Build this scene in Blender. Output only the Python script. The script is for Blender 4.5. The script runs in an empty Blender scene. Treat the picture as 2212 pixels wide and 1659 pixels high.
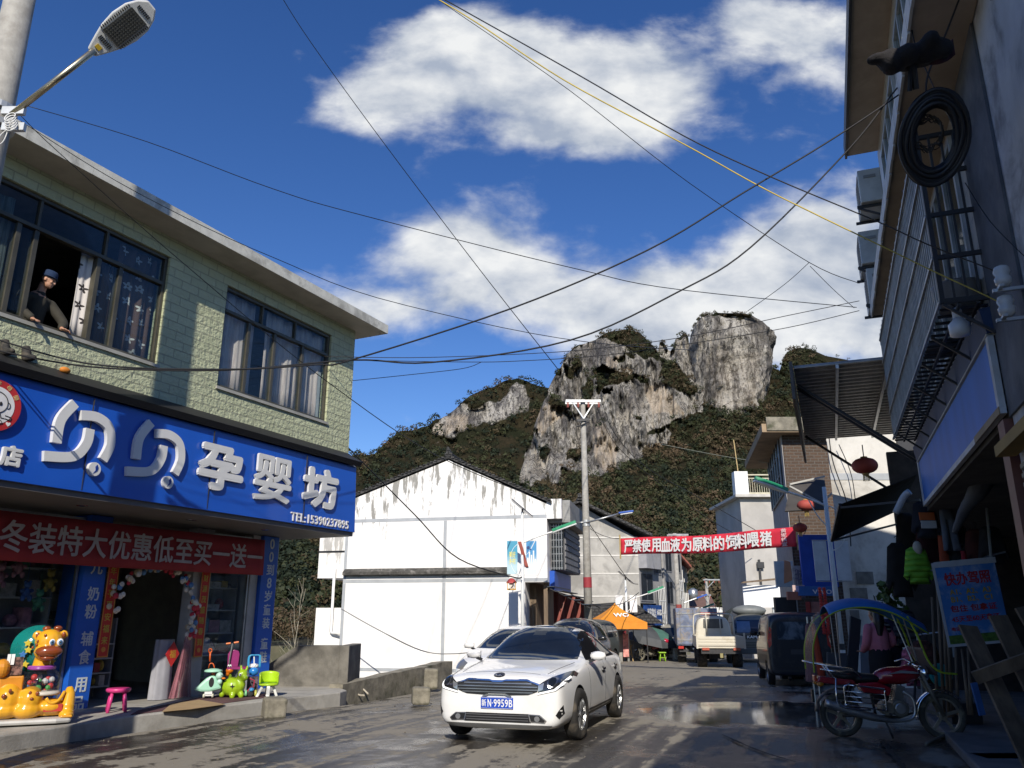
import bpy, bmesh, math, random
import numpy as np
from mathutils import Vector, Matrix, noise as mnoise
from mathutils.bvhtree import BVHTree
from mathutils.geometry import delaunay_2d_cdt
random.seed(7); rng = np.random.default_rng(7)
SC = bpy.context.scene; COL = SC.collection
PI = math.pi; rad = math.radians

# ---------------------------------------------------------------- camera
cd = bpy.data.cameras.new('camera'); cam = bpy.data.objects.new('camera', cd); COL.objects.link(cam)
FPX = 1719.0; PITCH = rad(16.2); EYE = 1.6
cd.sensor_width = 36; cd.lens = 36*FPX/2212; cd.clip_end = 6000; cd.clip_start = .05
cam.location = (0, 0, EYE); cam.rotation_euler = (PI/2+PITCH, 0, 0)
SC.camera = cam
# ---------------------------------------------------------------- sun, sky, exposure
SUN_EL = 33.5
sd = bpy.data.lights.new('sun', 'SUN'); sun = bpy.data.objects.new('sun', sd); COL.objects.link(sun)
sd.energy = 4.2; sd.angle = rad(.5); sd.color = (1, .93, .82)
sun.rotation_euler = (rad(90-SUN_EL), 0, rad(-1.0))
SC.view_settings.view_transform = 'Standard'; SC.view_settings.look = 'None'
SC.view_settings.exposure = 0.32; SC.view_settings.gamma = 1
SC.cycles.max_bounces = 6; SC.cycles.transparent_max_bounces = 12; SC.cycles.caustics_reflective = False; SC.cycles.caustics_refractive = False

class NT:
    """small helper for node trees"""
    def __init__(s, nt): s.nt = nt; s.n = nt.nodes; s.l = nt.links
    def node(s, t, **kw):
        n = s.n.new(t)
        for k, v in kw.items(): setattr(n, k, v)
        return n
    def put(s, sock, v):
        if v is None: return
        if hasattr(v, 'links'): s.l.new(v, sock)
        else:
            if isinstance(v, (tuple, list)) and len(v) == 3 and sock.type == 'RGBA': v = (*v, 1)
            sock.default_value = v
    def math(s, op, a, b=None, c=None, clamp=False):
        n = s.node('ShaderNodeMath', operation=op, use_clamp=clamp)
        s.put(n.inputs[0], a); s.put(n.inputs[1], b); s.put(n.inputs[2], c); return n.outputs[0]
    def vmath(s, op, a, b=None):
        n = s.node('ShaderNodeVectorMath', operation=op); s.put(n.inputs[0], a); s.put(n.inputs[1], b)
        return n.outputs['Value'] if op in ('LENGTH', 'DISTANCE', 'DOT_PRODUCT') else n.outputs[0]
    def mix(s, f, a, b, blend='MIX'):
        n = s.node('ShaderNodeMix', data_type='RGBA', blend_type=blend)
        s.put(n.inputs[0], f); s.put(n.inputs[6], a); s.put(n.inputs[7], b); return n.outputs[2]
    def noise(s, vec, scale, detail=4, rough=.55, dist=0):
        n = s.node('ShaderNodeTexNoise'); s.put(n.inputs['Vector'], vec)
        n.inputs['Scale'].default_value = scale; n.inputs['Detail'].default_value = detail
        n.inputs['Roughness'].default_value = rough; n.inputs['Distortion'].default_value = dist
        return n.outputs[0]
    def ramp(s, f, lo, hi):
        n = s.node('ShaderNodeMapRange', interpolation_type='SMOOTHSTEP'); s.put(n.inputs[0], f)
        n.inputs[1].default_value = lo; n.inputs[2].default_value = hi; return n.outputs[0]
    def scl(s, vec, k):
        n = s.node('ShaderNodeMapping'); s.put(n.inputs[0], vec); n.inputs['Scale'].default_value = k; return n.outputs[0]
    def comb(s, x, y, z):
        n = s.node('ShaderNodeCombineXYZ'); s.put(n.inputs[0], x); s.put(n.inputs[1], y); s.put(n.inputs[2], z); return n.outputs[0]
    def sep(s, v):
        n = s.node('ShaderNodeSeparateXYZ'); s.put(n.inputs[0], v); return n.outputs

# sky: Nishita air with procedural clouds laid out by direction
W = bpy.data.worlds.new('World'); SC.world = W; W.use_nodes = True
w = NT(W.node_tree); w.n.clear()
wo = w.node('ShaderNodeOutputWorld'); bg = w.node('ShaderNodeBackground'); w.l.new(bg.outputs[0], wo.inputs[0])
sky = w.node('ShaderNodeTexSky', sky_type='NISHITA'); sky.sun_disc = False
sky.sun_elevation = rad(SUN_EL); sky.sun_rotation = rad(180); sky.altitude = 900; sky.air_density = 1.0; sky.dust_density = .4; sky.ozone_density = 3.0
bg.inputs[1].default_value = .095
hs = w.node('ShaderNodeHueSaturation'); w.l.new(sky.outputs[0], hs.inputs['Color']); hs.inputs['Saturation'].default_value = 1.25; hs.inputs['Hue'].default_value = .513; hs.inputs['Value'].default_value = 1.12
tc = w.node('ShaderNodeTexCoord'); D = tc.outputs['Generated']
dx, dy, dz = w.sep(D)
fy = w.math('MAXIMUM', dy, .08)
ga = w.math('DIVIDE', dx, fy); gb = w.math('DIVIDE', dz, fy)
P = w.comb(ga, gb, 0)
def cl(u, v):
    x = (u-1106)/FPX; y = (829.5-v)/FPX; c, s = math.cos(PITCH), math.sin(PITCH)
    return x/(c-s*y), (s+c*y)/(c-s*y)
warp = w.node('ShaderNodeTexNoise'); w.put(warp.inputs['Vector'], P); warp.inputs['Scale'].default_value = 3.0; warp.inputs['Detail'].default_value = 3
wv = w.vmath('SCALE', w.vmath('SUBTRACT', warp.outputs['Color'], (.5, .5, .5))); wv.node.inputs[3].default_value = .16
Pw = w.vmath('ADD', P, wv)
total = None
CL = [(1180,200,.25,.095,1.15),(1000,120,.15,.08,1.0),(1390,150,.13,.095,.8),(830,228,.11,.05,.95),(1200,300,.15,.035,.6),(1730,55,.12,.08,1.0),(1600,10,.10,.06,.75),
      (990,490,.13,.065,.9),(1080,560,.20,.065,.75),(1380,650,.28,.06,.95),(1740,555,.10,.09,1.2),(1610,610,.14,.065,.9),(1850,600,.14,.11,1.05),(900,680,.17,.05,.6),(1500,700,.2,.06,.8),
      (780,700,.10,.05,.45),(1700,740,.3,.06,.9),(870,912,.035,.012,.4),(2300,300,.3,.2,.8),(-200,500,.2,.1,.4)]
for (u, v, rx, ry, amp) in CL:
    a, b = cl(u, v)
    d = w.vmath('SUBTRACT', Pw, (a, b, 0)); d = w.vmath('MULTIPLY', d, (1/rx, 1/ry, 0)); q = w.vmath('DOT_PRODUCT', d, d)
    g = w.math('MULTIPLY', w.math('EXPONENT', w.math('MULTIPLY', q, -1.0)), amp)
    total = g if total is None else w.math('MAXIMUM', total, w.math('ADD', w.math('MULTIPLY', total, .8), w.math('MULTIPLY', g, .8)))
Ps = w.scl(P, (1, 1.5, 1))
n1 = w.noise(Ps, 5.5, 9, .56, .15); n2 = w.noise(Ps, 17, 6, .6, .3)
dens = w.math('ADD', total, w.math('ADD', w.math('MULTIPLY', w.math('SUBTRACT', n1, .5), 1.45), w.math('MULTIPLY', w.math('SUBTRACT', n2, .5), .35)))
mask = w.ramp(dens, .27, .86)
mask = w.math('MULTIPLY', mask, .97)
# shading of the clouds: thick and low parts greyer, wisps white
Pl = w.vmath('ADD', Ps, (.03, .05, 0)); n3 = w.noise(Pl, 5.5, 7, .56, .15)
lit = w.math('ADD', .36, w.math('MULTIPLY', w.math('SUBTRACT', n1, n3), 2.6))
lit = w.math('ADD', lit, w.math('MULTIPLY', w.ramp(n1, .3, .7), .34), clamp=True)
ccol = w.mix(lit, (3.5, 4.0, 4.9), (7.6, 7.7, 7.7))
final = w.mix(mask, hs.outputs[0], ccol)
below = w.ramp(dz, -.02, .02)
final = w.mix(below, (.9, .85, .75), final)
w.put(bg.inputs[0], final)

# ---------------------------------------------------------------- pixels of the photograph to points of the place
CA, SA = math.cos(PITCH), math.sin(PITCH)
def ray(u, v):
    x = (u-1106)/FPX; y = (829.5-v)/FPX
    return Vector((x, CA-SA*y, SA+CA*y))
def PY(u, v, Y):
    d = ray(u, v); return Vector((0, 0, EYE)) + d*(Y/d.y)
def PZ(u, v, z=0):
    d = ray(u, v); return Vector((0, 0, EYE)) + d*((z-EYE)/d.z)
def zr(y):                       # the street drops gently away from the viewer
    t = max(0, y-13); t = min(t, 50)
    return -.022*t*min(1, t/4)
class Fr:
    def __init__(f, ox, oy, az, oz=0):
        a = rad(az); f.o = Vector((ox, oy, oz)); f.d = Vector((math.sin(a), math.cos(a), 0)); f.n = Vector((-math.cos(a), math.sin(a), 0)); f.rz = PI/2-a
    def w(f, x, y, z=0): return f.o + f.d*x + f.n*y + Vector((0, 0, z))
    def px(f, u, v, y):
        d = ray(u, v); p = f.o+f.n*y; c = Vector((0, 0, EYE))
        t = (p-c).dot(f.n)/d.dot(f.n); q = c+d*t-f.o
        return q.dot(f.d), q.z
LF = Fr(-6.65, 13.4, 25.6); RF = Fr(1.62, 0, 21.2)

# ---------------------------------------------------------------- objects
def empty(name, label=None, cat=None, group=None, loc=(0, 0, 0), rz=0, frame=None):
    o = bpy.data.objects.new(name, None); COL.objects.link(o); o.empty_display_size = .1
    if frame: o.location = frame.o; o.rotation_euler = (0, 0, frame.rz)
    else: o.location = loc; o.rotation_euler = (0, 0, rz)
    return tag(o, label, cat, group)
def tag(o, label=None, cat=None, group=None, kind=None):
    if label: o['label'] = label
    if cat: o['category'] = cat
    if group: o['group'] = group
    if kind: o['kind'] = kind
    return o
def copy_tree(o, parent=None):
    c = o.copy(); COL.objects.link(c)
    if parent: c.parent = parent
    for ch in o.children: copy_tree(ch, c)
    return c

class MB:
    """collects geometry for ONE mesh"""
    def __init__(s): s.v = []; s.f = []; s.m = []; s.cur = 0
    def add(s, vs, fs):
        b = len(s.v); s.v += [tuple(p) for p in vs]; s.f += [tuple(b+i for i in f) for f in fs]; s.m += [s.cur]*len(fs); return s
    def mat(s, i): s.cur = i; return s
    def box(s, x0, x1, y0, y1, z0, z1):
        return s.add([(x0,y0,z0),(x1,y0,z0),(x1,y1,z0),(x0,y1,z0),(x0,y0,z1),(x1,y0,z1),(x1,y1,z1),(x0,y1,z1)],
                     [(0,3,2,1),(4,5,6,7),(0,1,5,4),(1,2,6,5),(2,3,7,6),(3,0,4,7)])
    def cbox(s, c, size, M=None):
        hx, hy, hz = size[0]/2, size[1]/2, size[2]/2; c = Vector(c); M = M or Matrix.Identity(3)
        vs = [c+M@Vector((x*hx, y*hy, z*hz)) for z in (-1, 1) for (x, y) in ((-1,-1),(1,-1),(1,1),(-1,1))]
        return s.add(vs, [(0,3,2,1),(4,5,6,7),(0,1,5,4),(1,2,6,5),(2,3,7,6),(3,0,4,7)])
    def bar(s, p, q, w=.03, h=None, up=(0, 0, 1)):
        p, q = Vector(p), Vector(q); h = h or w; d = (q-p); L = d.length
        if L < 1e-6: return s
        d /= L; u = Vector(up)
        if abs(d.dot(u)) > .98: u = Vector((0, 1, 0))
        a = d.cross(u).normalized(); b = a.cross(d)
        vs = [e+a*(i*w/2)+b*(j*h/2) for e in (p, q) for (i, j) in ((-1,-1),(1,-1),(1,1),(-1,1))]
        return s.add(vs, [(0,1,2,3),(7,6,5,4),(0,4,5,1),(1,5,6,2),(2,6,7,3),(3,7,4,0)])
    def tube(s, pts, r, n=8, cap=True):
        pts = [Vector(p) for p in pts]; k = len(pts); rs = r if isinstance(r, (list, tuple)) else [r]*k
        rows = []; prev = None
        for i, p in enumerate(pts):
            d = (pts[min(i+1, k-1)]-pts[max(i-1, 0)]).normalized()
            if prev is None:
                a = d.cross(Vector((0, 0, 1)) if abs(d.z) < .9 else Vector((1, 0, 0))).normalized()
            else: a = (prev-d*prev.dot(d)).normalized()
            prev = a; b = d.cross(a)
            rows.append([p+(a*math.cos(t)+b*math.sin(t))*rs[i] for t in [2*PI*j/n for j in range(n)]])
        vs = [q for rw in rows for q in rw]
        fs = [(i*n+j, i*n+(j+1)%n, (i+1)*n+(j+1)%n, (i+1)*n+j) for i in range(k-1) for j in range(n)]
        if cap: fs += [tuple(range(n-1, -1, -1)), tuple((k-1)*n+j for j in range(n))]
        return s.add(vs, fs)
    def lathe(s, prof, n=20, c=(0, 0, 0), axis='z', M=None, cap=True):
        vs = []; k = len(prof); c = Vector(c)
        for (r, h) in prof:
            for j in range(n):
                t = 2*PI*j/n; x, y = r*math.cos(t), r*math.sin(t)
                p = Vector((x, y, h)) if axis == 'z' else (Vector((h, x, y)) if axis == 'x' else Vector((y, h, x)))
                if M: p = M@p
                vs.append(c+p)
        fs = [(i*n+j, i*n+(j+1)%n, (i+1)*n+(j+1)%n, (i+1)*n+j) for i in range(k-1) for j in range(n)]
        if cap and prof[0][0] > 1e-5: fs.append(tuple(range(n-1, -1, -1)))
        if cap and prof[-1][0] > 1e-5: fs.append(tuple((k-1)*n+j for j in range(n)))
        return s.add(vs, fs)
    def ball(s, c, r, nu=14, nv=9, M=None):
        r = r if isinstance(r, (tuple, list)) else (r, r, r); c = Vector(c); vs = []
        for i in range(nv+1):
            ph = PI*i/nv
            for j in range(nu):
                t = 2*PI*j/nu; p = Vector((r[0]*math.sin(ph)*math.cos(t), r[1]*math.sin(ph)*math.sin(t), -r[2]*math.cos(ph)))
                if M: p = M@p
                vs.append(c+p)
        fs = [(i*nu+j, i*nu+(j+1)%nu, (i+1)*nu+(j+1)%nu, (i+1)*nu+j) for i in range(nv) for j in range(nu)]
        return s.add(vs, fs)
    def prism(s, poly, f0, f1):
        """poly 2D; f0,f1 map (a,b) to the two end faces"""
        n = len(poly); vs = [f0(a, b) for a, b in poly]+[f1(a, b) for a, b in poly]
        fs = [tuple(range(n-1, -1, -1)), tuple(range(n, 2*n))]+[(i, (i+1)%n, n+(i+1)%n, n+i) for i in range(n)]
        return s.add(vs, fs)
    def pxz(s, poly, y0, y1): return s.prism(poly, lambda a, b: (a, y0, b), lambda a, b: (a, y1, b))
    def pyz(s, poly, x0, x1): return s.prism(poly, lambda a, b: (x0, a, b), lambda a, b: (x1, a, b))
    def pxy(s, poly, z0, z1): return s.prism(poly, lambda a, b: (a, b, z0), lambda a, b: (a, b, z1))
    def grid(s, nu, nv, fn):
        vs = [fn(i/(nu-1), j/(nv-1)) for j in range(nv) for i in range(nu)]
        return s.add(vs, [(j*nu+i, j*nu+i+1, (j+1)*nu+i+1, (j+1)*nu+i) for j in range(nv-1) for i in range(nu-1)])
    def quad(s, a, b, c, d): return s.add([a, b, c, d], [(0, 1, 2, 3)])
    def mesh(s, name, mats, smooth=False, fix=True):
        me = bpy.data.meshes.new(name); me.from_pydata(s.v, [], s.f)
        for m in (mats if isinstance(mats, (list, tuple)) else [mats]): me.materials.append(m)
        if any(s.m): me.polygons.foreach_set('material_index', s.m)
        if fix:
            b = bmesh.new(); b.from_mesh(me); bmesh.ops.recalc_face_normals(b, faces=b.faces); b.to_mesh(me); b.free()
        if smooth: me.shade_smooth() if hasattr(me, 'shade_smooth') else None
        me.update(); return me
    def build(s, name, mats, parent=None, smooth=False, bevel=0, auto=False, label=None, solid=0, fix=True):
        me = s.mesh(name, mats, smooth, fix); return link(name, me, parent, bevel, label, solid)
def link(name, me, parent=None, bevel=0, label=None, solid=0):
    o = bpy.data.objects.new(name, me); COL.objects.link(o)
    if parent: o.parent = parent
    if solid: m = o.modifiers.new('solid', 'SOLIDIFY'); m.thickness = solid; m.offset = 0
    if bevel:
        m = o.modifiers.new('bevel', 'BEVEL'); m.width = bevel; m.segments = 2; m.limit_method = 'ANGLE'; m.angle_limit = rad(40)
    if label: o['label'] = label
    return o
def smooth_by_angle(me, deg=35):
    me.shade_smooth(); b = bmesh.new(); b.from_mesh(me)
    for e in b.edges: e.smooth = not (len(e.link_faces) == 2 and e.calc_face_angle(0) > rad(deg))
    b.to_mesh(me); b.free()
def evaluated(ob):
    dg = bpy.context.evaluated_depsgraph_get(); dg.update(); return bpy.data.meshes.new_from_object(ob.evaluated_get(dg))
def blob(mb, voxel, mats, name, parent=None, sm=4, label=None):
    """union of overlapping pieces grown into one continuous skin"""
    me = mb.mesh(name, mats); o = bpy.data.objects.new('tmp', me); COL.objects.link(o)
    m = o.modifiers.new('r', 'REMESH'); m.mode = 'VOXEL'; m.voxel_size = voxel
    m = o.modifiers.new('s', 'SMOOTH'); m.factor = .5; m.iterations = sm
    r = evaluated(o); bpy.data.objects.remove(o); r.name = name; r.shade_smooth()
    r.materials.clear()
    for mm in (mats if isinstance(mats, (list, tuple)) else [mats]): r.materials.append(mm)
    return link(name, r, parent, label=label)
def text(name, s, mat, parent, M, size=(None, None), depth=.01, bold=0., spacing=1., label=None, tilt=0, align='CENTER'):
    """flat lettering centred on local origin, x right, y up, extruded along z, then M"""
    cu = bpy.data.curves.new(name, 'FONT'); cu.body = s; cu.size = 1; cu.extrude = 0; cu.offset = 0; cu.space_character = spacing; cu.space_line = spacing; cu.shear = tilt; cu.align_x = align
    cu.resolution_u = 3
    o = bpy.data.objects.new('tmp', cu); COL.objects.link(o); me = evaluated(o); bpy.data.objects.remove(o)
    n = len(me.vertices); co = np.empty(n*3); me.vertices.foreach_get('co', co); co = co.reshape(-1, 3)
    lo, hi = co.min(0), co.max(0); d = hi-lo
    sx = size[0]/d[0] if size[0] else None; sy = size[1]/d[1] if size[1] else None
    if sx is None: sx = sy or 1
    if sy is None: sy = sx
    co = (co-(lo+hi)/2)*[sx, sy, 1]; co[:, 2] = depth
    fl = [tuple(p.vertices) for p in me.polygons]; bpy.data.meshes.remove(me)
    # give the glyph thickness: front, and walls down to the board
    from collections import Counter
    ec = Counter(); 
    for f in fl:
        for i in range(len(f)): ec[(f[i], f[(i+1) % len(f)])] += 1
    vs = [tuple(p) for p in co]+[(p[0], p[1], 0) for p in co]; fs = list(fl)
    for (a, b) in ec:
        if (b, a) not in ec: fs.append((a, a+n, b+n, b))
    if bold > .004:      # weight: the same glyph again, a hair to each side
        k = len(vs); V0, F0 = list(vs), list(fs); w0 = bold*max(abs(sx), abs(sy))
        for i, (a, b) in enumerate(((w0, 0), (-w0, 0), (0, w0), (0, -w0), (w0*.7, w0*.7), (-w0*.7, w0*.7), (w0*.7, -w0*.7), (-w0*.7, -w0*.7))):
            vs += [(x+a, y+b, z-(.0004+.00025*i if z > 0 else 0)) for x, y, z in V0]; fs += [tuple(q+k*(i+1) for q in f) for f in F0]
    me = bpy.data.meshes.new(name); me.from_pydata(vs, [], fs); me.materials.append(mat); me.transform(M); me.update()
    return link(name, me, parent, label=label)
def MX(x, y, z, rx=90, rz=0, ry=0):
    return Matrix.Translation((x, y, z))@Matrix.Rotation(rad(rz), 4, 'Z')@Matrix.Rotation(rad(ry), 4, 'Y')@Matrix.Rotation(rad(rx), 4, 'X')
def wire(name, pts, r, mat, label, cat='wire', group=None, sag=0, n=14, kind=None):
    pts = [Vector(p) for p in pts]
    if len(pts) == 2:
        a, b = pts; pts = [a.lerp(b, i/n)-Vector((0, 0, sag*4*(i/n)*(1-i/n))) for i in range(n+1)]
    elif len(pts) < 12: pts = spline(pts, 6)
    mb = MB(); mb.tube(pts, r, 5)
    return tag(mb.build(name, mat, smooth=True), label, cat, group)
def spline(p, k=6):
    p = [Vector(q) for q in p]; out = []
    for i in range(len(p)-1):
        a = p[max(i-1, 0)]; b = p[i]; c = p[i+1]; d = p[min(i+2, len(p)-1)]
        for j in range(k):
            t = j/k; out.append(.5*((2*b)+(c-a)*t+(2*a-5*b+4*c-d)*t*t+(3*b-a-3*c+d)*t**3))
    out.append(p[-1]); return out

# ---------------------------------------------------------------- materials
def mat(name, col, rough=.6, metal=0, var=.12, vscale=3, bump=0, bscale=20, dirt_sheen=None, dscale=1.2, damt=.5, coat=0, spec=.5, stretch=(1, 1, 1), alpha=1, trans=0, coords='Object', emit=0):
    m = bpy.data.materials.new(name); m.use_nodes = True; t = NT(m.node_tree); b = t.n['Principled BSDF']
    co = t.node('ShaderNodeTexCoord').outputs[coords]; co = t.scl(co, stretch)
    n = t.noise(co, vscale, 5, .6)
    lo = tuple(c*(1-var) for c in col); hi = tuple(min(1, c*(1+var)) for c in col)
    c = t.mix(t.ramp(n, .3, .7), lo, hi)
    if dirt_sheen: c = t.mix(t.math('MULTIPLY', t.ramp(t.noise(co, dscale, 7, .65, .4), .48, .68), damt), c, dirt_sheen)
    t.put(b.inputs['Base Color'], c); b.inputs['Roughness'].default_value = rough; b.inputs['Metallic'].default_value = metal
    b.inputs['Specular IOR Level'].default_value = spec
    if coat: b.inputs['Coat Weight'].default_value = coat; b.inputs['Coat Roughness'].default_value = .06
    if bump:
        bn = t.node('ShaderNodeBump'); bn.inputs['Strength'].default_value = bump; bn.inputs['Distance'].default_value = .02
        t.put(bn.inputs['Height'], t.noise(co, bscale, 4, .6)); t.put(b.inputs['Normal'], bn.outputs[0])
    if alpha < 1: b.inputs['Alpha'].default_value = alpha
    if trans: b.inputs['Transmission Weight'].default_value = trans
    if emit: t.put(b.inputs['Emission Color'], c); b.inputs['Emission Strength'].default_value = emit
    return m
def glass_mat(name, tint=(.90, .94, .94), refl=.10, see=.96):
    m = bpy.data.materials.new(name); m.use_nodes = True; t = NT(m.node_tree); t.n.clear()
    o = t.node('ShaderNodeOutputMaterial'); tr = t.node('ShaderNodeBsdfTransparent'); gl = t.node('ShaderNodeBsdfGlossy'); df = t.node('ShaderNodeBsdfDiffuse')
    tr.inputs[0].default_value = (*[c*see for c in tint], 1); gl.inputs['Roughness'].default_value = .03; gl.inputs[0].default_value = (.9, .95, 1, 1); df.inputs[0].default_value = (.04, .05, .05, 1)
    fr = t.node('ShaderNodeLayerWeight'); fr.inputs[0].default_value = .35
    k = t.math('ADD', t.math('MULTIPLY', fr.outputs['Fresnel'], .07), refl*.14, clamp=True)
    mx = t.node('ShaderNodeMixShader'); t.put(mx.inputs[0], k); t.l.new(tr.outputs[0], mx.inputs[1]); t.l.new(gl.outputs[0], mx.inputs[2])
    m2 = t.node('ShaderNodeMixShader'); n = t.noise(t.node('ShaderNodeTexCoord').outputs['Object'], 4, 5); t.put(m2.inputs[0], t.math('MULTIPLY', n, .12))
    t.l.new(mx.outputs[0], m2.inputs[1]); t.l.new(df.outputs[0], m2.inputs[2]); t.l.new(m2.outputs[0], o.inputs[0])
    return m
def brick_mat(name, c1, c2, mortar, bw, bh, rough=.75, bump=.6, msize=.02, rnd=.5):
    m = bpy.data.materials.new(name); m.use_nodes = True; t = NT(m.node_tree); b = t.n['Principled BSDF']
    x, y, z = t.sep(t.node('ShaderNodeTexCoord').outputs['Object'])
    v = t.comb(t.math('ADD', x, y), z, 0)
    br = t.node('ShaderNodeTexBrick'); t.put(br.inputs['Vector'], v); br.inputs['Scale'].default_value = 1
    br.inputs['Brick Width'].default_value = bw; br.inputs['Row Height'].default_value = bh; br.inputs['Mortar Size'].default_value = msize*bh; br.inputs['Mortar Smooth'].default_value = .3
    t.put(br.inputs['Color1'], c1); t.put(br.inputs['Color2'], c2); t.put(br.inputs['Mortar'], mortar); br.inputs['Bias'].default_value = 0
    n = t.noise(v, 2.2, 6, .6)
    c = t.mix(t.math('MULTIPLY', t.ramp(n, .35, .75), .35), br.outputs['Color'], tuple(k*.7 for k in c1))
    t.put(b.inputs['Base Color'], c); b.inputs['Roughness'].default_value = rough
    bn = t.node('ShaderNodeBump'); bn.inputs['Strength'].default_value = bump; bn.inputs['Distance'].default_value = .03
    h = t.math('ADD', t.math('MULTIPLY', br.outputs['Fac'], -.8), t.math('MULTIPLY', t.noise(v, 14, 3, .6), rnd*1.6)); t.put(bn.inputs['Height'], h); t.put(b.inputs['Normal'], bn.outputs[0])
    return m
WHITEP = mat('white_paint', (.78, .78, .76), .5, var=.05)
DARK = mat('dark_metal', (.03, .03, .032), .5, var=.3)
BLACK = mat('black_plastic', (.012, .012, .013), .45, var=.2)
RUBBER = mat('rubber', (.02, .019, .018), .85, var=.3, dirt_sheen=(.12, .1, .075), damt=.6, dscale=6)
CHROME = mat('chrome', (.75, .76, .78), .12, 1, var=.04)
STEEL = mat('steel', (.42, .43, .43), .38, .8, var=.15, dirt_sheen=(.2, .14, .09), damt=.5)
GALV = mat('galvanised', (.5, .51, .5), .45, .6, var=.15)
CONC = mat('concrete', (.30, .285, .25), .85, var=.22, vscale=5, bump=.25, bscale=40, dirt_sheen=(.13, .12, .10), damt=.7)
CONCP = mat('pole_concrete', (.33, .315, .28), .8, var=.15, vscale=8, bump=.15, bscale=60, dirt_sheen=(.22, .2, .17), damt=.6, dscale=3)
GLASS = glass_mat('window_glass')
CARGLASS = mat('car_glass', (.010, .013, .018), .04, var=.2, spec=.7)
RED = mat('red_cloth', (.42, .02, .03), .8, var=.12, bump=.1, bscale=9)
BLUE = mat('blue_board', (.012, .085, .44), .45, var=.07, vscale=1.5)
WOOD = mat('old_wood', (.16, .115, .075), .8, var=.35, vscale=6, stretch=(1, 1, .15), bump=.3, bscale=30)
YELLOWP = mat('yellow_plastic', (.72, .36, .02), .25, var=.06, coat=.4)
CLOTHB = mat('dark_cloth', (.018, .019, .028), .9, var=.3)
SKIN = mat('skin', (.44, .235, .15), .55, var=.1, vscale=12)
# ================================================================ ground, street, hills
def interp(pts, y):
    for (y0, x0), (y1, x1) in zip(pts, pts[1:]):
        if y <= y1: return x0+(x1-x0)*max(0, (y-y0)/(y1-y0))
    return pts[-1][1]
XL = [(-14, -9.5), (5, -8.4), (10.5, -6.25), (16.1, -3.28), (22.4, -1.55), (27.5, -.1), (30.5, .9), (41, 2.6), (52, 4.4), (70, 7)]
XR = [(-14, 6), (0, 8), (20, 12.5), (40, 16), (70, 20)]
# street surface: wet mud over broken concrete
m = bpy.data.materials.new('wet_muddy_street'); m.use_nodes = True; t = NT(m.node_tree); b = t.n['Principled BSDF']
co = t.node('ShaderNodeTexCoord').outputs['Object']
rot = t.node('ShaderNodeMapping'); t.put(rot.inputs[0], co); rot.inputs['Rotation'].default_value = (0, 0, rad(20)); al = rot.outputs[0]
lx, ly, lz = t.sep(al)
track = t.noise(t.scl(al, (1.5, .10, 1)), 1.6, 6, .62, .5)         # long streaks of the tyres
patch = t.noise(co, .55, 8, .68, .6); fine = t.noise(co, 6, 6, .7); grit = t.noise(co, 55, 3, .6)
c1 = (.235, .212, .17); c2 = (.03, .026, .022); c3 = (.075, .066, .053)
wx, wy, wz = t.sep(co)
# left strip is drier; driving lane darker
lane = t.math('SUBTRACT', wx, t.math('MULTIPLY', t.math('SUBTRACT', wy, 13), .36))   # 0 on a line beside the car
dry = t.math('SUBTRACT', 1, t.ramp(lane, -4.6, -.6))
far = t.ramp(wy, 21, 27)
dryk = t.math('ADD', t.math('MULTIPLY', dry, .065), t.math('MULTIPLY', far, .16))
k = t.math('ADD', t.math('ADD', t.math('MULTIPLY', patch, .8), t.math('MULTIPLY', track, .6)), t.math('SUBTRACT', t.math('MULTIPLY', fine, .4), dryk))
wetm = t.ramp(k, .825, .895)
c = t.mix(wetm, c1, c3); c = t.mix(t.math('MULTIPLY', t.ramp(track, .42, .58), t.math('MULTIPLY', wetm, .9)), c, c2)
c = t.mix(t.math('MULTIPLY', t.ramp(grit, .55, .8), .35), c, (.30, .27, .22))
t.put(b.inputs['Base Color'], c)
pud = t.node('ShaderNodeVectorMath', operation='SUBTRACT'); t.put(pud.inputs[0], co); pud.inputs[1].default_value = (4.9, 15.0, 0)
q = t.vmath('MULTIPLY', pud.outputs[0], (.32, .37, 0)); pd = t.vmath('LENGTH', q)
pdm = t.math('SUBTRACT', 1, t.ramp(t.math('ADD', pd, t.math('MULTIPLY', t.math('SUBTRACT', patch, .5), 1.2)), .75, .98))
r0 = t.math('ADD', .78, t.math('MULTIPLY', wetm, -.36)); r0 = t.math('ADD', r0, t.math('MULTIPLY', t.math('MULTIPLY', t.ramp(patch, .5, .62), wetm), -.22))
rr = t.node('ShaderNodeMix'); t.put(rr.inputs[0], pdm); t.put(rr.inputs[2], r0); rr.inputs[3].default_value = .09; t.put(b.inputs['Roughness'], rr.outputs[0])
b.inputs['Specular IOR Level'].default_value = .45
bn = t.node('ShaderNodeBump'); bn.inputs['Distance'].default_value = .02
t.put(bn.inputs['Strength'], t.math('SUBTRACT', .6, t.math('MULTIPLY', pdm, .56)))
t.put(bn.inputs['Height'], t.math('ADD', t.math('ADD', t.math('MULTIPLY', track, .8), t.math('MULTIPLY', fine, .5)), t.math('MULTIPLY', grit, .25)))
t.put(b.inputs['Normal'], bn.outputs[0]); STREET = m
mb = MB()
def rp(i, j):
    y = -13+82*j; x = interp(XL, y)*(1-i)+interp(XR, y)*i
    return (x, y, zr(y)+.012*mnoise.noise(Vector((x*.5, y*.35, 0))))
mb.grid(40, 160, rp); tag(mb.build('road', STREET, smooth=True), kind='structure')
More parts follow.
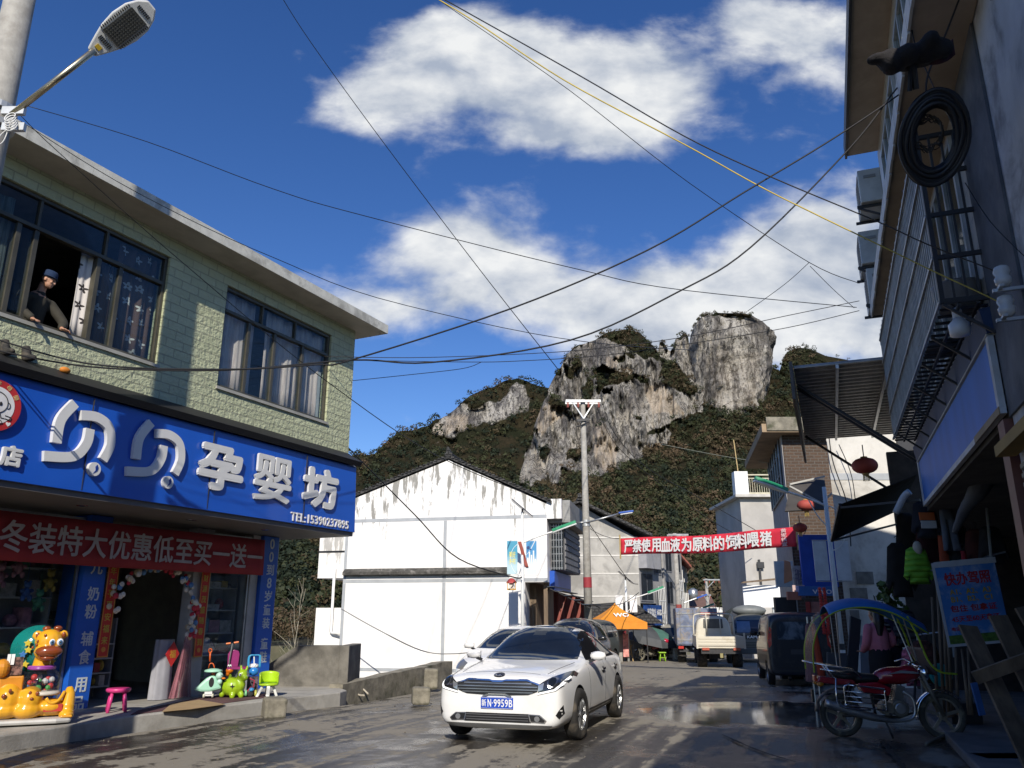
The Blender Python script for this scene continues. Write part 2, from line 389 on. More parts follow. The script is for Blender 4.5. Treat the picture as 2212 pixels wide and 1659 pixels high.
# concrete joint lines of the street: cracks, thin dark seams laid 4 mm up
CRACK = mat('crack', (.03, .027, .022), .9)
mb = MB()
def crack(pts, wd=.03):
    pts = spline(pts, 5)
    for p, q in zip(pts, pts[1:]):
        d = (q-p); nrm = Vector((-d.y, d.x, 0)).normalized()*wd*random.uniform(.3, 1.)
        z0 = zr(p.y)+.02; z1 = zr(q.y)+.02
        mb.quad((p.x-nrm.x, p.y-nrm.y, z0), (q.x-nrm.x, q.y-nrm.y, z1), (q.x+nrm.x, q.y+nrm.y, z1), (p.x+nrm.x, p.y+nrm.y, z0))
crack([PZ(1905, 1600), PZ(1925, 1630), PZ(1950, 1659), PZ(1985, 1720)], .07)
crack([PZ(1330, 1434, -.35), PZ(1480, 1440, -.35), PZ(1620, 1446, -.35)], .06)
crack([PZ(1560, 1590), PZ(1640, 1625), PZ(1720, 1650)], .03)
tag(mb.build('road_cracks', CRACK, fix=False), kind='structure')
# ground sheet
GROUND = mat('earth', (.085, .075, .045), .95, var=.4, vscale=.3, bump=.4, bscale=3, dirt_sheen=(.05, .06, .025), dscale=.15, damt=.8)
xs = np.concatenate([np.linspace(-900, -60, 15), np.linspace(-56, 60, 59), np.linspace(66, 900, 15)]); ys = np.concatenate([np.linspace(-600, -20, 10), np.linspace(-16, 90, 54), np.linspace(100, 2500, 20)])
def gz(x, y):
    base = zr(y)-.06
    xl = interp(XL, y)
    if 17.2 < y < 75 and x < xl-.2: base -= min(4.2, (xl-.2-x)*.55+.25)*min(1, (y-17.2)/3)
    elif y <= 17.2 and x < -22: base -= min(6, (-22-x)*.5)
    return base+.15*mnoise.noise(Vector((x*.1, y*.1, 3)))*(1 if x < xl-2 or y > 72 else 0)
mb = MB(); nx, ny = len(xs), len(ys)
mb.grid(nx, ny, lambda i, j: (xs[round(i*(nx-1))], ys[round(j*(ny-1))], gz(xs[round(i*(nx-1))], ys[round(j*(ny-1))])))
tag(mb.build('ground', GROUND, smooth=True), kind='structure')

# ---------------------------------------------------------------- karst hills
def hill_mat(name, blue=0.):
    m = bpy.data.materials.new(name); m.use_nodes = True; t = NT(m.node_tree); b = t.n['Principled BSDF']
    co = t.node('ShaderNodeTexCoord').outputs['Object']
    at = t.node('ShaderNodeAttribute'); at.attribute_name = 'rock'; rk = at.outputs['Fac']
    ao = t.node('ShaderNodeAttribute'); ao.attribute_name = 'ochre'
    n1 = t.noise(t.scl(co, (1, .4, .7)), .045, 8, .68, .4); st = t.noise(t.scl(co, (1, .3, .10)), .22, 8, .7, .3); fi = t.noise(t.scl(co, (1, 1, .35)), .5, 5, .7); big = t.noise(co, .016, 5, .6)
    rock = t.mix(t.ramp(st, .42, .58), (.20, .187, .172), (.54, .51, .455)); rock = t.mix(t.math('MULTIPLY', t.ramp(n1, .49, .60), .72), rock, (.105, .10, .104)); rock = t.mix(t.math('MULTIPLY', t.ramp(fi, .50, .60), .75), rock, (.055, .052, .05)); cr = t.math('ABSOLUTE', t.math('SUBTRACT', t.noise(t.scl(co, (1, .5, .45)), .09, 7, .62, .8), .5)); rock = t.mix(t.math('MULTIPLY', t.math('SUBTRACT', 1, t.ramp(cr, .004, .022)), .85), rock, (.03, .03, .028))
    rock = t.mix(t.math('MULTIPLY', t.ramp(big, .52, .62), t.math('MULTIPLY', t.ramp(fi, .6, .4), .55)), rock, (.60, .54, .44))
    rock = t.mix(t.math('MULTIPLY', ao.outputs['Fac'], t.math('MULTIPLY', t.ramp(st, .3, .6), .6)), rock, (.60, .49, .37))
    vg = t.noise(co, .05, 6, .65); vf = t.noise(co, .35, 5, .7)
    veg = t.mix(t.ramp(vg, .38, .62), (.022, .025, .012), (.046, .036, .020)); veg = t.mix(t.math('MULTIPLY', t.ramp(vf, .45, .7), .6), veg, (.018, .024, .012))
    k = t.ramp(t.math('ADD', rk, t.math('ADD', t.math('MULTIPLY', t.math('SUBTRACT', n1, .5), 1.5), t.math('MULTIPLY', t.math('SUBTRACT', fi, .5), .7))), .42, .58)
    t.put(b.inputs['Base Color'], t.mix(k, veg, rock)); b.inputs['Roughness'].default_value = .95; b.inputs['Specular IOR Level'].default_value = .1
    bn = t.node('ShaderNodeBump'); bn.inputs['Strength'].default_value = 1.; bn.inputs['Distance'].default_value = 4
    t.put(bn.inputs['Height'], t.math('ADD', t.math('MULTIPLY', st, 1.2), t.math('ADD', t.math('MULTIPLY', n1, 1.2), t.math('MULTIPLY', fi, .7)))); t.put(b.inputs['Normal'], bn.outputs[0])
    return m
HILLM = hill_mat('karst')
def inside(poly, x, y):
    c = False; j = len(poly)-1
    for i in range(len(poly)):
        xi, yi = poly[i]; xj, yj = poly[j]
        if (yi > y) != (yj > y) and x < (xj-xi)*(y-yi)/(yj-yi)+xi: c = not c
        j = i
    return c
TREES = []       # (point, size, kind) of every clump of the woods
def fbm(p, o=5): return mnoise.fractal(Vector(p), 1., 2.1, o)
def relief(name, sil, vbase, depth, rocks, ochre, nu, nv, rock_amp, jag=3., dens=.5, tsize=3.2, back=70, hue=0., fine=None, vegs=()):
    """ground rising from the valley to a skyline; the columns run up-slope"""
    us = np.linspace(sil[0][0], sil[-1][0], nu)
    if fine: us = np.concatenate([np.linspace(sil[0][0], fine[0], 12, endpoint=False), np.linspace(fine[0], fine[1], nu-52, endpoint=False), np.linspace(fine[1], sil[-1][0], 40)])
    vt = np.interp(us, [s[0] for s in sil], [s[1] for s in sil])
    vs, rk, oc = [], [], []
    NB = 5
    for j in range(nv+NB):
        for i in range(nu):
            u = us[i]; top = vt[i]+jag*fbm((u*.06, 1.3, 0), 5)
            if j < nv: f = j/(nv-1); v = vbase+(top-vbase)*f
            else: v = top
            jit = 15*fbm((u*.03, v*.03, 5.1), 5); hole = fbm((u*.022, v*.028, 8.3), 5) > .50
            r = 0.; o = 0.
            for pl in rocks:
                if not hole and inside(pl, u+jit, v+jit*.8): r = 1.
            for pl in vegs:
                if r and inside(pl, u+jit*.8, v+jit*.8): r = 0.
            for pl in ochre:
                if inside(pl, u+jit*.5, v+jit*.5): o = 1.
            a, e = cl(u, v); y = depth(a, e, u)
            y += (rock_amp*(fbm((u*.018, v*.006, 2), 6)+.35*fbm((u*.07, v*.02, 9), 4)+.16*fbm((u*.22, v*.05, 4), 4)) if r else 8*fbm((u*.02, v*.02, 7), 5)+2.5*fbm((u*.12, v*.12, 4), 3))
            x, z = a*y, EYE+e*y
            if j >= nv: kk = (j-nv+1); y += back*kk/NB; x = a*y*.98; z -= back*kk*kk/NB*.28
            vs.append((x, y, z)); rk.append(r if j < nv else 0.); oc.append(o)
            if 2 <= j < nv and (r < .5 or random.random() < .012):
                edge = j > nv-4
                if random.random() < dens*(2.2 if edge else 1): TREES.append((x, y-.6, z, tsize*.85*random.choice((.5, .7, .9, 1.2, 1.7))*(1.0 if not edge else .8), hue+fbm((u*.012, v*.016, 3), 3)))
    n = nv+NB
    fs = [(j*nu+i, j*nu+i+1, (j+1)*nu+i+1, (j+1)*nu+i) for j in range(n-1) for i in range(nu-1)]
    me = bpy.data.meshes.new(name); me.from_pydata(vs, [], fs); me.materials.append(HILLM)
    # soften the rock mask over its neighbours
    A = np.array(rk).reshape(n, nu)
    for _ in range(2): A[1:-1, 1:-1] = (A[1:-1, 1:-1]*2+A[:-2, 1:-1]+A[2:, 1:-1]+A[1:-1, :-2]+A[1:-1, 2:])/6
    at = me.attributes.new('rock', 'FLOAT', 'POINT'); at.data.foreach_set('value', A.ravel().astype('f'))
    at = me.attributes.new('ochre', 'FLOAT', 'POINT'); at.data.foreach_set('value', np.array(oc, 'f'))
    me.shade_smooth(); me.update(); return tag(link(name, me), kind='structure')
def z4(*p): return [(x/3.333+1069, y/3.333+626.7) for x, y in p]
def z5(*p): return [(x*.2167+774, y*.2167+774) for x, y in p]
# far ridge on the left
relief('hill', [(200, 1120), (420, 1060), (600, 1010), (700, 992)]+z5((0,960),(150,960),(190,930),(260,850),(400,730),(600,700),(720,655),(780,600),(840,590),(900,560),(960,510),(1040,430),(1130,360),(1280,300),(1400,255),(1500,215),(1600,200),(1700,235),(1800,270),(1900,300))+[(1230, 850), (1300, 870), (1400, 900)],
       1345, lambda a, e, u: 150+420*min(1., max(0, (e+.03)/.24))**.75+60*max(0, e-.2)/.1,
       [z5((715,850),(720,690),(760,610),(810,640),(820,830)), z5((830,760),(840,600),(1060,430),(1240,340),(1530,240),(1650,240),(1780,320),(1900,330),(1800,450),(1620,540),(1380,620),(1340,650),(1240,640),(1000,720),(930,790)),
        z5((320,1050),(370,1030),(370,1110),(320,1100)), z5((1380,930),(1430,930),(1420,1000),(1370,980))],
       [z5((880,560),(1080,560),(1060,700),(860,760)), z5((720,690),(820,640),(820,830),(720,850))], 200, 80, 14, jag=4, dens=.33, tsize=4.6, hue=-.25, vegs=[z5((1060,420),(1240,330),(1520,230),(1500,400),(1420,470),(1300,420),(1250,520),(1100,500)), z5((1680,250),(1900,320),(1800,440),(1690,420))])
# the cliff above the town and its wooded foot
relief('mountain', [(1085, 1180)]+z4((60,1560),(120,1440),(180,1340),(210,1200),(300,930),(345,815),(400,680),(440,600),(480,540),(510,480),(570,410),(640,385),(720,360),(780,320),(830,295),(900,292),(950,280),(1030,300),(1070,335),(1110,370),(1150,410),(1178,440),(1185,380),(1205,370),(1225,390),(1245,430),(1262,440),(1290,400),(1296,350),(1340,330),(1372,310),(1392,330),(1400,400),(1412,500),(1440,560),(1700,560),(1960,575),(2000,560),(2060,585),(2075,500),(2090,460),(2140,430),(2200,410),(2260,420),(2400,480))+[(1900, 790), (2250, 860), (2700, 960)],
       1330, lambda a, e, u: 115+290*min(1., max(0, (e+.01)/.21))**.8+75*max(0, e-.2)/.16+(0 if u > 1189 else (1189-u)*.5),
       [z4((170,1350),(215,1190),(290,930),(330,815),(390,690),(470,545),(505,470),(560,415),(720,365),(840,330),(980,400),(1110,440),(1180,380),(1240,430),(1296,440),(1290,330),(1395,305),(1415,500),(1445,660),(1500,760),(1600,880),(1390,900),(1340,930),(1180,970),(1110,1010),(1100,1130),(960,1230),(840,1290),(780,1330),(500,1300),(480,1410),(390,1410),(380,1300),(330,1420),(180,1400)),
        z4((1440,600),(1480,700),(1560,860),(1700,900),(1800,880),(1840,800),(1900,700),(1960,600),(1960,540),(1430,540)), z4((1980,930),(2080,860),(2110,960),(2010,1000)), z4((1100,1080),(1230,980),(1290,1040),(1150,1160),(1060,1150))],
       [z4((300,1000),(340,840),(480,800),(480,900),(330,1040)), z4((710,940),(790,960),(880,1120),(870,1260),(780,1310),(720,1200)), z4((800,490),(900,470),(880,560),(800,550)), z4((1060,680),(1220,680),(1300,800),(1370,890),(1130,880))], 430, 190, 22, jag=2.5, dens=.13, tsize=2.9, fine=(1120, 1760), vegs=[z4((640,390),(840,270),(1000,280),(1130,390),(1190,480),(1050,470),(900,400),(800,350)), z4((690,570),(790,545),(1000,620),(1480,690),(1500,760),(1300,720),(1150,640),(1000,670),(760,710)), z4((655,610),(700,640),(695,790),(645,790)), z4((1190,470),(1300,520),(1400,640),(1300,690),(1200,620)), z4((500,545),(570,560),(560,640),(500,620))])
# the square-cut tower of rock: stacked rings
def tower(name, rows, y0, deep, jag=2.0, nr=90, seed=0.):
    vs, rk, oc = [], [], []; vv = np.linspace(rows[0][0], rows[-1][0], 80); rs_ = rows[::-1]
    L = np.interp(vv, [r[0] for r in rs_], [r[1] for r in rs_]); R_ = np.interp(vv, [r[0] for r in rs_], [r[2] for r in rs_])
    for k, v in enumerate(vv):
        for j in range(nr):
            th = 2*PI*j/nr; c, s = math.cos(th), math.sin(th)
            px = math.copysign(abs(c)**.55, c); py = math.copysign(abs(s)**.75, s)
            u = (L[k]+R_[k])/2+px*(R_[k]-L[k])/2
            d = deep*(.35+.65*(R_[k]-L[k])/max(R_-L))
            a, e = cl(u, v); yy = y0+d*py+6*fbm((px*2.2+seed, py*2, v*.010), 6)+2.6*fbm((px*8, py*6+seed, v*.03), 5)+1.2*fbm((px*22, py*9, v*.12), 3)
            x = a*(y0-8)*(1+.010*fbm((px*6, seed, v*.05), 4)); z = EYE+e*(y0-17)
            vs.append((x, yy, z)); tp = min(1., max(0, (v-rows[-1][0])/16.+.0)); rk.append(1.15 if v > rows[-1][0]+10+14*max(0, px)+10*fbm((u*.05, v*.03, 1), 4) else .0); oc.append(.30 if (v > 770 and -.7 < px < .5) else .06)
            if rk[-1] < .5 and random.random() < .5: TREES.append((x, yy, z, random.uniform(1, 2.4), .2))
    n = len(vv); fs = [(k*nr+j, k*nr+(j+1) % nr, (k+1)*nr+(j+1) % nr, (k+1)*nr+j) for k in range(n-1) for j in range(nr)]
    fs.append(tuple((n-1)*nr+j for j in range(nr)))
    me = bpy.data.meshes.new(name); me.from_pydata(vs, [], fs); me.materials.append(HILLM)
    me.attributes.new('rock', 'FLOAT', 'POINT').data.foreach_set('value', np.array(rk, 'f')); me.attributes.new('ochre', 'FLOAT', 'POINT').data.foreach_set('value', np.array(oc, 'f'))
    me.shade_smooth(); me.update(); tag(link(name, me), kind='structure')
tower('rock_tower', [(980, 1500, 1660), (893, 1500, 1650), (860, 1501, 1652), (840, 1502, 1655), (803, 1500, 1662), (760, 1500, 1668), (730, 1499, 1671), (716, 1500, 1668), (706, 1502, 1655), (697, 1503, 1640), (688, 1504, 1618), (682, 1505, 1592), (677, 1508, 1565), (674, 1512, 1545)], 455, 27)

# woods: leafy clumps scattered over the slopes
def leaf_clumps(name, items, mats, cards=36, size=(.08, .17), kind='stuff'):
    V, F, H = [], 0, []
    vs_all = []; hv = []
    for (x, y, z, s, h) in items:
        n = cards
        nn = rng.normal(size=(n, 3)); nn[:, 2] = np.abs(nn[:, 2])*.9-.25; nn /= np.linalg.norm(nn, axis=1)[:, None]
        c = nn*[.55, .55, .6]*s*rng.uniform(.6, 1.05, size=(n, 1))+[x, y, z+s*.4]; nn = nn+rng.normal(size=(n, 3))*.35
        a = np.cross(nn, rng.normal(size=(n, 3))); a /= np.linalg.norm(a, axis=1)[:, None]; b = np.cross(nn, a); b /= np.linalg.norm(b, axis=1)[:, None]
        r = (rng.uniform(size[0], size[1], size=(n, 1)))*s
        vs_all.append(np.stack([c-a*r, c-b*r*.7, c+a*r, c+b*r*.8], 1).reshape(-1, 3)); hv.append(np.full(n*4, h+rng.normal()*.30))
    vv = np.concatenate(vs_all).astype('f'); k = len(vv)//4
    me = bpy.data.meshes.new(name); me.vertices.add(len(vv)); me.vertices.foreach_set('co', vv.ravel())
    me.loops.add(k*4); me.loops.foreach_set('vertex_index', np.arange(k*4, dtype='i')); me.polygons.add(k); me.polygons.foreach_set('loop_start', np.arange(0, k*4, 4, dtype='i')); me.polygons.foreach_set('loop_total', np.full(k, 4, 'i'))
    me.attributes.new('hue', 'FLOAT', 'POINT').data.foreach_set('value', np.concatenate(hv).astype('f')); me.materials.append(mats); me.update(); me.validate()
    return link(name, me)
m = bpy.data.materials.new('leaves'); m.use_nodes = True; t = NT(m.node_tree); b = t.n['Principled BSDF']
at = t.node('ShaderNodeAttribute'); at.attribute_name = 'hue'; h = at.outputs['Fac']
c = t.mix(t.ramp(h, -.55, -.1), (.016, .024, .013), (.038, .044, .018)); c = t.mix(t.ramp(h, .0, .28), c, (.062, .048, .025)); c = t.mix(t.ramp(h, .35, .6), c, (.095, .066, .038))
t.put(b.inputs['Base Color'], c); b.inputs['Roughness'].default_value = .7; b.inputs['Specular IOR Level'].default_value = .2; LEAF = m
if len(TREES) > 16000: TREES = random.sample(TREES, 16000)
tag(leaf_clumps('forest', TREES, LEAF), 'dark green and brown winter woods covering the steep slopes below the cliffs', 'forest', kind='stuff')

SCRUB = []
for _ in range(1300):
    y = random.uniform(34, 135); x = random.uniform(-.36, -.17)*y-2
    SCRUB.append((x, y, gz(x, y)+random.uniform(0, .3)*y*.05, random.uniform(.7, 1.8)*(.6+y/120), random.uniform(-.1, .75)))
tag(leaf_clumps('scrub', SCRUB, LEAF, 70, (.035, .10)), 'brown and olive winter scrub filling the hollow behind the shop', 'scrub', kind='stuff')
PEB = mat('pebble', (.13, .115, .09), .9, var=.5, vscale=1); mb = MB()
for _ in range(260):
    y = random.uniform(8.5, 30); x0 = interp(XL, y); x = x0+abs(random.gauss(0, 2.2))+.15 if random.random() < .7 else random.uniform(x0, x0+9); r = random.choice((.008, .010, .013, .016, .022))*random.uniform(.6, 1)
    mb.ball((x, y, zr(y)+r*.3), (r, r*random.uniform(.6, 1), r*.7), 6, 4)
tag(mb.build('gravel', PEB, smooth=True), 'small loose stones and grit scattered along the muddy road edge', 'gravel', kind='stuff')
# ================================================================ the baby shop on the left
TILE = brick_mat('split_stone_tile', (.50, .525, .34), (.44, .465, .295), (.34, .35, .25), .36, .155, .7, 1.0, .06, .7)
PLASTER = mat('soffit_plaster', (.50, .45, .38), .85, var=.1, vscale=2, dirt_sheen=(.3, .26, .2), damt=.4)
FASCIA = mat('fascia_tile', (.55, .54, .48), .6, var=.12, vscale=6, dirt_sheen=(.2, .19, .16), damt=.6, dscale=2.5)
BRONZE = mat('window_bronze', (.085, .078, .058), .4, .3, var=.2)
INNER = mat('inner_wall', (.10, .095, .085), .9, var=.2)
FLOORT = mat('shop_floor', (.25, .23, .2), .5)
house = empty('shop_house', 'two storey shop with pale green stone cladding and wide flat eaves', 'building', frame=LF)
W1 = (-3.95, -.54, 5.53, 7.45); W2 = (.765, 3.825, 5.51, 7.44)
mb = MB(); y0, y1 = -1.2, -.96
mb.box(-14, 4.64, y0, y1, 3.3, 5.52)
mb.box(-14, W1[0], y0, y1, 5.52, 7.8); mb.box(W1[1], W2[0], y0, y1, 5.52, 7.8); mb.box(W2[1], 4.64, y0, y1, 5.52, 7.8)
mb.box(W1[0], W1[1], y0, y1, 7.45, 7.8); mb.box(W2[0], W2[1], y0, y1, 7.445, 7.8)
mb.box(4.40, 4.64, y1, 8, 3.3, 7.8)
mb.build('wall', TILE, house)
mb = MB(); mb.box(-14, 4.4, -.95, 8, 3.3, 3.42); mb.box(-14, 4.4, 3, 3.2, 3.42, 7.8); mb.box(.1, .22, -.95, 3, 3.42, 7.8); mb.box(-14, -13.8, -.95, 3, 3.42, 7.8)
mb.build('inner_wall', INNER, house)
mb = MB(); mb.box(-14.2, 5.06, -1.765, 9, 7.8, 7.985); mb.build('roof', PLASTER, house, bevel=.01)
mb = MB()
for i in range(38): mb.box(-14.2+i*.507, -14.2+i*.507+.503, -1.785, -1.767, 7.80, 8.0)
mb.box(5.062, 5.08, -1.785, 6, 7.80, 8.0); mb.build('fascia', FASCIA, house)
# the shop front below
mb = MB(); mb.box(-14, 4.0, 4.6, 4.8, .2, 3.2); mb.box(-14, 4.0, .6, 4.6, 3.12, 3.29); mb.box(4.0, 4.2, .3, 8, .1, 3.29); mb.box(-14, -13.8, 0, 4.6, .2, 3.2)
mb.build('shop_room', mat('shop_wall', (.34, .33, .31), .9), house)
mb = MB(); mb.box(-14, 4.55, -1.5, .55, 3.18, 3.27); mb.build('soffit', mat('soffit_panel', (.13, .12, .115), .5), house)
for x in (-1.2, .9, 2.7):
    mb = MB(); mb.lathe([(.07, 3.172), (.09, 3.178), (.09, 3.181)], 14, (x, -.8, 0)); mb.build('downlight', CHROME, house)
PILB = mat('pillar_blue', (.012, .10, .50), .35, var=.06)
for x0, x1, chars in ((-.43, -.02, '婴儿 奶粉 辅食 用品'), (3.56, 4.02, '00到8岁童装 童鞋')):
    mb = MB(); mb.box(x0, x1, -.02, .5, .2, 3.17); p = mb.build('pillar', PILB, house, bevel=.01)
    zz = 3.02 if x0 > 0 else 2.9; st = .262 if x0 > 0 else .275
    if x0 < 0: zz = 2.62
    for ch in chars:
        if ch != ' ': text('lettering', ch, WHITEP if 0 else mat('letter_grey', (.55, .6, .62), .5), p, MX((x0+x1)/2+.02, -.021, zz), (.2, .21) if ch not in '08' else (.12, .2), .006, .018)
        zz -= st if ch != ' ' else st*.5
JMB = mat('jamb', (.42, .42, .40), .5)
for b_ in ((1.84, 2.26, .02, .25), (3.34, 3.55, .06, .3), (-3.05, -3.0, .05, .2)): mb = MB(); mb.box(*b_, .2, 3.17); mb.build('door_jamb', JMB, house)
# shop glass
for a, b_ in ((-3.0, -.45), (2.27, 3.33), (-8, -3.1)):
    mb = MB(); mb.box(a, b_, .10, .112, .25, 3.1); g = mb.build('shop_window', GLASS, house)
    mb = MB(); 
    for x in (a, b_-.04): mb.box(x, x+.04, .08, .13, .22, 3.12)
    mb.box(a+.04, b_-.04, .08, .13, .2, .26); mb.box(a+.04, b_-.04, .08, .13, 3.08, 3.12); mb.build('frame', STEEL, g)
def window(W, tops, stiles, panes, z_t, name='window'):
    x0, x1, z0, z1 = W; mb = MB(); t = .06; ya, yb = -1.15, -1.07
    mb.box(x0, x1, ya, yb, z0, z0+t); mb.box(x0, x1, ya, yb, z1-t, z1); mb.box(x0, x0+t, ya, yb, z0+t, z1-t); mb.box(x1-t, x1, ya, yb, z0+t, z1-t)
    mb.box(x0+t, x1-t, ya-.012, yb+.012, z_t-.03, z_t+.03)
    for x in tops: mb.box(x-.02, x+.02, ya, yb, z_t+.03, z1-t)
    for x in stiles: mb.box(x-.035, x+.035, ya+.01, yb+.04, z0+t, z_t-.03)
    w_ = mb.build(name, BRONZE, house, bevel=.004)
    for (a, b_, za, zb) in panes:
        mb = MB(); mb.box(a, b_, -1.112, -1.106, za, zb); mb.build('pane', GLASS, w_)
    mb = MB(); mb.box(x0-.03, x1+.03, -1.235, -.96, z0-.055, z0-.002); mb.build('sill', mat('sill_alu', (.35, .34, .3), .5), w_)
    return w_
w1 = window(W1, (-2.8, -1.7), (-3.05, -2.79, -1.77, -1.38), [(-3.89, -.6, 6.99, 7.39), (-3.89, -3.08, 5.6, 6.91), (-3.02, -2.82, 5.6, 6.91), (-1.74, -1.41, 5.6, 6.91), (-1.34, -.6, 5.6, 6.91)], 6.95)
w2 = window(W2, (1.776, 2.73), (1.47, 2.176, 3.01), [(.83, 3.76, 7.02, 7.38), (.83, 1.43, 5.58, 6.94), (1.5, 2.14, 5.58, 6.94), (2.21, 2.97, 5.58, 6.94), (3.05, 3.76, 5.58, 6.94)], 6.98)
# curtains
def curtain(name, x0, x1, z0, z1, y, m, par, amp=.035, k=9, flare=0, label=None):
    mb = MB(); n = max(10, int((x1-x0)*60))
    def f(i, j):
        x = x0+(x1-x0)*i; yy = y+amp*math.sin(x*k*6.28+.8*math.sin(x*5))+.012*math.sin(x*60); 
        return (x+flare*(1-j)*(i-.5), yy, z0+(z1-z0)*j)
    mb.grid(n, 6, f); return mb.build(name, m, par, smooth=True, solid=.006, label=label)
def flower_mat(base, fl):
    m = bpy.data.materials.new('flower_cloth'); m.use_nodes = True; t = NT(m.node_tree); b = t.n['Principled BSDF']
    x, y, z = t.sep(t.node('ShaderNodeTexCoord').outputs['Object'])
    v = t.comb(t.math('ADD', x, t.math('MULTIPLY', z, .22)), z, 0)
    vo = t.node('ShaderNodeTexVoronoi'); vo.voronoi_dimensions = '2D'; t.put(vo.inputs['Vector'], v); vo.inputs['Scale'].default_value = 3.6; vo.inputs['Randomness'].default_value = .35
    d = t.vmath('SUBTRACT', t.scl(v, (3.6, 3.6, 1)), t.scl(vo.outputs['Position'], (3.6, 3.6, 1))) if 0 else t.vmath('SUBTRACT', v, vo.outputs['Position'])
    ddx, ddy, _ = t.sep(d); ang = t.math('ARCTAN2', ddy, ddx); r = t.vmath('LENGTH', d)
    pet = t.math('ADD', .055, t.math('MULTIPLY', t.math('COSINE', t.math('MULTIPLY', ang, 5)), .022))
    k = t.math('MULTIPLY', t.math('LESS_THAN', r, pet), t.math('GREATER_THAN', r, .014))
    t.put(b.inputs['Base Color'], t.mix(k, base, fl)); b.inputs['Roughness'].default_value = .9; return m
curtain('curtain', -1.36, -.62, 5.6, 7.38, -.99, flower_mat((.13, .075, .055), (.75, .72, .68)), w1, .03, 4, label='brown curtain with white flowers')
curtain('curtain', -1.72, -1.40, 5.6, 6.95, -1.0, flower_mat((.13, .075, .055), (.75, .72, .68)), w1, .02, 4)
curtain('curtain', -1.98, -1.76, 5.6, 6.95, -1.01, flower_mat((.62, .58, .54), (.03, .025, .025)), w1, .02, 3, label='white curtain with dark flowers, pulled aside')
curtain('curtain', -3.9, -3.1, 5.6, 7.3, -.99, mat('sheer', (.13, .15, .14), .9, var=.5, vscale=6, stretch=(6, 1, .3)), w1, .03, 3)
PINKC = mat('pale_curtain', (.82, .66, .60), .9, var=.12, vscale=5, stretch=(5, 1, .4), dirt_sheen=(.35, .2, .2), damt=.35, dscale=4)
curtain('curtain', .82, 1.72, 5.55, 7.40, -.99, PINKC, w2, .035, 2.6)
curtain('curtain', 2.02, 3.78, 5.55, 7.40, -.99, PINKC, w2, .035, 2.4)
mb = MB(); mb.box(3.66, 3.75, -1.03, -1.02, 5.6, 6.6); mb.build('paper', WHITEP, w2)

# ---- the blue sign with its letters
sign = empty('shop_sign', 'long glossy blue shop sign with raised white characters over the shop front', 'sign', frame=LF)
mb = MB(); mb.pyz([(-1.55, 3.26), (-1.22, 3.285), (-1.22, 4.9), (-1.50, 4.64)], -13, 4.55)
mb.build('board', mat('sign_blue', (.010, .085, .47), .3, var=.05, vscale=.7, coat=.3), sign, bevel=.006)
mb = MB(); mb.pyz([(-1.58, 4.64), (-1.215, 4.9), (-1.215, 4.98), (-1.64, 4.74)], -13, 4.58); mb.build('cap', mat('black_sheet', (.012, .012, .013), .6), sign)
mb = MB()
for x in (-1.8, 0.5, 2.9): mb.box(x, x+.006, -1.556, -1.53, 3.28, 4.6)
mb.build('seam', DARK, sign)
LET = mat('letter_white', (.66, .66, .64), .45, var=.04)
YS = -1.555
def strokes(name, sts, wd, o, par, sx=1, sz=1, label=None, dep=.05):
    mb = MB()
    for st in sts:
        wds = st[1] if isinstance(st[1], (list, tuple)) and isinstance(st[0], list) else None
        pts = spline([Vector((p[0], 0, p[1])) for p in st], 6) if len(st) > 2 else [Vector((p[0], 0, p[1])) for p in st]
        L, R_ = [], []
        for i, p in enumerate(pts):
            d = (pts[min(i+1, len(pts)-1)]-pts[max(i-1, 0)]).normalized(); nn = Vector((-d.z, 0, d.x))*wd/2
            L.append(((p+nn).x*sx+o[0], (p+nn).z*sz+o[1])); R_.append(((p-nn).x*sx+o[0], (p-nn).z*sz+o[1]))
        k = len(L); y1 = YS-dep; 
        vs = [(x, y1, z) for x, z in L]+[(x, y1, z) for x, z in R_]+[(x, YS+.03, z) for x, z in L]+[(x, YS+.03, z) for x, z in R_]
        fs = [(i, i+1, k+i+1, k+i) for i in range(k-1)]+[(i, 2*k+i, 2*k+i+1, i+1) for i in range(k-1)]+[(k+i, k+i+1, 3*k+i+1, 3*k+i) for i in range(k-1)]+[(0, k, 3*k, 2*k), (k-1, 3*k-1, 4*k-1, 2*k-1)][:2]
        mb.add(vs, fs)
    return mb.build(name, LET, par, label=label)
# glyph drawn in a 0..1 box, as on the board
BEI = [[(.31, 1.0), (.15, .68), (.14, .30)], [(.42, .83), (.66, .86), (.86, .74), (.92, .45), (.84, .17)], [(.58, .64), (.56, .38), (.40, .14), (.0, .06)]]
for ox in (-2.44, -1.14):
    g = strokes('character', [[(p[0]*1.06, p[1]*.86) for p in st] for st in BEI], .138, (ox, 3.60), sign, dep=.035)
    mb = MB(); mb.lathe([(.098, YS-.04), (.098, YS+.02)], 24, (ox+.77, 0, 3.595), 'y'); mb.build('dot', LET, g)
    mb = MB(); mb.pxz([(ox+.75, 3.53), (ox+.81, 3.57), (ox+.825, 3.62), (ox+.80, 3.665), (ox+.775, 3.63), (ox+.785, 3.58)], YS-.045, YS-.038); mb.build('dot_mark', mat('mark_blue', (.01, .04, .25), .5), g)
for ch, x0, x1, z0, z1 in (('孕', .2, 1.22, 3.60, 4.38), ('婴', 1.48, 2.48, 3.56, 4.43), ('坊', 2.8, 3.88, 3.62, 4.42)):
    text('character', ch, LET, sign, MX((x0+x1)/2, YS+.015, (z0+z1)/2+.0), (x1-x0-.08, z1-z0-.08), .05, .034 if ch != '婴' else .02)
text('telephone_number', 'TEL:15390237895', LET, sign, MX(3.43, YS+.015, 3.385), (1.76, .16), .028, .014, 1.16)
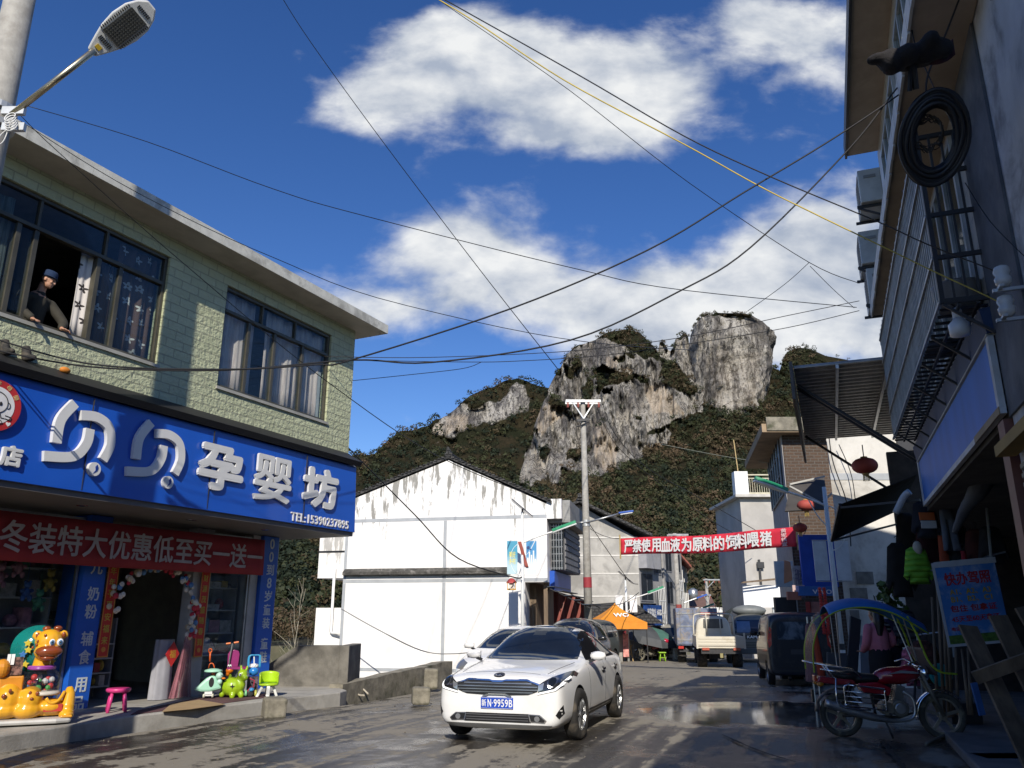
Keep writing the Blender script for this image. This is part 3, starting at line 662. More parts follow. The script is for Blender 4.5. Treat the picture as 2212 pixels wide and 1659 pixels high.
text('character', '店', LET, sign, MX(-2.87, YS+.015, 3.575), (.27, .25), .05, .04)
mb = MB(); mb.lathe([(.335, YS-.03), (.335, YS+.02)], 40, (-3.19, 0, 4.18), 'y'); lg = mb.build('round_emblem', mat('emblem_red', (.45, .03, .03), .4), sign)
mb = MB(); mb.lathe([(.245, YS-.034), (.245, YS-.02)], 40, (-3.19, 0, 4.18), 'y'); mb.build('emblem_disc', mat('emblem_white', (.72, .71, .70), .5), lg)
INK = mat('ink', (.02, .02, .02), .6)
mb = MB()
def line(pts, r=.006): mb.tube([(x, YS-.036, z) for x, z in pts], r, 5)
line([(-3.19+.15*math.cos(t), 4.22+.14*math.sin(t)) for t in np.linspace(-2.2, 3.6, 26)]); line([(-3.035+.03*math.cos(t), 4.2+.04*math.sin(t)) for t in np.linspace(-1.6, 1.6, 8)])
line([(-3.12, 4.09), (-3.1, 4.03), (-3.06, 4.03)]); line([(-3.05, 4.07), (-2.97, 4.06), (-2.98, 4.02), (-3.05, 4.03)]); line([(-3.1, 4.0), (-3.07, 3.97), (-3.11, 3.95)])
mb.ball((-3.13, YS-.036, 4.21), (.02, .008, .028)); mb.ball((-3.25, YS-.036, 4.21), (.02, .008, .028)); line([(-3.23, 4.14), (-3.19, 4.125), (-3.15, 4.14)])
mb.build('baby_drawing', INK, lg)
for a, ch in ((62, '母'), (32, '婴'), (92, '孕')): text('emblem_lettering', ch, mat('gold', (.6, .45, .2), .5), lg, MX(-3.19+.288*math.cos(rad(a)), YS-.031, 4.18+.288*math.sin(rad(a)))@Matrix.Rotation(rad(a-90), 4, 'Z'), (.065, .06), .004, .01)
mb = MB(); hx, hz = -2.99, 3.97
mb.pxz([(hx+.03*math.sin(t)**3, hz+.026*(1.0*math.cos(t)-.4*math.cos(2*t)-.2*math.cos(3*t))) for t in np.linspace(0, 2*PI, 18, endpoint=False)], YS-.036, YS-.03); mb.build('heart', WHITEP, lg)

# ---- banner over the door, couplets, door arch
ban = empty('sale_banner', 'dark red cloth sale banner with grey characters hanging under the blue shop sign', 'banner', frame=LF)
mb = MB(); mb.grid(60, 5, lambda i, j: (-4.4+7.68*i, -.32+.012*math.sin(i*40)+.01*math.sin(i*17+j*3), 2.36+.04*(1-i)*0+.69*j-.02*math.sin(i*3.1))); mb.build('cloth', mat('banner_red', (.28, .022, .03), .8, var=.1), ban, smooth=True, solid=.004)
text('lettering', '冬装特大优惠低至买一送一', mat('letter_dull', (.42, .37, .37), .7), ban, MX(.56, -.352, 2.69), (5.25, .44), .004, .016, 1.02)
def couplet(x0, z0, z1, s, lab):
    c = empty('door_couplet', lab, 'couplet', 'spring couplets beside the shop door', frame=LF); w_ = .2
    mb = MB(); mb.box(x0, x0+w_, -.05, -.044, z0, z1); mb.build('paper_strip', mat('couplet_red', (.55, .03, .02), .6, var=.1), c)
    mb = MB()
    for x in (x0, x0+w_-.016): mb.box(x, x+.016, -.054, -.051, z0, z1)
    mb.box(x0+.016, x0+w_-.016, -.054, -.051, z0, z0+.02); mb.lathe([(.04, -.056), (.04, -.051)], 14, (x0+w_/2, 0, z0+.12), 'y'); mb.build('gold_border', mat('gold_print', (.62, .25, .04), .5), c)
    n = len(s)
    for i, ch in enumerate(s): text('lettering', ch, mat('gold_ink', (.55, .42, .05), .5), c, MX(x0+w_/2, -.051, z1-.14-(z1-z0-.4)*i/(n-1)), (.11, .12), .004, .01)
couplet(-.01, .95, 2.44, '年年平平安福来', 'red paper couplet beside the blue pillar nearest the giraffe ride')
couplet(1.98, .87, 2.40, '财源茂盛随春到', 'red paper couplet on the jamb right of the flower arch')
arch = empty('flower_arch', 'door arch of white, red and blue paper flowers with pink gauze', 'arch', frame=LF)
fm = [mat('petal_white', (.62, .58, .50), .8), mat('petal_red', (.45, .03, .05), .8), mat('petal_blue', (.10, .22, .42), .8), mat('petal_cream', (.55, .45, .3), .8)]
mb = MB()
for i in range(120):
    t = random.uniform(0, 1); 
    if t < .62: a = rad(178-175*t/.62); x, z = .95+.86*math.cos(a), 1.62+.80*math.sin(a)
    else: x, z = 1.80, 1.62-.40*(t-.62)/.38
    x += random.uniform(-.09, .09); z += random.uniform(-.08, .08); mb.mat(random.choice([0, 0, 0, 1, 1, 2, 3]))
    r = random.uniform(.035, .055); mb.ball((x, -.12+random.uniform(-.07, .05), z), (r, r*.7, r), 7, 5)
mb.build('paper_flowers', fm, arch)
mb = MB(); mb.grid(30, 14, lambda i, j: (1.74+(i-.5)*(.14+.30*(1-j)**1.3)-.06*(1-j), -.14+.05*math.sin(i*38)*(1.2-j), .22+1.05*j)); mb.build('pink_gauze', mat('gauze', (.5, .2, .24), .9, alpha=.45, var=.3), arch, smooth=True)
mb = MB(); mb.grid(40, 10, lambda i, j: (1.40+.17*math.cos(2*PI*i)*(1.15-.15*j)+.012*math.sin(i*50), .06+.13*math.sin(2*PI*i)*(1.15-.15*j), .21+.98*j)); mb.lathe([(.001, 1.192), (.165, 1.19)], 20, (1.40, .06, 0)); tag(mb.build('draped_stand', mat('drape_white', (.30, .30, .33), .85), None, smooth=True), 'grey white cloth draped stand in the shop doorway', 'stand').matrix_world = Matrix.Translation(LF.o)@Matrix.Rotation(LF.rz, 4, 'Z')
mb = MB(); mb.pxz([(1.27, .95), (1.42, .74), (1.57, .95), (1.42, 1.16)], -.14, -.132); dsh = mb.build('fortune_paper', mat('fu_red', (.5, .02, .02), .6)); tag(dsh, 'red diamond fortune paper on the white draped stand', 'paper'); dsh.matrix_world = Matrix.Translation(LF.o)@Matrix.Rotation(LF.rz, 4, 'Z')
text('lettering', '福', mat('fu_gold', (.5, .25, .03), .5), dsh, MX(1.42, -.141, .95), (.13, .13), .004, .012)
# ---- shelves and goods indoors
def shelf_unit(x0, x1, y, zs, label, goods, dens=.8, size=(.08, .26)):
    s = empty('display_shelf', label, 'shelf', 'shelves inside the baby shop', frame=LF)
    mb = MB()
    for z in zs: mb.box(x0, x1, y, y+.36, z, z+.025)
    mb.build('shelf_board', mat('shelf_white', (.5, .5, .5), .5), s)
    mb = MB()
    for x in (x0, x1-.03): mb.box(x, x+.03, y+.004, y+.356, .2, zs[-1]+.45)
    mb.box(x0+.03, x1-.03, y+.36, y+.375, .2, zs[-1]+.45); mb.build('shelf_frame', mat('shelf_grey', (.3, .31, .33), .5), s)
    mb = MB()
    for z in zs:
        x = x0+.05
        while x < x1-.12:
            w_ = random.uniform(*size); h = random.uniform(.10, .30)
            if x+w_ > x1-.03: break
            if random.random() < dens:
                mb.mat(random.randrange(8)); 
                if random.random() < .7: mb.box(x, x+w_, y+.03, y+.3, z+.026, z+.026+h)
                else: mb.ball((x+w_/2, y+.15, z+.026+h*.45), (w_*.45, .1, h*.45), 10, 7)
            x += w_+.012
    g = mb.build('shop_goods', goods); g.matrix_world = Matrix.Translation(LF.o)@Matrix.Rotation(LF.rz, 4, 'Z'); return tag(g, 'boxed toys, bottles and soft goods on '+label, 'goods', kind='stuff')
gm = [mat('goods_%s' % n, c, .6, var=.3, vscale=9) for n, c in zip('abcdefgh', [(.45, .42, .40), (.35, .05, .06), (.05, .12, .35), (.40, .28, .05), (.08, .25, .15), (.40, .18, .25), (.15, .30, .36), (.10, .09, .09)])]
shelf_unit(2.3, 3.32, .35, (.45, .85, 1.25, 1.68, 2.1, 2.5), 'tall white shelf behind the glass right of the door', gm, .95, (.15, .34))
shelf_unit(.15, 1.15, 1.0, (.4, .62, .86, 1.1), 'low shelf inside the doorway', gm, .8, (.05, .16))
shelf_unit(.1, 3.3, 4.1, (.5, 1., 1.5, 2., 2.5), 'back shelf deep inside the shop', gm, .8)
shelf_unit(-2.9, -.5, .55, (.5, .95, 1.4, 1.85, 2.3), 'shelf behind the display window left of the pillar', gm, .6, (.1, .3))
# soft toys hanging in the display window
for i in range(12):
    x = -.75-.2*i+random.uniform(-.06, .06); z = random.uniform(1.75, 2.3); m = random.choice(gm)
    mb = MB(); k = random.uniform(.7, 1.1); mb.ball((x, .3, z), (.08*k, .07, .10*k)); mb.ball((x, .28, z+.15*k), .065*k); mb.ball((x-.05*k, .28, z+.21*k), .022); mb.ball((x+.05*k, .28, z+.21*k), .022)
    for s in (-1, 1): mb.ball((x+s*.07*k, .27, z-.10*k), (.035, .035, .05)); mb.ball((x+s*.09*k, .28, z+.03), (.04, .03, .03))
    mb.tube([(x, .3, z+.2*k), (x, .3, 3.1)], .004, 4)
    o = mb.build('soft_toy', m, smooth=True); o.matrix_world = Matrix.Translation(LF.o)@Matrix.Rotation(LF.rz, 4, 'Z'); tag(o, 'stuffed toy hanging on a string in the dark display window left of the pillar', 'toy', 'stuffed toys hanging in the display window')

# ---- pavement in front, low wall, slab, kerb blocks
PAVE = mat('pavement_concrete', (.36, .345, .31), .8, var=.15, vscale=3, bump=.2, bscale=30, dirt_sheen=(.2, .18, .15), damt=.6, dscale=.9)
mb = MB(); mb.pxy([(-8.4, 2), (-6.2, 10.45), (-5.5, 12.4), (-3.25, 16.1), (-3.22, 16.55), (-3.55, 17.2), (-4.2, 21), (-16, 21), (-22, 2)], -.3, .2); tag(mb.build('pavement', PAVE, bevel=.02), kind='structure')
mb = MB()
def mat_poly(pts, z): mb.pxy([(p.x, p.y) for p in pts], z, z+.006)
mat_poly([PZ(282, 1545, .2), PZ(440, 1526, .2), PZ(570, 1508, .2), PZ(600, 1497, .2), PZ(430, 1508, .2), PZ(300, 1535, .2)], .204)
tag(mb.build('door_mat', mat('maroon_carpet', (.10, .045, .05), .95, var=.2)), 'maroon carpet strip on the pavement before the shop door', 'mat')
mb = MB(); mat_poly([PZ(350, 1540, .2), PZ(415, 1534, .2), PZ(486, 1524, .2), PZ(430, 1514, .2), PZ(370, 1523, .2)], .215); tag(mb.build('cardboard_sheet', mat('cardboard', (.36, .25, .13), .85, var=.08)), 'torn flattened cardboard lying on the maroon carpet', 'cardboard')
mb = MB(); mb.pxz([(-5.3, .1), (-5.3, .45), (-4.42, 1.0), (-3.55, 1.0), (-3.55, .1)], 17.3, 17.52); mb.box(-3.55, -3.35, 17.25, 18.6, .0, 1.0); tag(mb.build('concrete_wall', mat('shade_toned_concrete', (.15, .14, .12), .9, var=.3, bump=.3, bscale=20, dirt_sheen=(.06, .055, .045), damt=.7), bevel=.015), 'grey concrete end wall with a sloping top beside the blue shop pillar', 'wall')  # concrete darkened all over to imitate the shade on this wall
MOSSW = mat('mossy_concrete', (.22, .20, .155), .9, var=.3, vscale=4, bump=.5, bscale=18, dirt_sheen=(.05, .055, .025), damt=.9, dscale=1.5)
mb = MB(); n = 16; A, B_ = Vector((-3.38, 16.95, 0)), Vector((-1.6, 22.6, 0)); nn = Vector((-.95, .3, 0))
hh = [.27+.16*i/n+.035*mnoise.noise(Vector((i*.6, 0, 2))) for i in range(n+1)]
for i in range(n):
    p, q = A.lerp(B_, i/n), A.lerp(B_, (i+1)/n)
    P4 = [p, q, q+nn*.3, p+nn*.3]; g0 = zr(p.y)-1.2
    mb.add([(v.x, v.y, g0) for v in P4]+[(v.x, v.y, hh[i+(k in (1, 2))]) for k, v in enumerate(P4)], [(4, 5, 6, 7), (0, 1, 5, 4), (2, 3, 7, 6)]+([(1, 2, 6, 5)] if i == n-1 else [])+([(3, 0, 4, 7)] if i == 0 else []))
tag(mb.build('low_wall', MOSSW), 'low mossy parapet wall along the road before the white house', 'wall')
def block(p, w_, h, lab, rz=0):
    mb = MB(); mb.box(-w_/2, w_/2, -w_*.42, w_*.42, -.03, h); o = mb.build('stone_block', MOSSW, bevel=.045); o.location = p; o.rotation_euler = (.03, .04, rz); tag(o, lab, 'stone block', 'stone kerb blocks')
block(PZ(590, 1548), .36, .30, 'squat mossy stone block beside the pavement kerb', .5)
block(PZ(908, 1518), .34, .28, 'squared stone block on the muddy road edge left of the white car', .2)
block(Vector((-1.95, 20.3, -.05)), .34, .42, 'pale stone block standing against the end of the low wall', .1)
mb = MB(); p = PZ(740, 1483, .15); mb.tube(spline([p, p+Vector((.25, -.1, .05)), p+Vector((.4, -.35, -.12)), p+Vector((.55, -.5, -.13))], 8), .018, 6); mb.tube(spline([p+Vector((.1, 0, .08)), p+Vector((.35, -.05, .02)), p+Vector((.6, -.3, -.12))], 8), .018, 6)
tag(mb.build('rope', mat('pale_rope', (.5, .45, .36), .9)), 'pale rope ends lying over the low wall corner', 'rope')
# shoes and an orange scrap on top of the sign
def on_left(o): o.matrix_world = Matrix.Translation(LF.o)@Matrix.Rotation(LF.rz, 4, 'Z')@o.matrix_world; return o
for i, x in enumerate((-3.02, -2.72)):
    mb = MB(); mb.ball((x, -1.36, 4.98), (.055, .13, .05)); mb.ball((x, -1.27, 5.04), (.06, .07, .10)); mb.tube([(x, -1.26, 5.05), (x, -1.24, 5.16)], [.06, .055], 10)
    o = blob(mb, .014, RUBBER, 'boot', sm=3); on_left(o); tag(o, ('dark boot drying on the sign top, left of the pair', 'dark boot drying on the sign top, right of the pair')[i], 'boot', 'pair of boots on the sign')
mb = MB(); mb.ball((-2.15, -1.3, 4.97), (.08, .05, .05)); tag(on_left(mb.build('orange_peel', mat('orange', (.6, .2, .02), .7), smooth=True)), 'small orange scrap on the black top of the sign', 'scrap')

# ---- street lamp pole at the left edge
lp = empty('street_lamp', 'concrete utility pole with a steel arm and white LED street lamp', 'street lamp', loc=(-5.74, 7.66, 0))
mb = MB(); mb.tube([(0, 0, -.3), (0, 0, 12)], [.21, .135], 24); mb.build('pole', CONCP, lp, smooth=True)
def lpx(u, v, dy=0): return PY(u, v, 7.66+dy)-Vector((-5.74, 7.66, 0))
a, b_ = lpx(25, 248, -.2), lpx(205, 108, -.35)
mb = MB(); mb.tube([a, b_], .033, 12); mb.build('arm', mat('arm_steel', (.42, .37, .26), .3, .9, var=.15), lp, smooth=True)
d = (b_-a).normalized(); 
side = d.cross(Vector((0, 0, 1))).normalized(); up = side.cross(d)
tl = rad(34); side2 = side*math.cos(tl)+up*math.sin(tl); up2 = up*math.cos(tl)-side*math.sin(tl)
M = Matrix((d, side2, up2)).transposed()
L = .84; o0 = b_-d*.05
prof = [(0, .05), (.08, .075), (.2, .11), (.35, .15), (.55, .175), (.75, .165), (.9, .12), (1, .055)]
mb = MB(); ring = lambda zz, k: [o0+M@Vector((x*L, s*hw*k, zz)) for s in (1, -1) for x, hw in (prof if s > 0 else prof[::-1])]
r0, r1, r2 = ring(.0, 1), ring(.06, 1), ring(.11, .72); n = len(r0)
mb.add(r0+r1+r2, [tuple(range(n-1, -1, -1)), tuple(range(2*n, 3*n))]+[(j*n+i, j*n+(i+1) % n, (j+1)*n+(i+1) % n, (j+1)*n+i) for j in range(2) for i in range(n)])
head = mb.build('lamp_head', mat('lamp_white', (.62, .62, .6), .35, var=.05), lp, bevel=.015)
mb = MB(); mb.cbox(o0+M@Vector((.46, 0, -.012)), (.40, .21, .03), M); led = mb.build('light_panel', mat('led_panel', (.05, .05, .045), .35, var=.4, vscale=60), head)
mb = MB()
for i in range(12):
    for j in range(7): mb.cbox(o0+M@Vector((.29+i*.031, -.085+j*.028, -.0285)), (.012, .011, .004), M)
mb.build('led_row', mat('led', (.10, .10, .09), .3), led)
mb = MB()
for i in range(8): mb.cbox(o0+M@Vector((.19, -.07+i*.02, -.004)), (.05, .008, .012), M); mb.cbox(o0+M@Vector((.72, -.07+i*.02, -.004)), (.04, .008, .012), M)
for i in range(15):
    for s in (-1, 1): mb.cbox(o0+M@Vector((.27+i*.027, s*.132, -.004)), (.009, .026, .012), M); mb.cbox(o0+M@Vector((.30+i*.022, s*.152, .035)), (.009, .01, .03), M)
mb.build('vents', BLACK, head)
mb = MB(); mb.cbox(o0+M@Vector((.1, .0, -.003)), (.05, .06, .008), M); mb.build('sticker', mat('yellow_sticker', (.6, .4, .03), .5), head)
mb = MB()
for v in (238, 272): c_ = lpx(25, v); mb.lathe([(.205, -.035), (.205, .035), (.19, .035)], 24, (0, 0, c_.z))
for v in (240, 275): c_ = lpx(30, v, -.2); mb.cbox(c_, (.24, .05, .09))
mb.build('clamp', GALV, lp)
mb = MB(); c_ = lpx(24, 255, -.24)
for i in range(5): mb.tube([c_+Vector((.05*math.cos(t)+.01*i, .03*math.sin(t)-.02, -.03*i+.07*math.sin(t))) for t in np.linspace(0, 6.28, 16)], .007, 5)
mb.tube(spline([c_+Vector((0, 0, -.1)), c_+Vector((-.03, 0, -.28)), c_+Vector((-.09, 0, -.33)), c_+Vector((-.08, 0, -.22)), c_+Vector((0, 0, -.12))]), .007, 5)
mb.build('cable_loop', mat('cable_white', (.6, .6, .58), .5), lp, smooth=True)

BARK = mat('pale_bark', (.30, .27, .20), .85, var=.3, vscale=6)
def bare_tree(p, h, lab, seed):
    r_ = random.Random(seed); o = empty('bare_tree', lab, 'tree', 'bare winter trees between the houses', loc=p)
    mb = MB(); br = MB()
    def grow(a, d, L, r, k, tgt):
        pts = [a]; 
        for i in range(4): d = (d+Vector((r_.gauss(0, .10), r_.gauss(0, .10), r_.gauss(.03, .06)))).normalized(); pts.append(pts[-1]+d*L/4)
        tgt.tube(pts, [r*(1-.14*i) for i in range(5)], 6)
        if k > 0:
            for _ in range(3): q = pts[r_.choice((2, 3, 4))]; grow(q, (d+Vector((r_.gauss(0, .55), r_.gauss(0, .5), r_.gauss(.1, .3)))).normalized(), L*r_.uniform(.5, .75), r*.5, k-1, br)
    grow(Vector((0, 0, 0)), Vector((r_.uniform(-.1, .1), 0, 1)), h*.5, .085, 3, mb); mb.build('trunk', BARK, o, smooth=True); br.build('branches', BARK, o, smooth=True)
for i, (u, Y, h, l) in enumerate(((612, 37, 10.0, 'tall bare pale barked tree just right of the blue shop pillar'), (640, 41, 9.0, 'slender bare tree before the wooded slope, middle of three'), (666, 45, 8.0, 'small bare bush-like tree by the white house annex'))):
    p = PY(u, 1400, Y); p.z = gz(p.x, Y)-.2; bare_tree(p, h, l, i+3)
# ================================================================ the middle of the street
def stained(name, col, zt, amt=.9, seed=0., x0=4.2, slope=.37):
    """whitewash with dark runs washed down from the roof edge"""
    m = bpy.data.materials.new(name); m.use_nodes = True; t = NT(m.node_tree); b = t.n['Principled BSDF']
    co = t.node('ShaderNodeTexCoord').outputs['Object']; x, y, z = t.sep(co)
    edge = t.math('SUBTRACT', zt, t.math('MULTIPLY', t.math('ABSOLUTE', t.math('SUBTRACT', x, x0)), slope))
    dep = t.math('SUBTRACT', edge, z)
    run = t.noise(t.comb(t.math('ADD', x, seed), t.math('MULTIPLY', z, .12), y), 4.2, 5, .7); br = t.noise(t.comb(x, z, y), 3.2, 7, .75)
    k = t.math('SUBTRACT', t.ramp(run, .46, .66), t.ramp(dep, .25, 2.7)); k = t.math('ADD', k, t.math('MULTIPLY', t.math('SUBTRACT', br, .5), 1.0))
    k = t.math('MULTIPLY', t.ramp(k, .0, .5), amt)
    soft = t.noise(co, .8, 6, .65)
    c = t.mix(t.math('MULTIPLY', t.ramp(soft, .42, .75), .30), col, (.55, .52, .46)); c = t.mix(k, c, (.10, .095, .07))
    t.put(b.inputs['Base Color'], c); b.inputs['Roughness'].default_value = .85
    bn = t.node('ShaderNodeBump'); bn.inputs['Strength'].default_value = .15; t.put(bn.inputs['Height'], t.noise(co, 9, 5, .6)); t.put(b.inputs['Normal'], bn.outputs[0]); return m
WASH = stained('whitewash', (.86, .845, .82), 7.55, .75)
BAND = mat('grey_band', (.38, .40, .42), .8, var=.08); TILEG = brick_mat('roof_tiles', (.075, .072, .07), (.05, .05, .05), (.02, .02, .02), .22, .16, .85, 1., .2)
GREYW = mat('grey_render', (.40, .385, .35), .9, var=.2, vscale=.9, bump=.2, bscale=14, dirt_sheen=(.22, .21, .19), damt=.75, dscale=.7)
DGREY = mat('slate_trim', (.20, .20, .21), .7, var=.15)
WF = Fr(-6.6, 32, 102.4)
wh = empty('white_house', 'two storey whitewashed gable house with grey bands and stained upper wall', 'building', frame=WF)
DP = 5.2
mb = MB()
mb.pxz([(0, -3), (7.25, -3), (7.25, 2.78), (8.1, 2.78), (8.1, 5.66), (4.2, 7.5), (0, 6.0)], 0, DP); mb.box(8.1, 8.66, .02, .3, 5.1, 5.84)
mb.build('wall', WASH, wh)
mb = MB()
for (xa, za, xb, zb) in ((-.3, 5.94, 4.2, 7.56), (4.2, 7.56, 8.3, 5.66)):
    mb.add([(xa, -.10, za), (xb, -.10, zb), (xb, DP+.1, zb), (xa, DP+.1, za), (xa, -.10, za+.11), (xb, -.10, zb+.11), (xb, DP+.1, zb+.11), (xa, DP+.1, za+.11)], [(0, 3, 2, 1), (4, 5, 6, 7), (0, 1, 5, 4), (2, 3, 7, 6), (3, 0, 4, 7), (1, 2, 6, 5)])
rf = mb.build('roof', TILEG, wh)
mb = MB()
for k in range(30):
    for (xa, za, xb, zb) in ((-.3, 5.94, 4.2, 7.56), (4.2, 7.56, 8.3, 5.66)):
        f = (k+.5)/30; mb.cbox((xa+(xb-xa)*f, -.11, za+(zb-za)*f+.115), (.10, .06, .05))
mb.build('edge_tiles', TILEG, rf)
mb = MB(); mb.box(4.05, 4.35, -.1, DP, 7.62, 7.76); mb.add([(4.08, -.12, 7.6), (4.32, -.12, 7.6), (4.30, .5, 7.72), (4.10, .5, 7.72), (4.16, -.2, 8.0), (4.24, -.2, 8.0), (4.22, -.05, 7.98), (4.18, -.05, 7.98)], [(0, 3, 2, 1), (4, 5, 6, 7), (0, 1, 5, 4), (1, 2, 6, 5), (2, 3, 7, 6), (3, 0, 4, 7)]); mb.build('ridge', TILEG, rf)
for bx in ((0.0, 8.1, 5.13, 5.26), (0, 8.1, 2.80, 2.93), (.13, 7.2, -.42, -.30)):
    mb = MB(); mb.box(bx[0], bx[1], -.006, .02, bx[2], bx[3]); mb.build('grey_band', BAND, wh)
for bx in ((4.05, 4.18, -.29, 2.79), (4.05, 4.18, 2.94, 5.12), (-.003, .12, -.6, 2.79), (-.003, .12, 2.94, 5.12)):
    mb = MB(); mb.box(bx[0], bx[1], -.005, .02, bx[2], bx[3]); mb.build('grey_band', BAND, wh)
mb = MB(); mb.pyz([(.0, 3.06), (-.22, 3.10), (-.22, 3.20), (0, 3.34)], .05, 6.7); mb.build('ledge', mat('black_mould', (.06, .057, .05), .9, var=.5, dirt_sheen=(.4, .38, .35), damt=.4, dscale=4), wh)
mb = MB(); mb.box(-1.33, -.01, .5, 3.2, 3.02, 5.6); mb.box(-1.30, -.01, .5, 3.2, -.6, 1.88); mb.build('annex', stained('whitewash_annex', (.80, .78, .75), 4.6, .5, 3., 0, 0), wh)
mb = MB(); mb.box(-1.36, -.01, .47, .49, 4.03, 4.09); mb.build('annex_line', BLACK, wh)
mb = MB(); mb.tube([(-.56, .38, 3.42), (-.56, .38, .98), (-.50, .38, .93), (.02, .2, .93)], .055, 10); mb.build('drain_pipe', WHITEP, wh, smooth=True)
# street side: slatted balcony, parapet, shop sign, awning
mb = MB(); mb.box(8.102, 8.95, .32, DP, 4.98, 5.82); mb.build('parapet', mat('grey_tile', (.26, .26, .25), .7, var=.15, vscale=8, bump=.2), wh, bevel=.01)
mb = MB(); mb.box(8.11, 8.6, 1.1, DP, 3.25, 4.97)
for k in range(7): mb.box(8.605, 8.64, 1.1, DP, 3.3+k*.24, 3.3+k*.24+.17)
mb.build('slatted_balcony', DGREY, wh)
mb = MB()
for k in range(5): mb.box(8.15+k*.1, 8.17+k*.1, .55, .58, 3.25, 4.97)
for k in range(7): mb.box(8.12, 8.6, .56, .575, 3.3+k*.26, 3.32+k*.26)
mb.build('window_grille', STEEL, wh)
mb = MB(); mb.box(8.112, 8.6, .75, 1.0, 3.25, 4.97); mb.build('side_window', mat('dark_pane', (.03, .035, .04), .15), wh)
mb = MB(); mb.box(8.112, 8.3, .4, 4.6, 2.5, 3.2); mb.build('side_sign', BLUE, wh)
mb = MB(); mb.box(7.26, 7.5, .9, 5, -.7, 2.76); mb.box(7.9, 8.05, .3, .45, -.7, 2.76); mb.build('porch_wall', WOOD, wh)
aw = empty('striped_awning', 'dark slatted awning sloping out from the white house front', 'awning', frame=WF)
mb = MB()
for k in range(5): mb.bar((8.2+k*.32, .1, 2.62-k*.16), (8.2+k*.32, 4.2, 2.62-k*.16), .24, .03)
mb.build('slat', mat('awning_blue_black', (.035, .05, .075), .5), aw)
mb = MB(); mb.bar((8.15, .2, 2.55), (9.7, .2, 1.82), .03); mb.bar((8.15, 4, 2.55), (9.7, 4, 1.82), .03); mb.build('strut', DARK, aw)
rs = empty('rusty_shed', 'rust red corrugated iron shed front beside the white house', 'shed')
a, b_ = PY(1196, 1312, 33), PY(1262, 1262, 33)
mb = MB(); n = 26
for i in range(n): x0 = a.x+(b_.x-a.x)*i/n; mb.box(x0, x0+.035, 33, 33.05, -.6, 2.55-i*.014); mb.box(x0+.0351, x0+(b_.x-a.x)/n-.001, 33.015, 33.05, -.6, 2.55-i*.014)
mb.build('corrugated_wall', mat('rust_red', (.24, .055, .04), .7, var=.35, vscale=2, stretch=(3, 1, .4), dirt_sheen=(.4, .36, .32), damt=.35, dscale=2), rs)
mb = MB(); mb.box(a.x, b_.x, 32.95, 32.99, 1.0, 1.25); mb.box(a.x, a.x+1, 32.9, 32.94, .3, 1.0); mb.build('plank', mat('red_plank', (.22, .04, .035), .7), rs)

# ---- solar street lamps
GREEN = mat('lamp_green', (.02, .22, .10), .35); LBLUE = mat('lamp_blue', (.03, .10, .42), .35)
def solar_lamp(name, base, H, arm, lab, ban=None, sx=1, cap=GREEN, hz=.75, panel=True, az=0):
    o = empty(name, lab, 'street lamp', 'street lamps along the road', loc=base, rz=az)
    mb = MB(); mb.tube([(0, 0, 0), (0, 0, H)], [.075, .05], 12); mb.build('pole', mat('lamp_pole_white', (.68, .70, .70), .4, var=.06), o, smooth=True)
    hz = H*hz+.5; e = Vector((sx*arm, -.05, hz+arm*.36)); mb = MB()
    mb.tube(spline([(0, 0, hz), (sx*arm*.5, -.03, hz+arm*.2), e], 4), .028, 8); mb.tube(spline([(0, 0, hz-.55), (sx*arm*.25, 0, hz-.25), (sx*arm*.45, -.02, hz+.14)], 5), .016, 6)
    mb.tube([Vector((-sx*.42*math.sin(t), 0, hz-.55+.55*math.cos(t))) for t in np.linspace(0, PI, 14)], .016, 6); mb.build('arm', WHITEP, o, smooth=True)
    d = Vector((sx, -.05, .36)).normalized(); up = Vector((-sx*.36, 0, 1)).normalized(); sd_ = d.cross(up); M = Matrix((d, sd_, up)).transposed()
    h = MB(); pr = [(0, .05), (.15, .09), (.4, .13), (.7, .13), (.92, .07)]; ring = lambda z, k: [e+M@Vector((x*.95, s*w_*k, z)) for s in (1, -1) for x, w_ in (pr if s > 0 else pr[::-1])]
    r0, r1 = ring(0, 1), ring(.1, .6); n = len(r0)
    h.add(r0+r1, [tuple(range(n, 2*n))]+[(i, (i+1) % n, n+(i+1) % n, n+i) for i in range(n)]); hd = h.build('lamp_head', cap, o, bevel=.01)
    h = MB(); h.add([p-up*.005 for p in r0]+[p-up*.045 for p in r0], [tuple(range(n)), tuple(range(2*n-1, n-1, -1))]+[(i, (i+1) % n, n+(i+1) % n, n+i) for i in range(n)]); h.build('lamp_glass', mat('lamp_lens', (.6, .62, .6), .3), hd)
    if panel:
        mb = MB(); R3 = Matrix.Rotation(rad(-38*1), 3, 'Y'); mb.cbox((0, 0, H+.12), (.95, .5, .03), Matrix.Rotation(rad(40), 3, 'Y')); mb.build('solar_panel', mat('solar_cell', (.02, .022, .035), .2, var=.3), o)
        mb = MB(); mb.tube([(0, 0, H-.05), (0, 0, H+.1)], .03, 8); mb.build('panel_bracket', DARK, o)
    if ban:
        zt, zb, bw, off, cols = ban
        for s, c in zip((-1, 1), cols):
            p = MB(); x0 = s*off if s > 0 else -off-bw; p.box(x0, x0+bw, -.01, .01, zb, zt); f = p.build('banner', c, o)
            p = MB(); p.bar((0, 0, zt+.02), (s*(off+bw), 0, zt+.02), .02); p.bar((0, 0, zb-.02), (s*(off+bw), 0, zb-.02), .02); p.build('banner_rod', GALV, o)
    return o
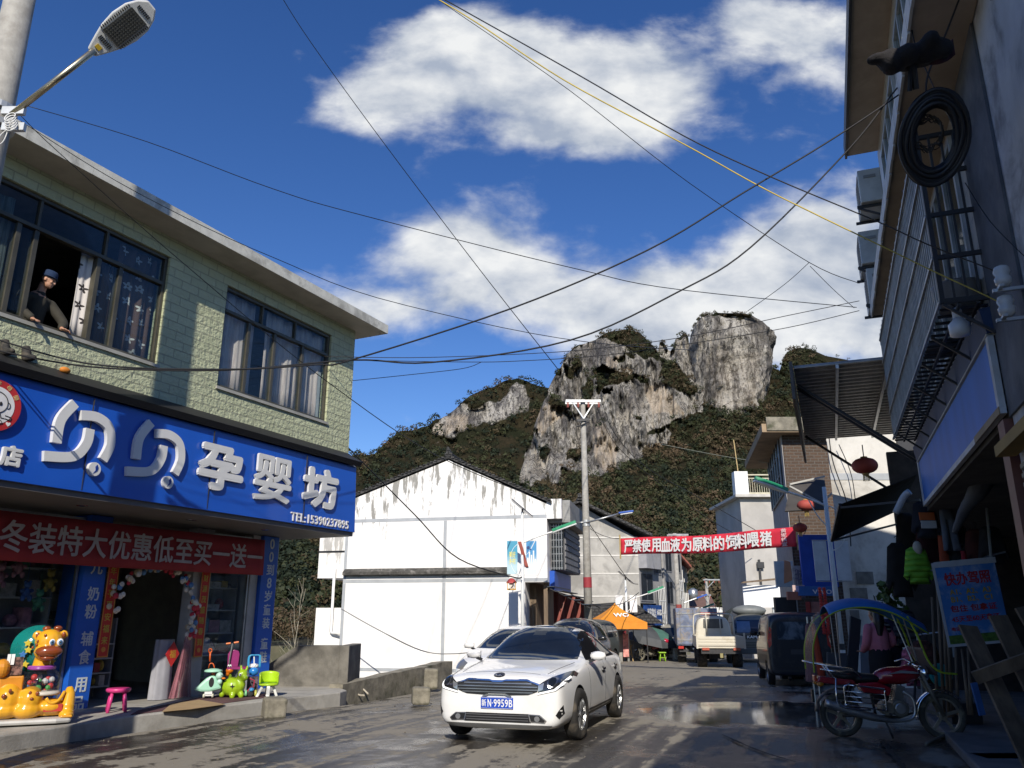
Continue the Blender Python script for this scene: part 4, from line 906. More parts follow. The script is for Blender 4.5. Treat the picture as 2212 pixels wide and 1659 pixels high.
def poster_mat(name, top, mid, bot, zt, zb):
    m = bpy.data.materials.new(name); m.use_nodes = True; t = NT(m.node_tree); b = t.n['Principled BSDF']
    co = t.node('ShaderNodeTexCoord').outputs['Object']; x, y, z = t.sep(co); f = t.math('DIVIDE', t.math('SUBTRACT', z, zb), zt-zb)
    n = t.noise(co, 2.2, 6, .6); f2 = t.math('ADD', f, t.math('MULTIPLY', t.math('SUBTRACT', n, .5), .35))
    c = t.mix(t.ramp(f2, .5, .95), mid, top); c = t.mix(t.ramp(f2, .12, .20), bot, c); t.put(b.inputs['Base Color'], c); b.inputs['Roughness'].default_value = .5; return m
gy = zr(28)
L1 = solar_lamp('solar_lamp', (.36, 28, gy), 5.4, 1.05, 'white solar street lamp with green head and two blue banners before the white house', None, 1, hz=.71)
for s, c, tx in ((-1, poster_mat('poster_green', (.05, .30, .45), (.45, .62, .68), (.10, .30, .06), 4.06, 2.95), 1), (1, poster_mat('poster_sky', (.05, .25, .50), (.62, .72, .76), (.08, .22, .30), 4.09, 2.95), 0)):
    x0 = -.53 if s < 0 else .13; mb = MB(); mb.box(x0, x0+.36, -.012, .012, 2.95-gy, 4.07-gy); bn_ = mb.build('banner', c, L1, label=('green and blue town banner with yellow characters', 'pale blue banner with white tower shapes')[s > 0])
    if tx: text('lettering', '美好\n乡村', mat('poster_yellow', (.7, .6, .1), .5), bn_, MX(x0+.18, -.013, 3.5-gy), (.22, .42), .004, .01)
    else:
        mb = MB(); mb.lathe([(.055, -.018), (.055, -.013)], 16, (x0+.07, 0, 3.84-gy), 'y'); mb.lathe([(.03, -.018), (.03, -.013)], 12, (x0+.15, 0, 3.78-gy), 'y'); mb.build('emblem', mat('poster_navy', (.02, .06, .2), .5), bn_)
        mb = MB(); 
        for k, (bx, bh) in enumerate(((.03, .5), (.09, .75), (.16, .62), (.23, .8), (.29, .45))): mb.box(x0+bx, x0+bx+.045, -.016, -.013, 3.1-gy, 3.1-gy+bh*.8)
        mb.build('printed_towers', mat('poster_white', (.75, .78, .76), .5), bn_)
    mb = MB()
    for z in (4.1, 2.92): mb.bar((0, 0, z-gy), (s*.53, 0, z-gy), .02)
    mb.build('banner_rod', GALV, L1)
mb = MB(); mb.grid(6, 10, lambda i, j: (-.06-.20*(1-j)*0+.12*i+.25*(1-j)-.10, -.06+.03*math.sin(j*6), 3.18-gy+.86*j)); mb.build('ragged_flag', mat('faded_red', (.30, .07, .05), .8), L1, smooth=True, solid=.006, label='ragged faded red flag strip')
# little pavilion lantern hanging from a wire
c_ = PY(1105, 1262, 27.6); lt = empty('hanging_lantern', 'small red pavilion shaped lantern hanging under the green and blue banner', 'lantern', loc=c_)
mb = MB(); mb.lathe([(.03, .20), (.10, .16), (.17, .07), (.18, .03), (.02, .05)], 6, (0, 0, 0)); mb.build('lantern_roof', mat('lantern_red', (.35, .03, .03), .6), lt)
mb = MB()
for x in (-.13, .13):
    for y in (-.13, .13): mb.bar((x, y, -.14), (x, y, .05), .025)
mb.box(-.15, .15, -.15, .15, -.19, -.145); mb.build('lantern_frame', mat('lantern_yellow', (.5, .28, .05), .6), lt)
mb = MB(); mb.box(-.08, .08, -.08, .08, -.13, .04); mb.build('lantern_core', mat('lantern_core', (.6, .55, .48), .7), lt)

# ---- concrete utility poles
def utility_pole(base, H, r0, r1, lab, arms, extra=None, az=0):
    o = empty('utility_pole', lab, 'utility pole', 'concrete utility poles', loc=base, rz=az)
    mb = MB(); mb.tube([(0, 0, -.3), (0, 0, H)], [r0, r1], 18); mb.build('pole', CONCP, o, smooth=True)
    for (z, wl, wr, ins) in arms:
        mb = MB(); mb.box(-wl, wr, -r1-.10, -r1-.02, z-.05, z+.05); mb.box(-wl, wr, r1+.02, r1+.10, z-.05, z+.05)
        for s, w_ in ((-1, wl), (1, wr)): mb.bar((s*w_*.62, -r1-.06, z-.04), (0, -r1-.03, z-.72), .05)
        mb.build('crossarm', STEEL, o)
        for k in range(ins):
            x = -wl+.08+(wl+wr-.16)*k/max(1, ins-1)
            for s, c in ((-1, 0),): mb = MB(); mb.lathe([(.025, -.28), (.06, -.24), (.03, -.20), (.065, -.16), (.03, -.12), (.05, -.08), (.02, -.05)], 10, (x, -r1-.06, z)); mb.build('insulator', mat('insulator_brown', (.25, .06, .04), .3), o, smooth=True)
    return o
P1 = PY(1271, 1330, 31); P1.z = zr(31)
H1 = 9.95-P1.z
up1 = utility_pole(P1, H1, .18, .092, 'tall concrete utility pole with a red band and steel crossarm in front of the cliff', [(H1-.1, .70, .70, 4)])
mb = MB(); mb.lathe([(.164, 2.60-P1.z), (.161, 2.98-P1.z), (.155, 2.98-P1.z)], 18); mb.lathe([(.164, 2.60-P1.z), (.15, 2.60-P1.z)], 18); mb.build('red_band', mat('band_red', (.30, .03, .04), .7), up1)
mb = MB(); mb.bar((-.25, -.12, H1-.9), (.2, -.12, H1-.85), .08, .1); mb.tube([(-.3, -.14, H1-1.15), (-.1, -.14, H1-1.1), (.2, -.14, H1-.95)], .03, 6); mb.build('clamp', DARK, up1)
za = PY(1270, 1130, 31).z-P1.z; e1 = PY(1340, 1110, 31)-P1; e2 = PY(1366, 1107, 31)-P1
mb = MB(); mb.tube([(0, -.15, za), e1+Vector((0, -.2, 0))], .035, 8); mb.tube([(0, -.15, za+.02), PY(1240, 1129, 31)-P1], .025, 8); mb.build('lamp_arm', STEEL, up1, smooth=True)
mb = MB(); mb.lathe([(.15, za-.12), (.15, za+.12), (.14, za+.12)], 18); mb.build('clamp', GALV, up1)
mb = MB(); mb.bar(e1+Vector((-.1, -.2, 0)), e2+Vector((.0, -.2, .02)), .26, .07); lh = mb.build('lamp_head', LBLUE, up1, bevel=.02)
mb = MB(); mb.bar(e1+Vector((-.04, -.2, -.055)), e2+Vector((-.04, -.2, -.035)), .22, .03); mb.build('lamp_glass', mat('lens2', (.65, .66, .66), .3), lh)
P2 = PY(1472, 1420, 46); P2.z = zr(46); H2 = PY(1466, 1152, 46).z-P2.z
up2 = utility_pole(P2, H2, .17, .11, 'concrete utility pole with crossarm rising behind the right half of the red road banner', [(H2-.1, .4, .75, 4)])
q1, q2 = PY(1478, 1302, 46)-P2, PY(1527, 1284, 46)-P2
mb = MB(); mb.tube([q1, q2], .03, 8); mb.build('lamp_arm', STEEL, up2); mb = MB(); mb.bar(q2-Vector((.6, 0, .2)), q2, .2, .07); mb.build('lamp_head', LBLUE, up2)
mb = MB(); mb.lathe([(.17, 2.5), (.168, 2.9), (.15, 2.9)], 14); mb.build('red_band', mat('band_red2', (.28, .05, .04), .7), up2)
P3 = PY(1531, 1340, 72); P3.z = zr(72); H3 = PY(1529, 1250, 72).z-P3.z
utility_pole(P3, H3, .17, .12, 'far thin concrete utility pole with braced crossarm above the low white building', [(H3-.1, .25, 1.15, 4), (H3-1.4, .5, .3, 2)])

# ---- grey rendered gable house with its street front
GX0, GY = PY(1238, 1300, 46).x-1.5, 46.
gh = empty('grey_house', 'unpainted grey rendered gable house with white floor lines and dark tiled roof', 'building', loc=(0, 0, 0))
ap = PY(1250, 1090, 46); rc = PY(1377, 1163, 46); zc_ = rc.z
mb = MB(); mb.pxz([(GX0, -1.5), (rc.x, -1.5), (rc.x, zc_), (ap.x, ap.z), (GX0, ap.z-(ap.x-GX0)*.45)], GY, GY+7); mb.build('wall', GREYW, gh)
mb = MB(); ex = PY(1408, 1160, 45.6)
for (xa, za_, xb, zb_) in ((GX0-.5, ap.z-(ap.x-GX0+.5)*.45+.05, ap.x, ap.z+.06), (ap.x, ap.z+.06, ex.x, ex.z)):
    mb.add([(xa, GY-.7, za_), (xb, GY-.7, zb_), (xb, GY+7.3, zb_), (xa, GY+7.3, za_), (xa, GY-.7, za_+.16), (xb, GY-.7, zb_+.16), (xb, GY+7.3, zb_+.16), (xa, GY+7.3, za_+.16)], [(0, 3, 2, 1), (4, 5, 6, 7), (0, 1, 5, 4), (2, 3, 7, 6), (3, 0, 4, 7), (1, 2, 6, 5)])
rf = mb.build('roof', TILEG, gh)
mb = MB(); mb.bar((ap.x, GY-.8, ap.z+.24), (ap.x, GY+7, ap.z+.24), .25, .14); mb.bar((ap.x, GY-.8, ap.z+.28), (ap.x, GY-.75, ap.z+.5), .2); mb.build('ridge', TILEG, rf)
for v in (1161, 1200, 1239, 1288):
    z = PY(1300, v, 46).z; mb = MB(); mb.box(GX0, rc.x+.002, GY-.02, GY+.05, z-.035, z+.035); mb.build('floor_line', mat('lime_line', (.62, .6, .55), .8), gh)
# the street front, turned towards us
SF = Fr(rc.x, GY, 33); 
fr = empty('grey_shop_row', 'grey shop row with dark windows and a blue shop sign beyond the orange tent', 'building', frame=SF)
mb = MB(); mb.box(0, 3.4, .02, 5, 2.25, 5.6); mb.box(.1, 3.4, .8, 5, -1.5, 2.25); mb.box(3.4, 6.3, -.1, 5, -1.5, 5.9); mb.build('wall', mat('row_grey', (.30, .295, .285), .85, var=.15), fr)
def rwin(x0, x1, z0, z1, y=0, grille=False):
    mb = MB(); mb.box(x0, x1, y-.03, y+.05, z0, z1); f = mb.build('window', DGREY, fr); mb = MB(); n = 2 if not grille else 1
    for k in range(n): w_ = (x1-x0-.08)/n; mb.box(x0+.06+k*w_, x0+k*w_+w_-.0, y-.04, y-.031, z0+.08, z1-.08)
    mb.build('pane', mat('dark_glass', (.02, .025, .03), .1), f)
    if grille:
        mb = MB()
        for k in range(5): xx = x0+(x1-x0)*k/4; mb.box(xx-.02, xx+.02, y-.16, y-.13, z0-.1, z1+.1)
        for k in range(4): zz = z0+(z1-z0)*k/3; mb.box(x0-.02, x1+.02, y-.165, y-.125, zz-.02, zz+.02)
        mb.build('grille', WHITEP, f)
mb = MB(); mb.box(.0, 2.0, -.5, .02, 4.15, 5.5); mb.build('balcony', mat('balcony_grey', (.33, .33, .34), .8), fr)
rwin(.15, 1.85, 2.35, 3.95, 0); rwin(2.2, 3.1, 1.0, 3.1, -.06, True); rwin(.3, 1.9, 5.05, 5.55, 0); rwin(2.2, 3.2, 3.9, 5.3, 0); rwin(3.6, 4.6, 2.2, 3.6, -.1); rwin(3.6, 4.6, 4.1, 5.3, -.1); rwin(5, 6, 4.1, 5.3, -.1); rwin(5, 6, 2.0, 3.6, -.1, True)
bs = empty('blue_shop_sign', 'blue shop sign with white lettering under the grey balcony', 'sign', frame=SF)
mb = MB(); mb.box(-.3, 2.0, -.42, -.3, 1.05, 2.15); mb.build('board', mat('sign_navy', (.02, .07, .25), .4), bs)
text('lettering', '平安旅店', LET, bs, MX(.55, -.43, 1.72), (1.2, .5), .01, .02); text('lettering', '住宿 餐饮 停车', LET, bs, MX(.9, -.43, 1.27), (1.9, .2), .01, .02); text('lettering', '欢迎光临', LET, bs, MX(1.6, -.43, 1.75), (.65, .32), .01, .01)
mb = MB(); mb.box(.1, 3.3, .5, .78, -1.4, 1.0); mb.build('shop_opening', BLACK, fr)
shd = PY(1360, 1322, 44.5)
mb = MB(); mb.add([(shd.x-2.9, 44.4, shd.z+.1), (shd.x+.4, 44.4, shd.z+.35), (shd.x+1.8, 44.4, shd.z-.6), (shd.x-4.5, 44.4, shd.z-.5), (shd.x-2.9, 46.0, shd.z+.35), (shd.x+.4, 46, shd.z+.6), (shd.x+1.8, 46, shd.z-.4), (shd.x-4.5, 46, shd.z-.3)], [(0, 1, 2, 3), (7, 6, 5, 4), (0, 4, 5, 1), (1, 5, 6, 2), (2, 6, 7, 3), (3, 7, 4, 0)])
tag(mb.build('lean_to_roof', TILEG), 'dark tiled lean to roof behind the orange tent', 'roof')
L2p = PY(1354, 1330, 43); solar_lamp('solar_lamp', (L2p.x, 43, zr(43)), PY(1350, 1252, 43).z-zr(43), 1.15, 'white solar street lamp with two blank white boards before the grey house', (PY(1354, 1286, 43).z-zr(43), PY(1354, 1322, 43).z-zr(43), .38, .18, (WHITEP, WHITEP)), 1, hz=.60)

# ---- farther houses
def simple_house(name, lab, x0, x1, y0, y1, z1, wallm, wins=(), side=None, base=-1.5):
    o = empty(name, lab, 'building'); mb = MB(); mb.box(x0, x1, y0, y1, base, z1); mb.build('wall', wallm, o)
    for (a, b_, za, zb) in wins:
        mb = MB(); mb.box(a, b_, y0-.04, y0+.02, za, zb); f = mb.build('window', mat('window_trim', (.55, .55, .52), .6), o); mb = MB(); mb.box(a+.06, b_-.06, y0-.05, y0-.041, za+.06, zb-.06); mb.build('pane', mat('pane_dark', (.025, .03, .035), .1), f)
    return o
A1, A2 = PY(1443, 1205, 56), PY(1471, 1330, 56)
o = simple_house('white_gable_block', 'narrow white plastered block with a red tiled roof edge', A1.x, A2.x, 56, 62, A1.z, stained('wash2', (.8, .78, .75), A1.z+.1, .6, 5., 0, 0))
S2 = Fr(A2.x, 56, 25); sd2 = MB(); 
B1 = PY(1487, 1212, 57.5)
mb = MB(); mb.add([(A2.x, 56.02, -1.5), (B1.x, 58.5, -1.5), (B1.x, 62, -1.5), (A2.x, 62, -1.5), (A2.x, 56.02, A1.z), (B1.x, 58.5, A1.z), (B1.x, 62, A1.z), (A2.x, 62, A1.z)], [(0, 1, 5, 4), (1, 2, 6, 5), (4, 5, 6, 7)]); mb.build('street_wall', mat('khaki_tile', (.27, .25, .17), .7), o)
for zz in (A1.z-1.6, A1.z-3.4):
    mb = MB(); q = lambda f, z, d=0: (A2.x+(B1.x-A2.x)*f+d, 56.02+2.48*f-d, z)
    mb.add([q(.2, zz, .06), q(.8, zz, .06), q(.8, zz+1.1, .06), q(.2, zz+1.1, .06)], [(0, 1, 2, 3)]); f = mb.build('window', mat('side_pane', (.03, .035, .04), .2), o, solid=.03)
    mb = MB()
    for k in range(4): a_ = q(.2+.2*k, zz, .12); mb.bar(a_, (a_[0], a_[1], zz+1.1), .05)
    mb.build('grille', WHITEP, f)
R1 = PY(1467, 1192, 55.5); R2 = PY(1493, 1222, 55.5)
mb = MB(); mb.add([(R1.x, 55.4, R1.z), (R2.x, 55.4, R2.z), (R2.x+1, 62, R2.z), (R1.x, 62, R1.z), (R1.x, 55.4, R1.z-.15), (R2.x, 55.4, R2.z-.15), (R2.x+1, 62, R2.z-.15), (R1.x, 62, R1.z-.15)], [(0, 1, 2, 3), (7, 6, 5, 4), (0, 4, 5, 1), (1, 5, 6, 2)]); mb.build('roof', mat('red_tile', (.23, .07, .05), .8, var=.3, vscale=6), o)
C1, C2 = PY(1502, 1312, 70), PY(1592, 1345, 70)
o = simple_house('low_white_building', 'long low white building with a mossy top at the end of the street', C1.x, PY(1567, 1312, 70).x, 70, 76, C1.z, stained('wash3', (.74, .73, .70), C1.z+.02, 1., 8., 0, 0))
o = simple_house('grey_end_building', 'low grey building with two windows at the end of the street', PY(1567, 1312, 70).x+.01, C2.x+1.2, 70.1, 76, PY(1567, 1316, 70).z, GREYW, [(C2.x-.9, C2.x-.4, C1.z-1.2, C1.z-.4), (C2.x-.25, C2.x+.25, C1.z-1.2, C1.z-.4)])
C3 = PY(1487, 1318, 74); o = simple_house('brown_roofed_house', 'small house with a brown roof and a steel tank behind the street', C3.x, C3.x+3.6, 80, 85, C3.z+.3, GREYW)
mb = MB(); mb.pyz([(79.4, C3.z+.3), (82.5, C3.z+1.9), (85.5, C3.z+.3)], C3.x-.3, C3.x+3.9); mb.build('roof', mat('brown_tile', (.13, .075, .06), .8), o)
tp = PY(1498, 1297, 79); mb = MB(); mb.lathe([(.45, 0), (.45, .95), (.1, 1.15)], 16, tp); tag(mb.build('water_tank', STEEL, smooth=True), 'shiny steel water tank on the brown roofed house', 'tank')
L3 = PY(1478, 1340, 60); solar_lamp('solar_lamp', (L3.x-.2, 60, zr(60)), 2.9, 1.6, 'small far street lamp with a green head left of the box truck', None, 1, panel=False, hz=.7)

# ---- red banner strung across the road
bl, br = PY(1340, 1181, 30.6), PY(1721, 1160, 25.2)
d = br-bl; Lb = d.length; hb = .60; rb = empty('road_banner', 'bright red propaganda banner with white characters strung across the road', 'banner', loc=bl, rz=math.atan2(d.y, d.x))
dl_ = Vector((math.hypot(d.x, d.y), 0, d.z))
def bpt(i, j): return dl_*i+Vector((0, .03*math.sin(i*30)+.02*math.sin(i*11+j*2), (j-.5)*(hb)+.02*math.sin(i*9)-.05*math.sin(i*PI)))
mb = MB(); mb.grid(70, 5, bpt); mb.build('cloth', mat('banner_bright', (.62, .025, .05), .75, var=.08, bump=.15, bscale=6), rb, smooth=True, solid=.006)
rise = math.degrees(math.atan2(d.z, dl_.x))
s = '严禁使用血液为原料的饲料喂猪'
for i, ch in enumerate(s):
    f = .055+.80*i/(len(s)-1); p = bpt(f, .5); text('character', ch, WHITEP, rb, MX(p.x, p.y-.045, p.z, 90)@Matrix.Rotation(rad(rise), 4, 'Z'), (dl_.x*.056, .45), .006, .025)
for i, ch in enumerate('黄坭镇宣'): p = bpt(.945, .85-.235*i); text('small_character', ch, mat('banner_pink', (.75, .55, .55), .7), rb, MX(p.x, p.y-.05, p.z), (dl_.x*.026, .125), .004, .012)
mb = MB(); mb.bar(Vector((-.01, 0, -.45)), Vector((-.01, 0, .45)), .04); mb.bar(dl_+Vector((.02, 0, -.4)), dl_+Vector((.02, 0, .42)), .04); mb.build('bamboo_stick', mat('bamboo', (.5, .38, .16), .6), rb)
for i, (a, b_) in enumerate(((bl, P1+Vector((.15, 0, 5.2))), (br, br+Vector((.6, .75, .3))))):
    wire('banner_rope', [a+Vector((0, 0, .3)), b_], .012, DARK, ('thin rope tying the left end of the red road banner to the utility pole', 'thin rope tying the right end of the red road banner to the houses')[i], 'rope', sag=.1)
# ---- orange sales tent
tb = PY(1332, 1425, 42); tb.z = zr(42); tn = empty('sales_tent', 'orange pyramid canopy tent with white logo on thin dark legs', 'tent', loc=tb, rz=.12)
S = 1.28; apx = PY(1335, 1303, 42).z-tb.z; ev = PY(1381, 1344, 42).z-tb.z; va = PY(1381, 1358, 42).z-tb.z
mb = MB(); ORG = mat('tent_orange', (.68, .25, .02), .7, var=.06, bump=.1, bscale=4)
for k in range(4):
    R3 = Matrix.Rotation(k*PI/2, 3, 'Z')
    def tf(i, j, R3=R3): x = (2*i-1)*S*j; p = R3@Vector((x, -S*j, 0)); sagv = .10*math.sin(j*PI)*(1-.5*abs(2*i-1)); return (p.x, p.y, apx+(ev-apx)*j**.8-sagv*.6)
    mb.grid(10, 8, tf)
    p, q = R3@Vector((-S, -S-.003, 0)), R3@Vector((S, -S-.003, 0)); mb.grid(8, 3, lambda i, j, p=p, q=q: tuple(p.lerp(q, i)+Vector((0, 0, va+(ev-va)*j))))
mb.build('canopy', ORG, tn, solid=.008)
mb = MB()
for sx in (-1, 1):
    for sy in (-1, 1): mb.bar((sx*(S-.03), sy*(S-.03), 0), (sx*(S-.03), sy*(S-.03), ev), .045)
    mb.bar((sx*(S-.03), -S+.03, va-.05), (sx*(S-.03), S-.03, va-.05), .03); mb.bar((-S+.03, sx*(S-.03), va-.05), (S-.03, sx*(S-.03), va-.05), .03)
mb.build('leg_frame', DARK, tn)
zl = (apx+ev)/2-.12; text('logo', 'WO', WHITEP, tn, MX(.12, -S*.55-.05, zl, 90-42), (.75, .22), .02, .03); text('logo', '精彩在沃', WHITEP, tn, MX(.12, -S*.72-.05, zl-.24, 90-42), (.5, .07), .02, .0)
# ================================================================ the shaded buildings on the right
def tile_slash(name):
    m = bpy.data.materials.new(name); m.use_nodes = True; t = NT(m.node_tree); b = t.n['Principled BSDF']
    co = t.node('ShaderNodeTexCoord').outputs['Object']; x, y, z = t.sep(co); v = t.comb(t.math('ADD', x, y), z, 0)
    br = t.node('ShaderNodeTexBrick'); t.put(br.inputs['Vector'], v); br.offset = 0; br.inputs['Brick Width'].default_value = .2; br.inputs['Row Height'].default_value = .3; br.inputs['Mortar Size'].default_value = .006; br.inputs['Scale'].default_value = 1
    t.put(br.inputs['Color1'], (.48, .46, .41)); t.put(br.inputs['Color2'], (.44, .42, .37)); t.put(br.inputs['Mortar'], (.28, .26, .22))
    sl = t.math('GREATER_THAN', t.math('SINE', t.math('MULTIPLY', t.math('ADD', t.math('ADD', x, y), t.math('MULTIPLY', z, .5)), 42)), .93)
    c = t.mix(t.math('MULTIPLY', sl, t.math('MULTIPLY', t.ramp(t.noise(co, 9, 2), .5, .55), .8)), br.outputs[0], (.22, .21, .19)); t.put(b.inputs['Base Color'], c); b.inputs['Roughness'].default_value = .35; return m
TILEW = tile_slash('white_slash_tile')
PLAST = mat('worn_plaster', (.52, .53, .54), .9, var=.12, vscale=1.5, bump=.2, bscale=12, dirt_sheen=(.17, .17, .175), dscale=1.3, damt=.85)
DBAND = mat('dark_render', (.105, .115, .13), .9, var=.3, vscale=2, dirt_sheen=(.3, .29, .27), dscale=1.5, damt=.3)
SOFF = mat('eave_soffit', (.40, .32, .24), .9, var=.1, dirt_sheen=(.25, .2, .15), damt=.4, dscale=1.5)
rh = empty('tiled_house', 'tall tiled house in shade with wide eaves, barred windows and a cable coil', 'building', frame=RF)
mb = MB(); mb.box(7.0, 13.4, -.30, -.05, 3.3, 9.5); mb.box(13.15, 13.4, -8, -.301, 3.3, 9.5); mb.build('wall', TILEW, rh)
mb = MB(); mb.box(-3.4, 5.28, -.35, -.06, 0, 6.6); mb.box(5.281, 6.98, -.35, -.06, 0, 9.5); mb.box(-3.4, -3.2, -8, -.351, 0, 6.6); mb.box(-3.4, 5.28, -8, .04, 6.6, 6.75); mb.box(5.281, 5.5, -8, -.351, 6.0, 9.5); mb.build('plaster_wall', PLAST, rh)
mb = MB(); mb.box(5.9, 6.97, -.058, -.035, 3.2, 9.45); mb.box(3.9, 5.27, -.058, -.04, 6.0, 6.58); mb.build('dark_render', DBAND, rh)
mb = MB(); mb.box(5.2, 13.3, -8, .45, 9.5, 9.68); mb.build('roof', SOFF, rh)
mb = MB(); mb.box(5.2, 13.32, .452, .49, 9.46, 9.72); mb.build('gutter', DARK, rh)
mb = MB(); mb.box(5.2, 12.9, -.05, .42, 6.3, 6.42); hd = mb.build('window_hood', SOFF, rh)
mb = MB()
for i in range(26): mb.box(5.2+i*.297, 5.2+i*.297+.28, .422, .445, 6.26+.015*(i % 2), 6.46)
mb.build('hood_edge', mat('edge_tile', (.55, .54, .5), .5), hd)
for (x0, x1, z0, z1) in ((7.5, 9.6, 7.0, 9.0), (10.2, 12.6, 7.0, 9.0), (7.3, 9.9, 4.4, 6.1), (10.3, 12.8, 4.4, 6.1)):
    mb = MB(); t_ = .07
    mb.box(x0, x1, -.05, .0, z0, z0+t_); mb.box(x0, x1, -.05, .0, z1-t_, z1)
    for k in range(5): xx = x0+(x1-x0-t_)*k/4; mb.box(xx, xx+t_, -.049, -.002, z0+t_, z1-t_)
    f = mb.build('window', mat('alu_frame', (.5, .52, .52), .4, .4), rh); mb = MB(); mb.box(x0+.02, x1-.02, -.049, -.03, z0+.02, z1-.02); mb.build('pane', mat('green_pane', (.06, .085, .07), .08, var=.2), f)
# the vent-block pilaster
mb = MB(); mb.box(6.6, 7.02, -.04, .1, 6.5, 9.45); pl = mb.build('pilaster', mat('block_pale', (.42, .42, .40), .8), rh)
for k in range(9):
    mb = MB(); mb.box(6.66, 6.96, .101, .112, 6.6+k*.31, 6.6+k*.31+.27); vb = mb.build('vent_block', mat('block_pale2', (.46, .46, .44), .8), pl, bevel=.006)
    mb = MB(); mb.box(6.72, 6.90, .113, .118, 6.70+k*.31, 6.76+k*.31)
    mb.build('slot', BLACK, vb)
# barred balcony cage
cg = None; mb = MB(); x0, x1, z0, z1, yf = 6.92, 13.08, 4.27, 5.92, .33
n = 56
for i in range(n): xx = x0+(x1-x0)*i/(n-1); mb.box(xx-.011, xx+.011, yf-.011, yf+.011, z0, z1+(.12 if i % 2 else 0))
for z in (z0, z0+.42, z0+.84, z0+1.26, z1): mb.box(x0, x1, yf+.012, yf+.03, z-.014, z+.014)
for i in range(1, n, 6):
    xx = x0+(x1-x0)*i/(n-1); mb.tube([Vector((xx+.055-.055*math.cos(t), yf, z1-.05+.16*math.sin(t))) for t in np.linspace(0, PI, 8)], .009, 5)
grl = mb.build('window_grille', mat('grille_steel', (.40, .40, .38), .45, .5, var=.25, dirt_sheen=(.2, .13, .08), damt=.4, dscale=6), rh)
mb = MB()
for z in (z0, z0+.42, z0+.84, z0+1.26, z1):
    mb.box(x0-.015, x0+.015, -.05, yf, z-.02, z+.02)
for y in (.03, .13, .23): mb.box(x0-.01, x0+.01, y-.01, y+.01, z0, z1)
mb.box(x0-.02, x0+.02, yf-.02, yf+.02, z0-.02, z1+.1); mb.build('end_grille', DARK, grl)
mb = MB()
for i in range(34): xx = x0+(x1-x0)*i/33; mb.box(xx-.012, xx+.012, -.05, yf, z0-.03, z0-.006)
for y in (.05, .2): mb.box(x0, x1, y-.012, y+.012, z0-.055, z0-.031)
for i in range(0, 34, 5): xx = x0+(x1-x0)*i/33; mb.bar((xx, yf, z0-.03), (xx, -.05, z0-.35), .025)
mb.build('floor_grille', DARK, grl)
def onR(o): o.matrix_world = Matrix.Translation(RF.o)@Matrix.Rotation(RF.rz, 4, 'Z')@o.matrix_world; return o
mb = MB(); mb.lathe([(.17, 4.30), (.19, 4.34), (.21, 4.52), (.215, 4.54), (.2, 4.53), (.18, 4.36), (.05, 4.34)], 22, (7.3, .14, 0)); tag(onR(mb.build('wash_basin', mat('basin_grey', (.2, .2, .2), .5), smooth=True)), 'round grey wash basin standing in the near end of the barred balcony', 'basin')
mb = MB(); mb.lathe([(.15, 4.30), (.19, 4.32), (.2, 4.42), (.19, 4.42), (.17, 4.34), (.05, 4.33)], 22, (8.7, .14, 0)); tag(onR(mb.build('wash_basin', mat('basin_dark', (.05, .045, .045), .5), smooth=True)), 'flat dark basin on the floor bars of the balcony, farther along', 'basin')
lb = empty('light_bulb', 'white bulb lamp hanging below the near corner of the barred balcony', 'lamp', frame=RF)
mb = MB(); mb.lathe([(.02, 3.98), (.085, 4.0), (.09, 4.10), (.05, 4.14), (.04, 4.16)], 16, (7.1, .2, 0)); mb.build('bulb', mat('bulb_milk', (.68, .7, .72), .3), lb, smooth=True)
mb = MB(); mb.lathe([(.042, 4.161), (.042, 4.23), (.01, 4.27)], 12, (7.1, .2, 0)); mb.build('bulb_socket', WHITEP, lb); mb = MB(); mb.tube([(7.1, .2, 4.26), (7.0, .28, 4.30), (6.93, .33, 4.3)], .008, 5); mb.build('flex', BLACK, lb)
# air conditioners beyond the hood
def aircon(x, y, z, lab):
    o = empty('air_conditioner', lab, 'air conditioner', 'air conditioner boxes', frame=RF)
    mb = MB(); mb.box(x, x+.8, y, y+.34, z, z+.58); mb.build('casing', mat('ac_white', (.55, .55, .52), .5, dirt_sheen=(.35, .32, .28), damt=.5), o, bevel=.012)
    mb = MB()
    mb.box(x-.012, x-.001, y+.08, y+.26, z+.42, z+.47)
    for k in range(10): mb.box(x+.1, x+.55, y+.341, y+.35, z+.06+k*.05, z+.08+k*.05)
    mb.build('grille', mat('ac_grille', (.28, .28, .27), .6), o)
    mb = MB(); mb.bar((x+.1, y-.35, z-.03), (x+.1, y+.4, z-.03), .04); mb.bar((x+.7, y-.35, z-.03), (x+.7, y+.4, z-.03), .04); mb.bar((x+.1, y+.38, z-.05), (x+.1, y-.3, z-.4), .03); mb.build('bracket', DARK, o)
aircon(12.2, .08, 8.0, 'dirty white air conditioner high on the tiled house, topmost of three')
aircon(12.7, .15, 7.15, 'dirty white air conditioner on a rusty bracket, middle of three')
aircon(12.75, .1, 6.5, 'dirty white air conditioner just above the window hood, lowest of three')
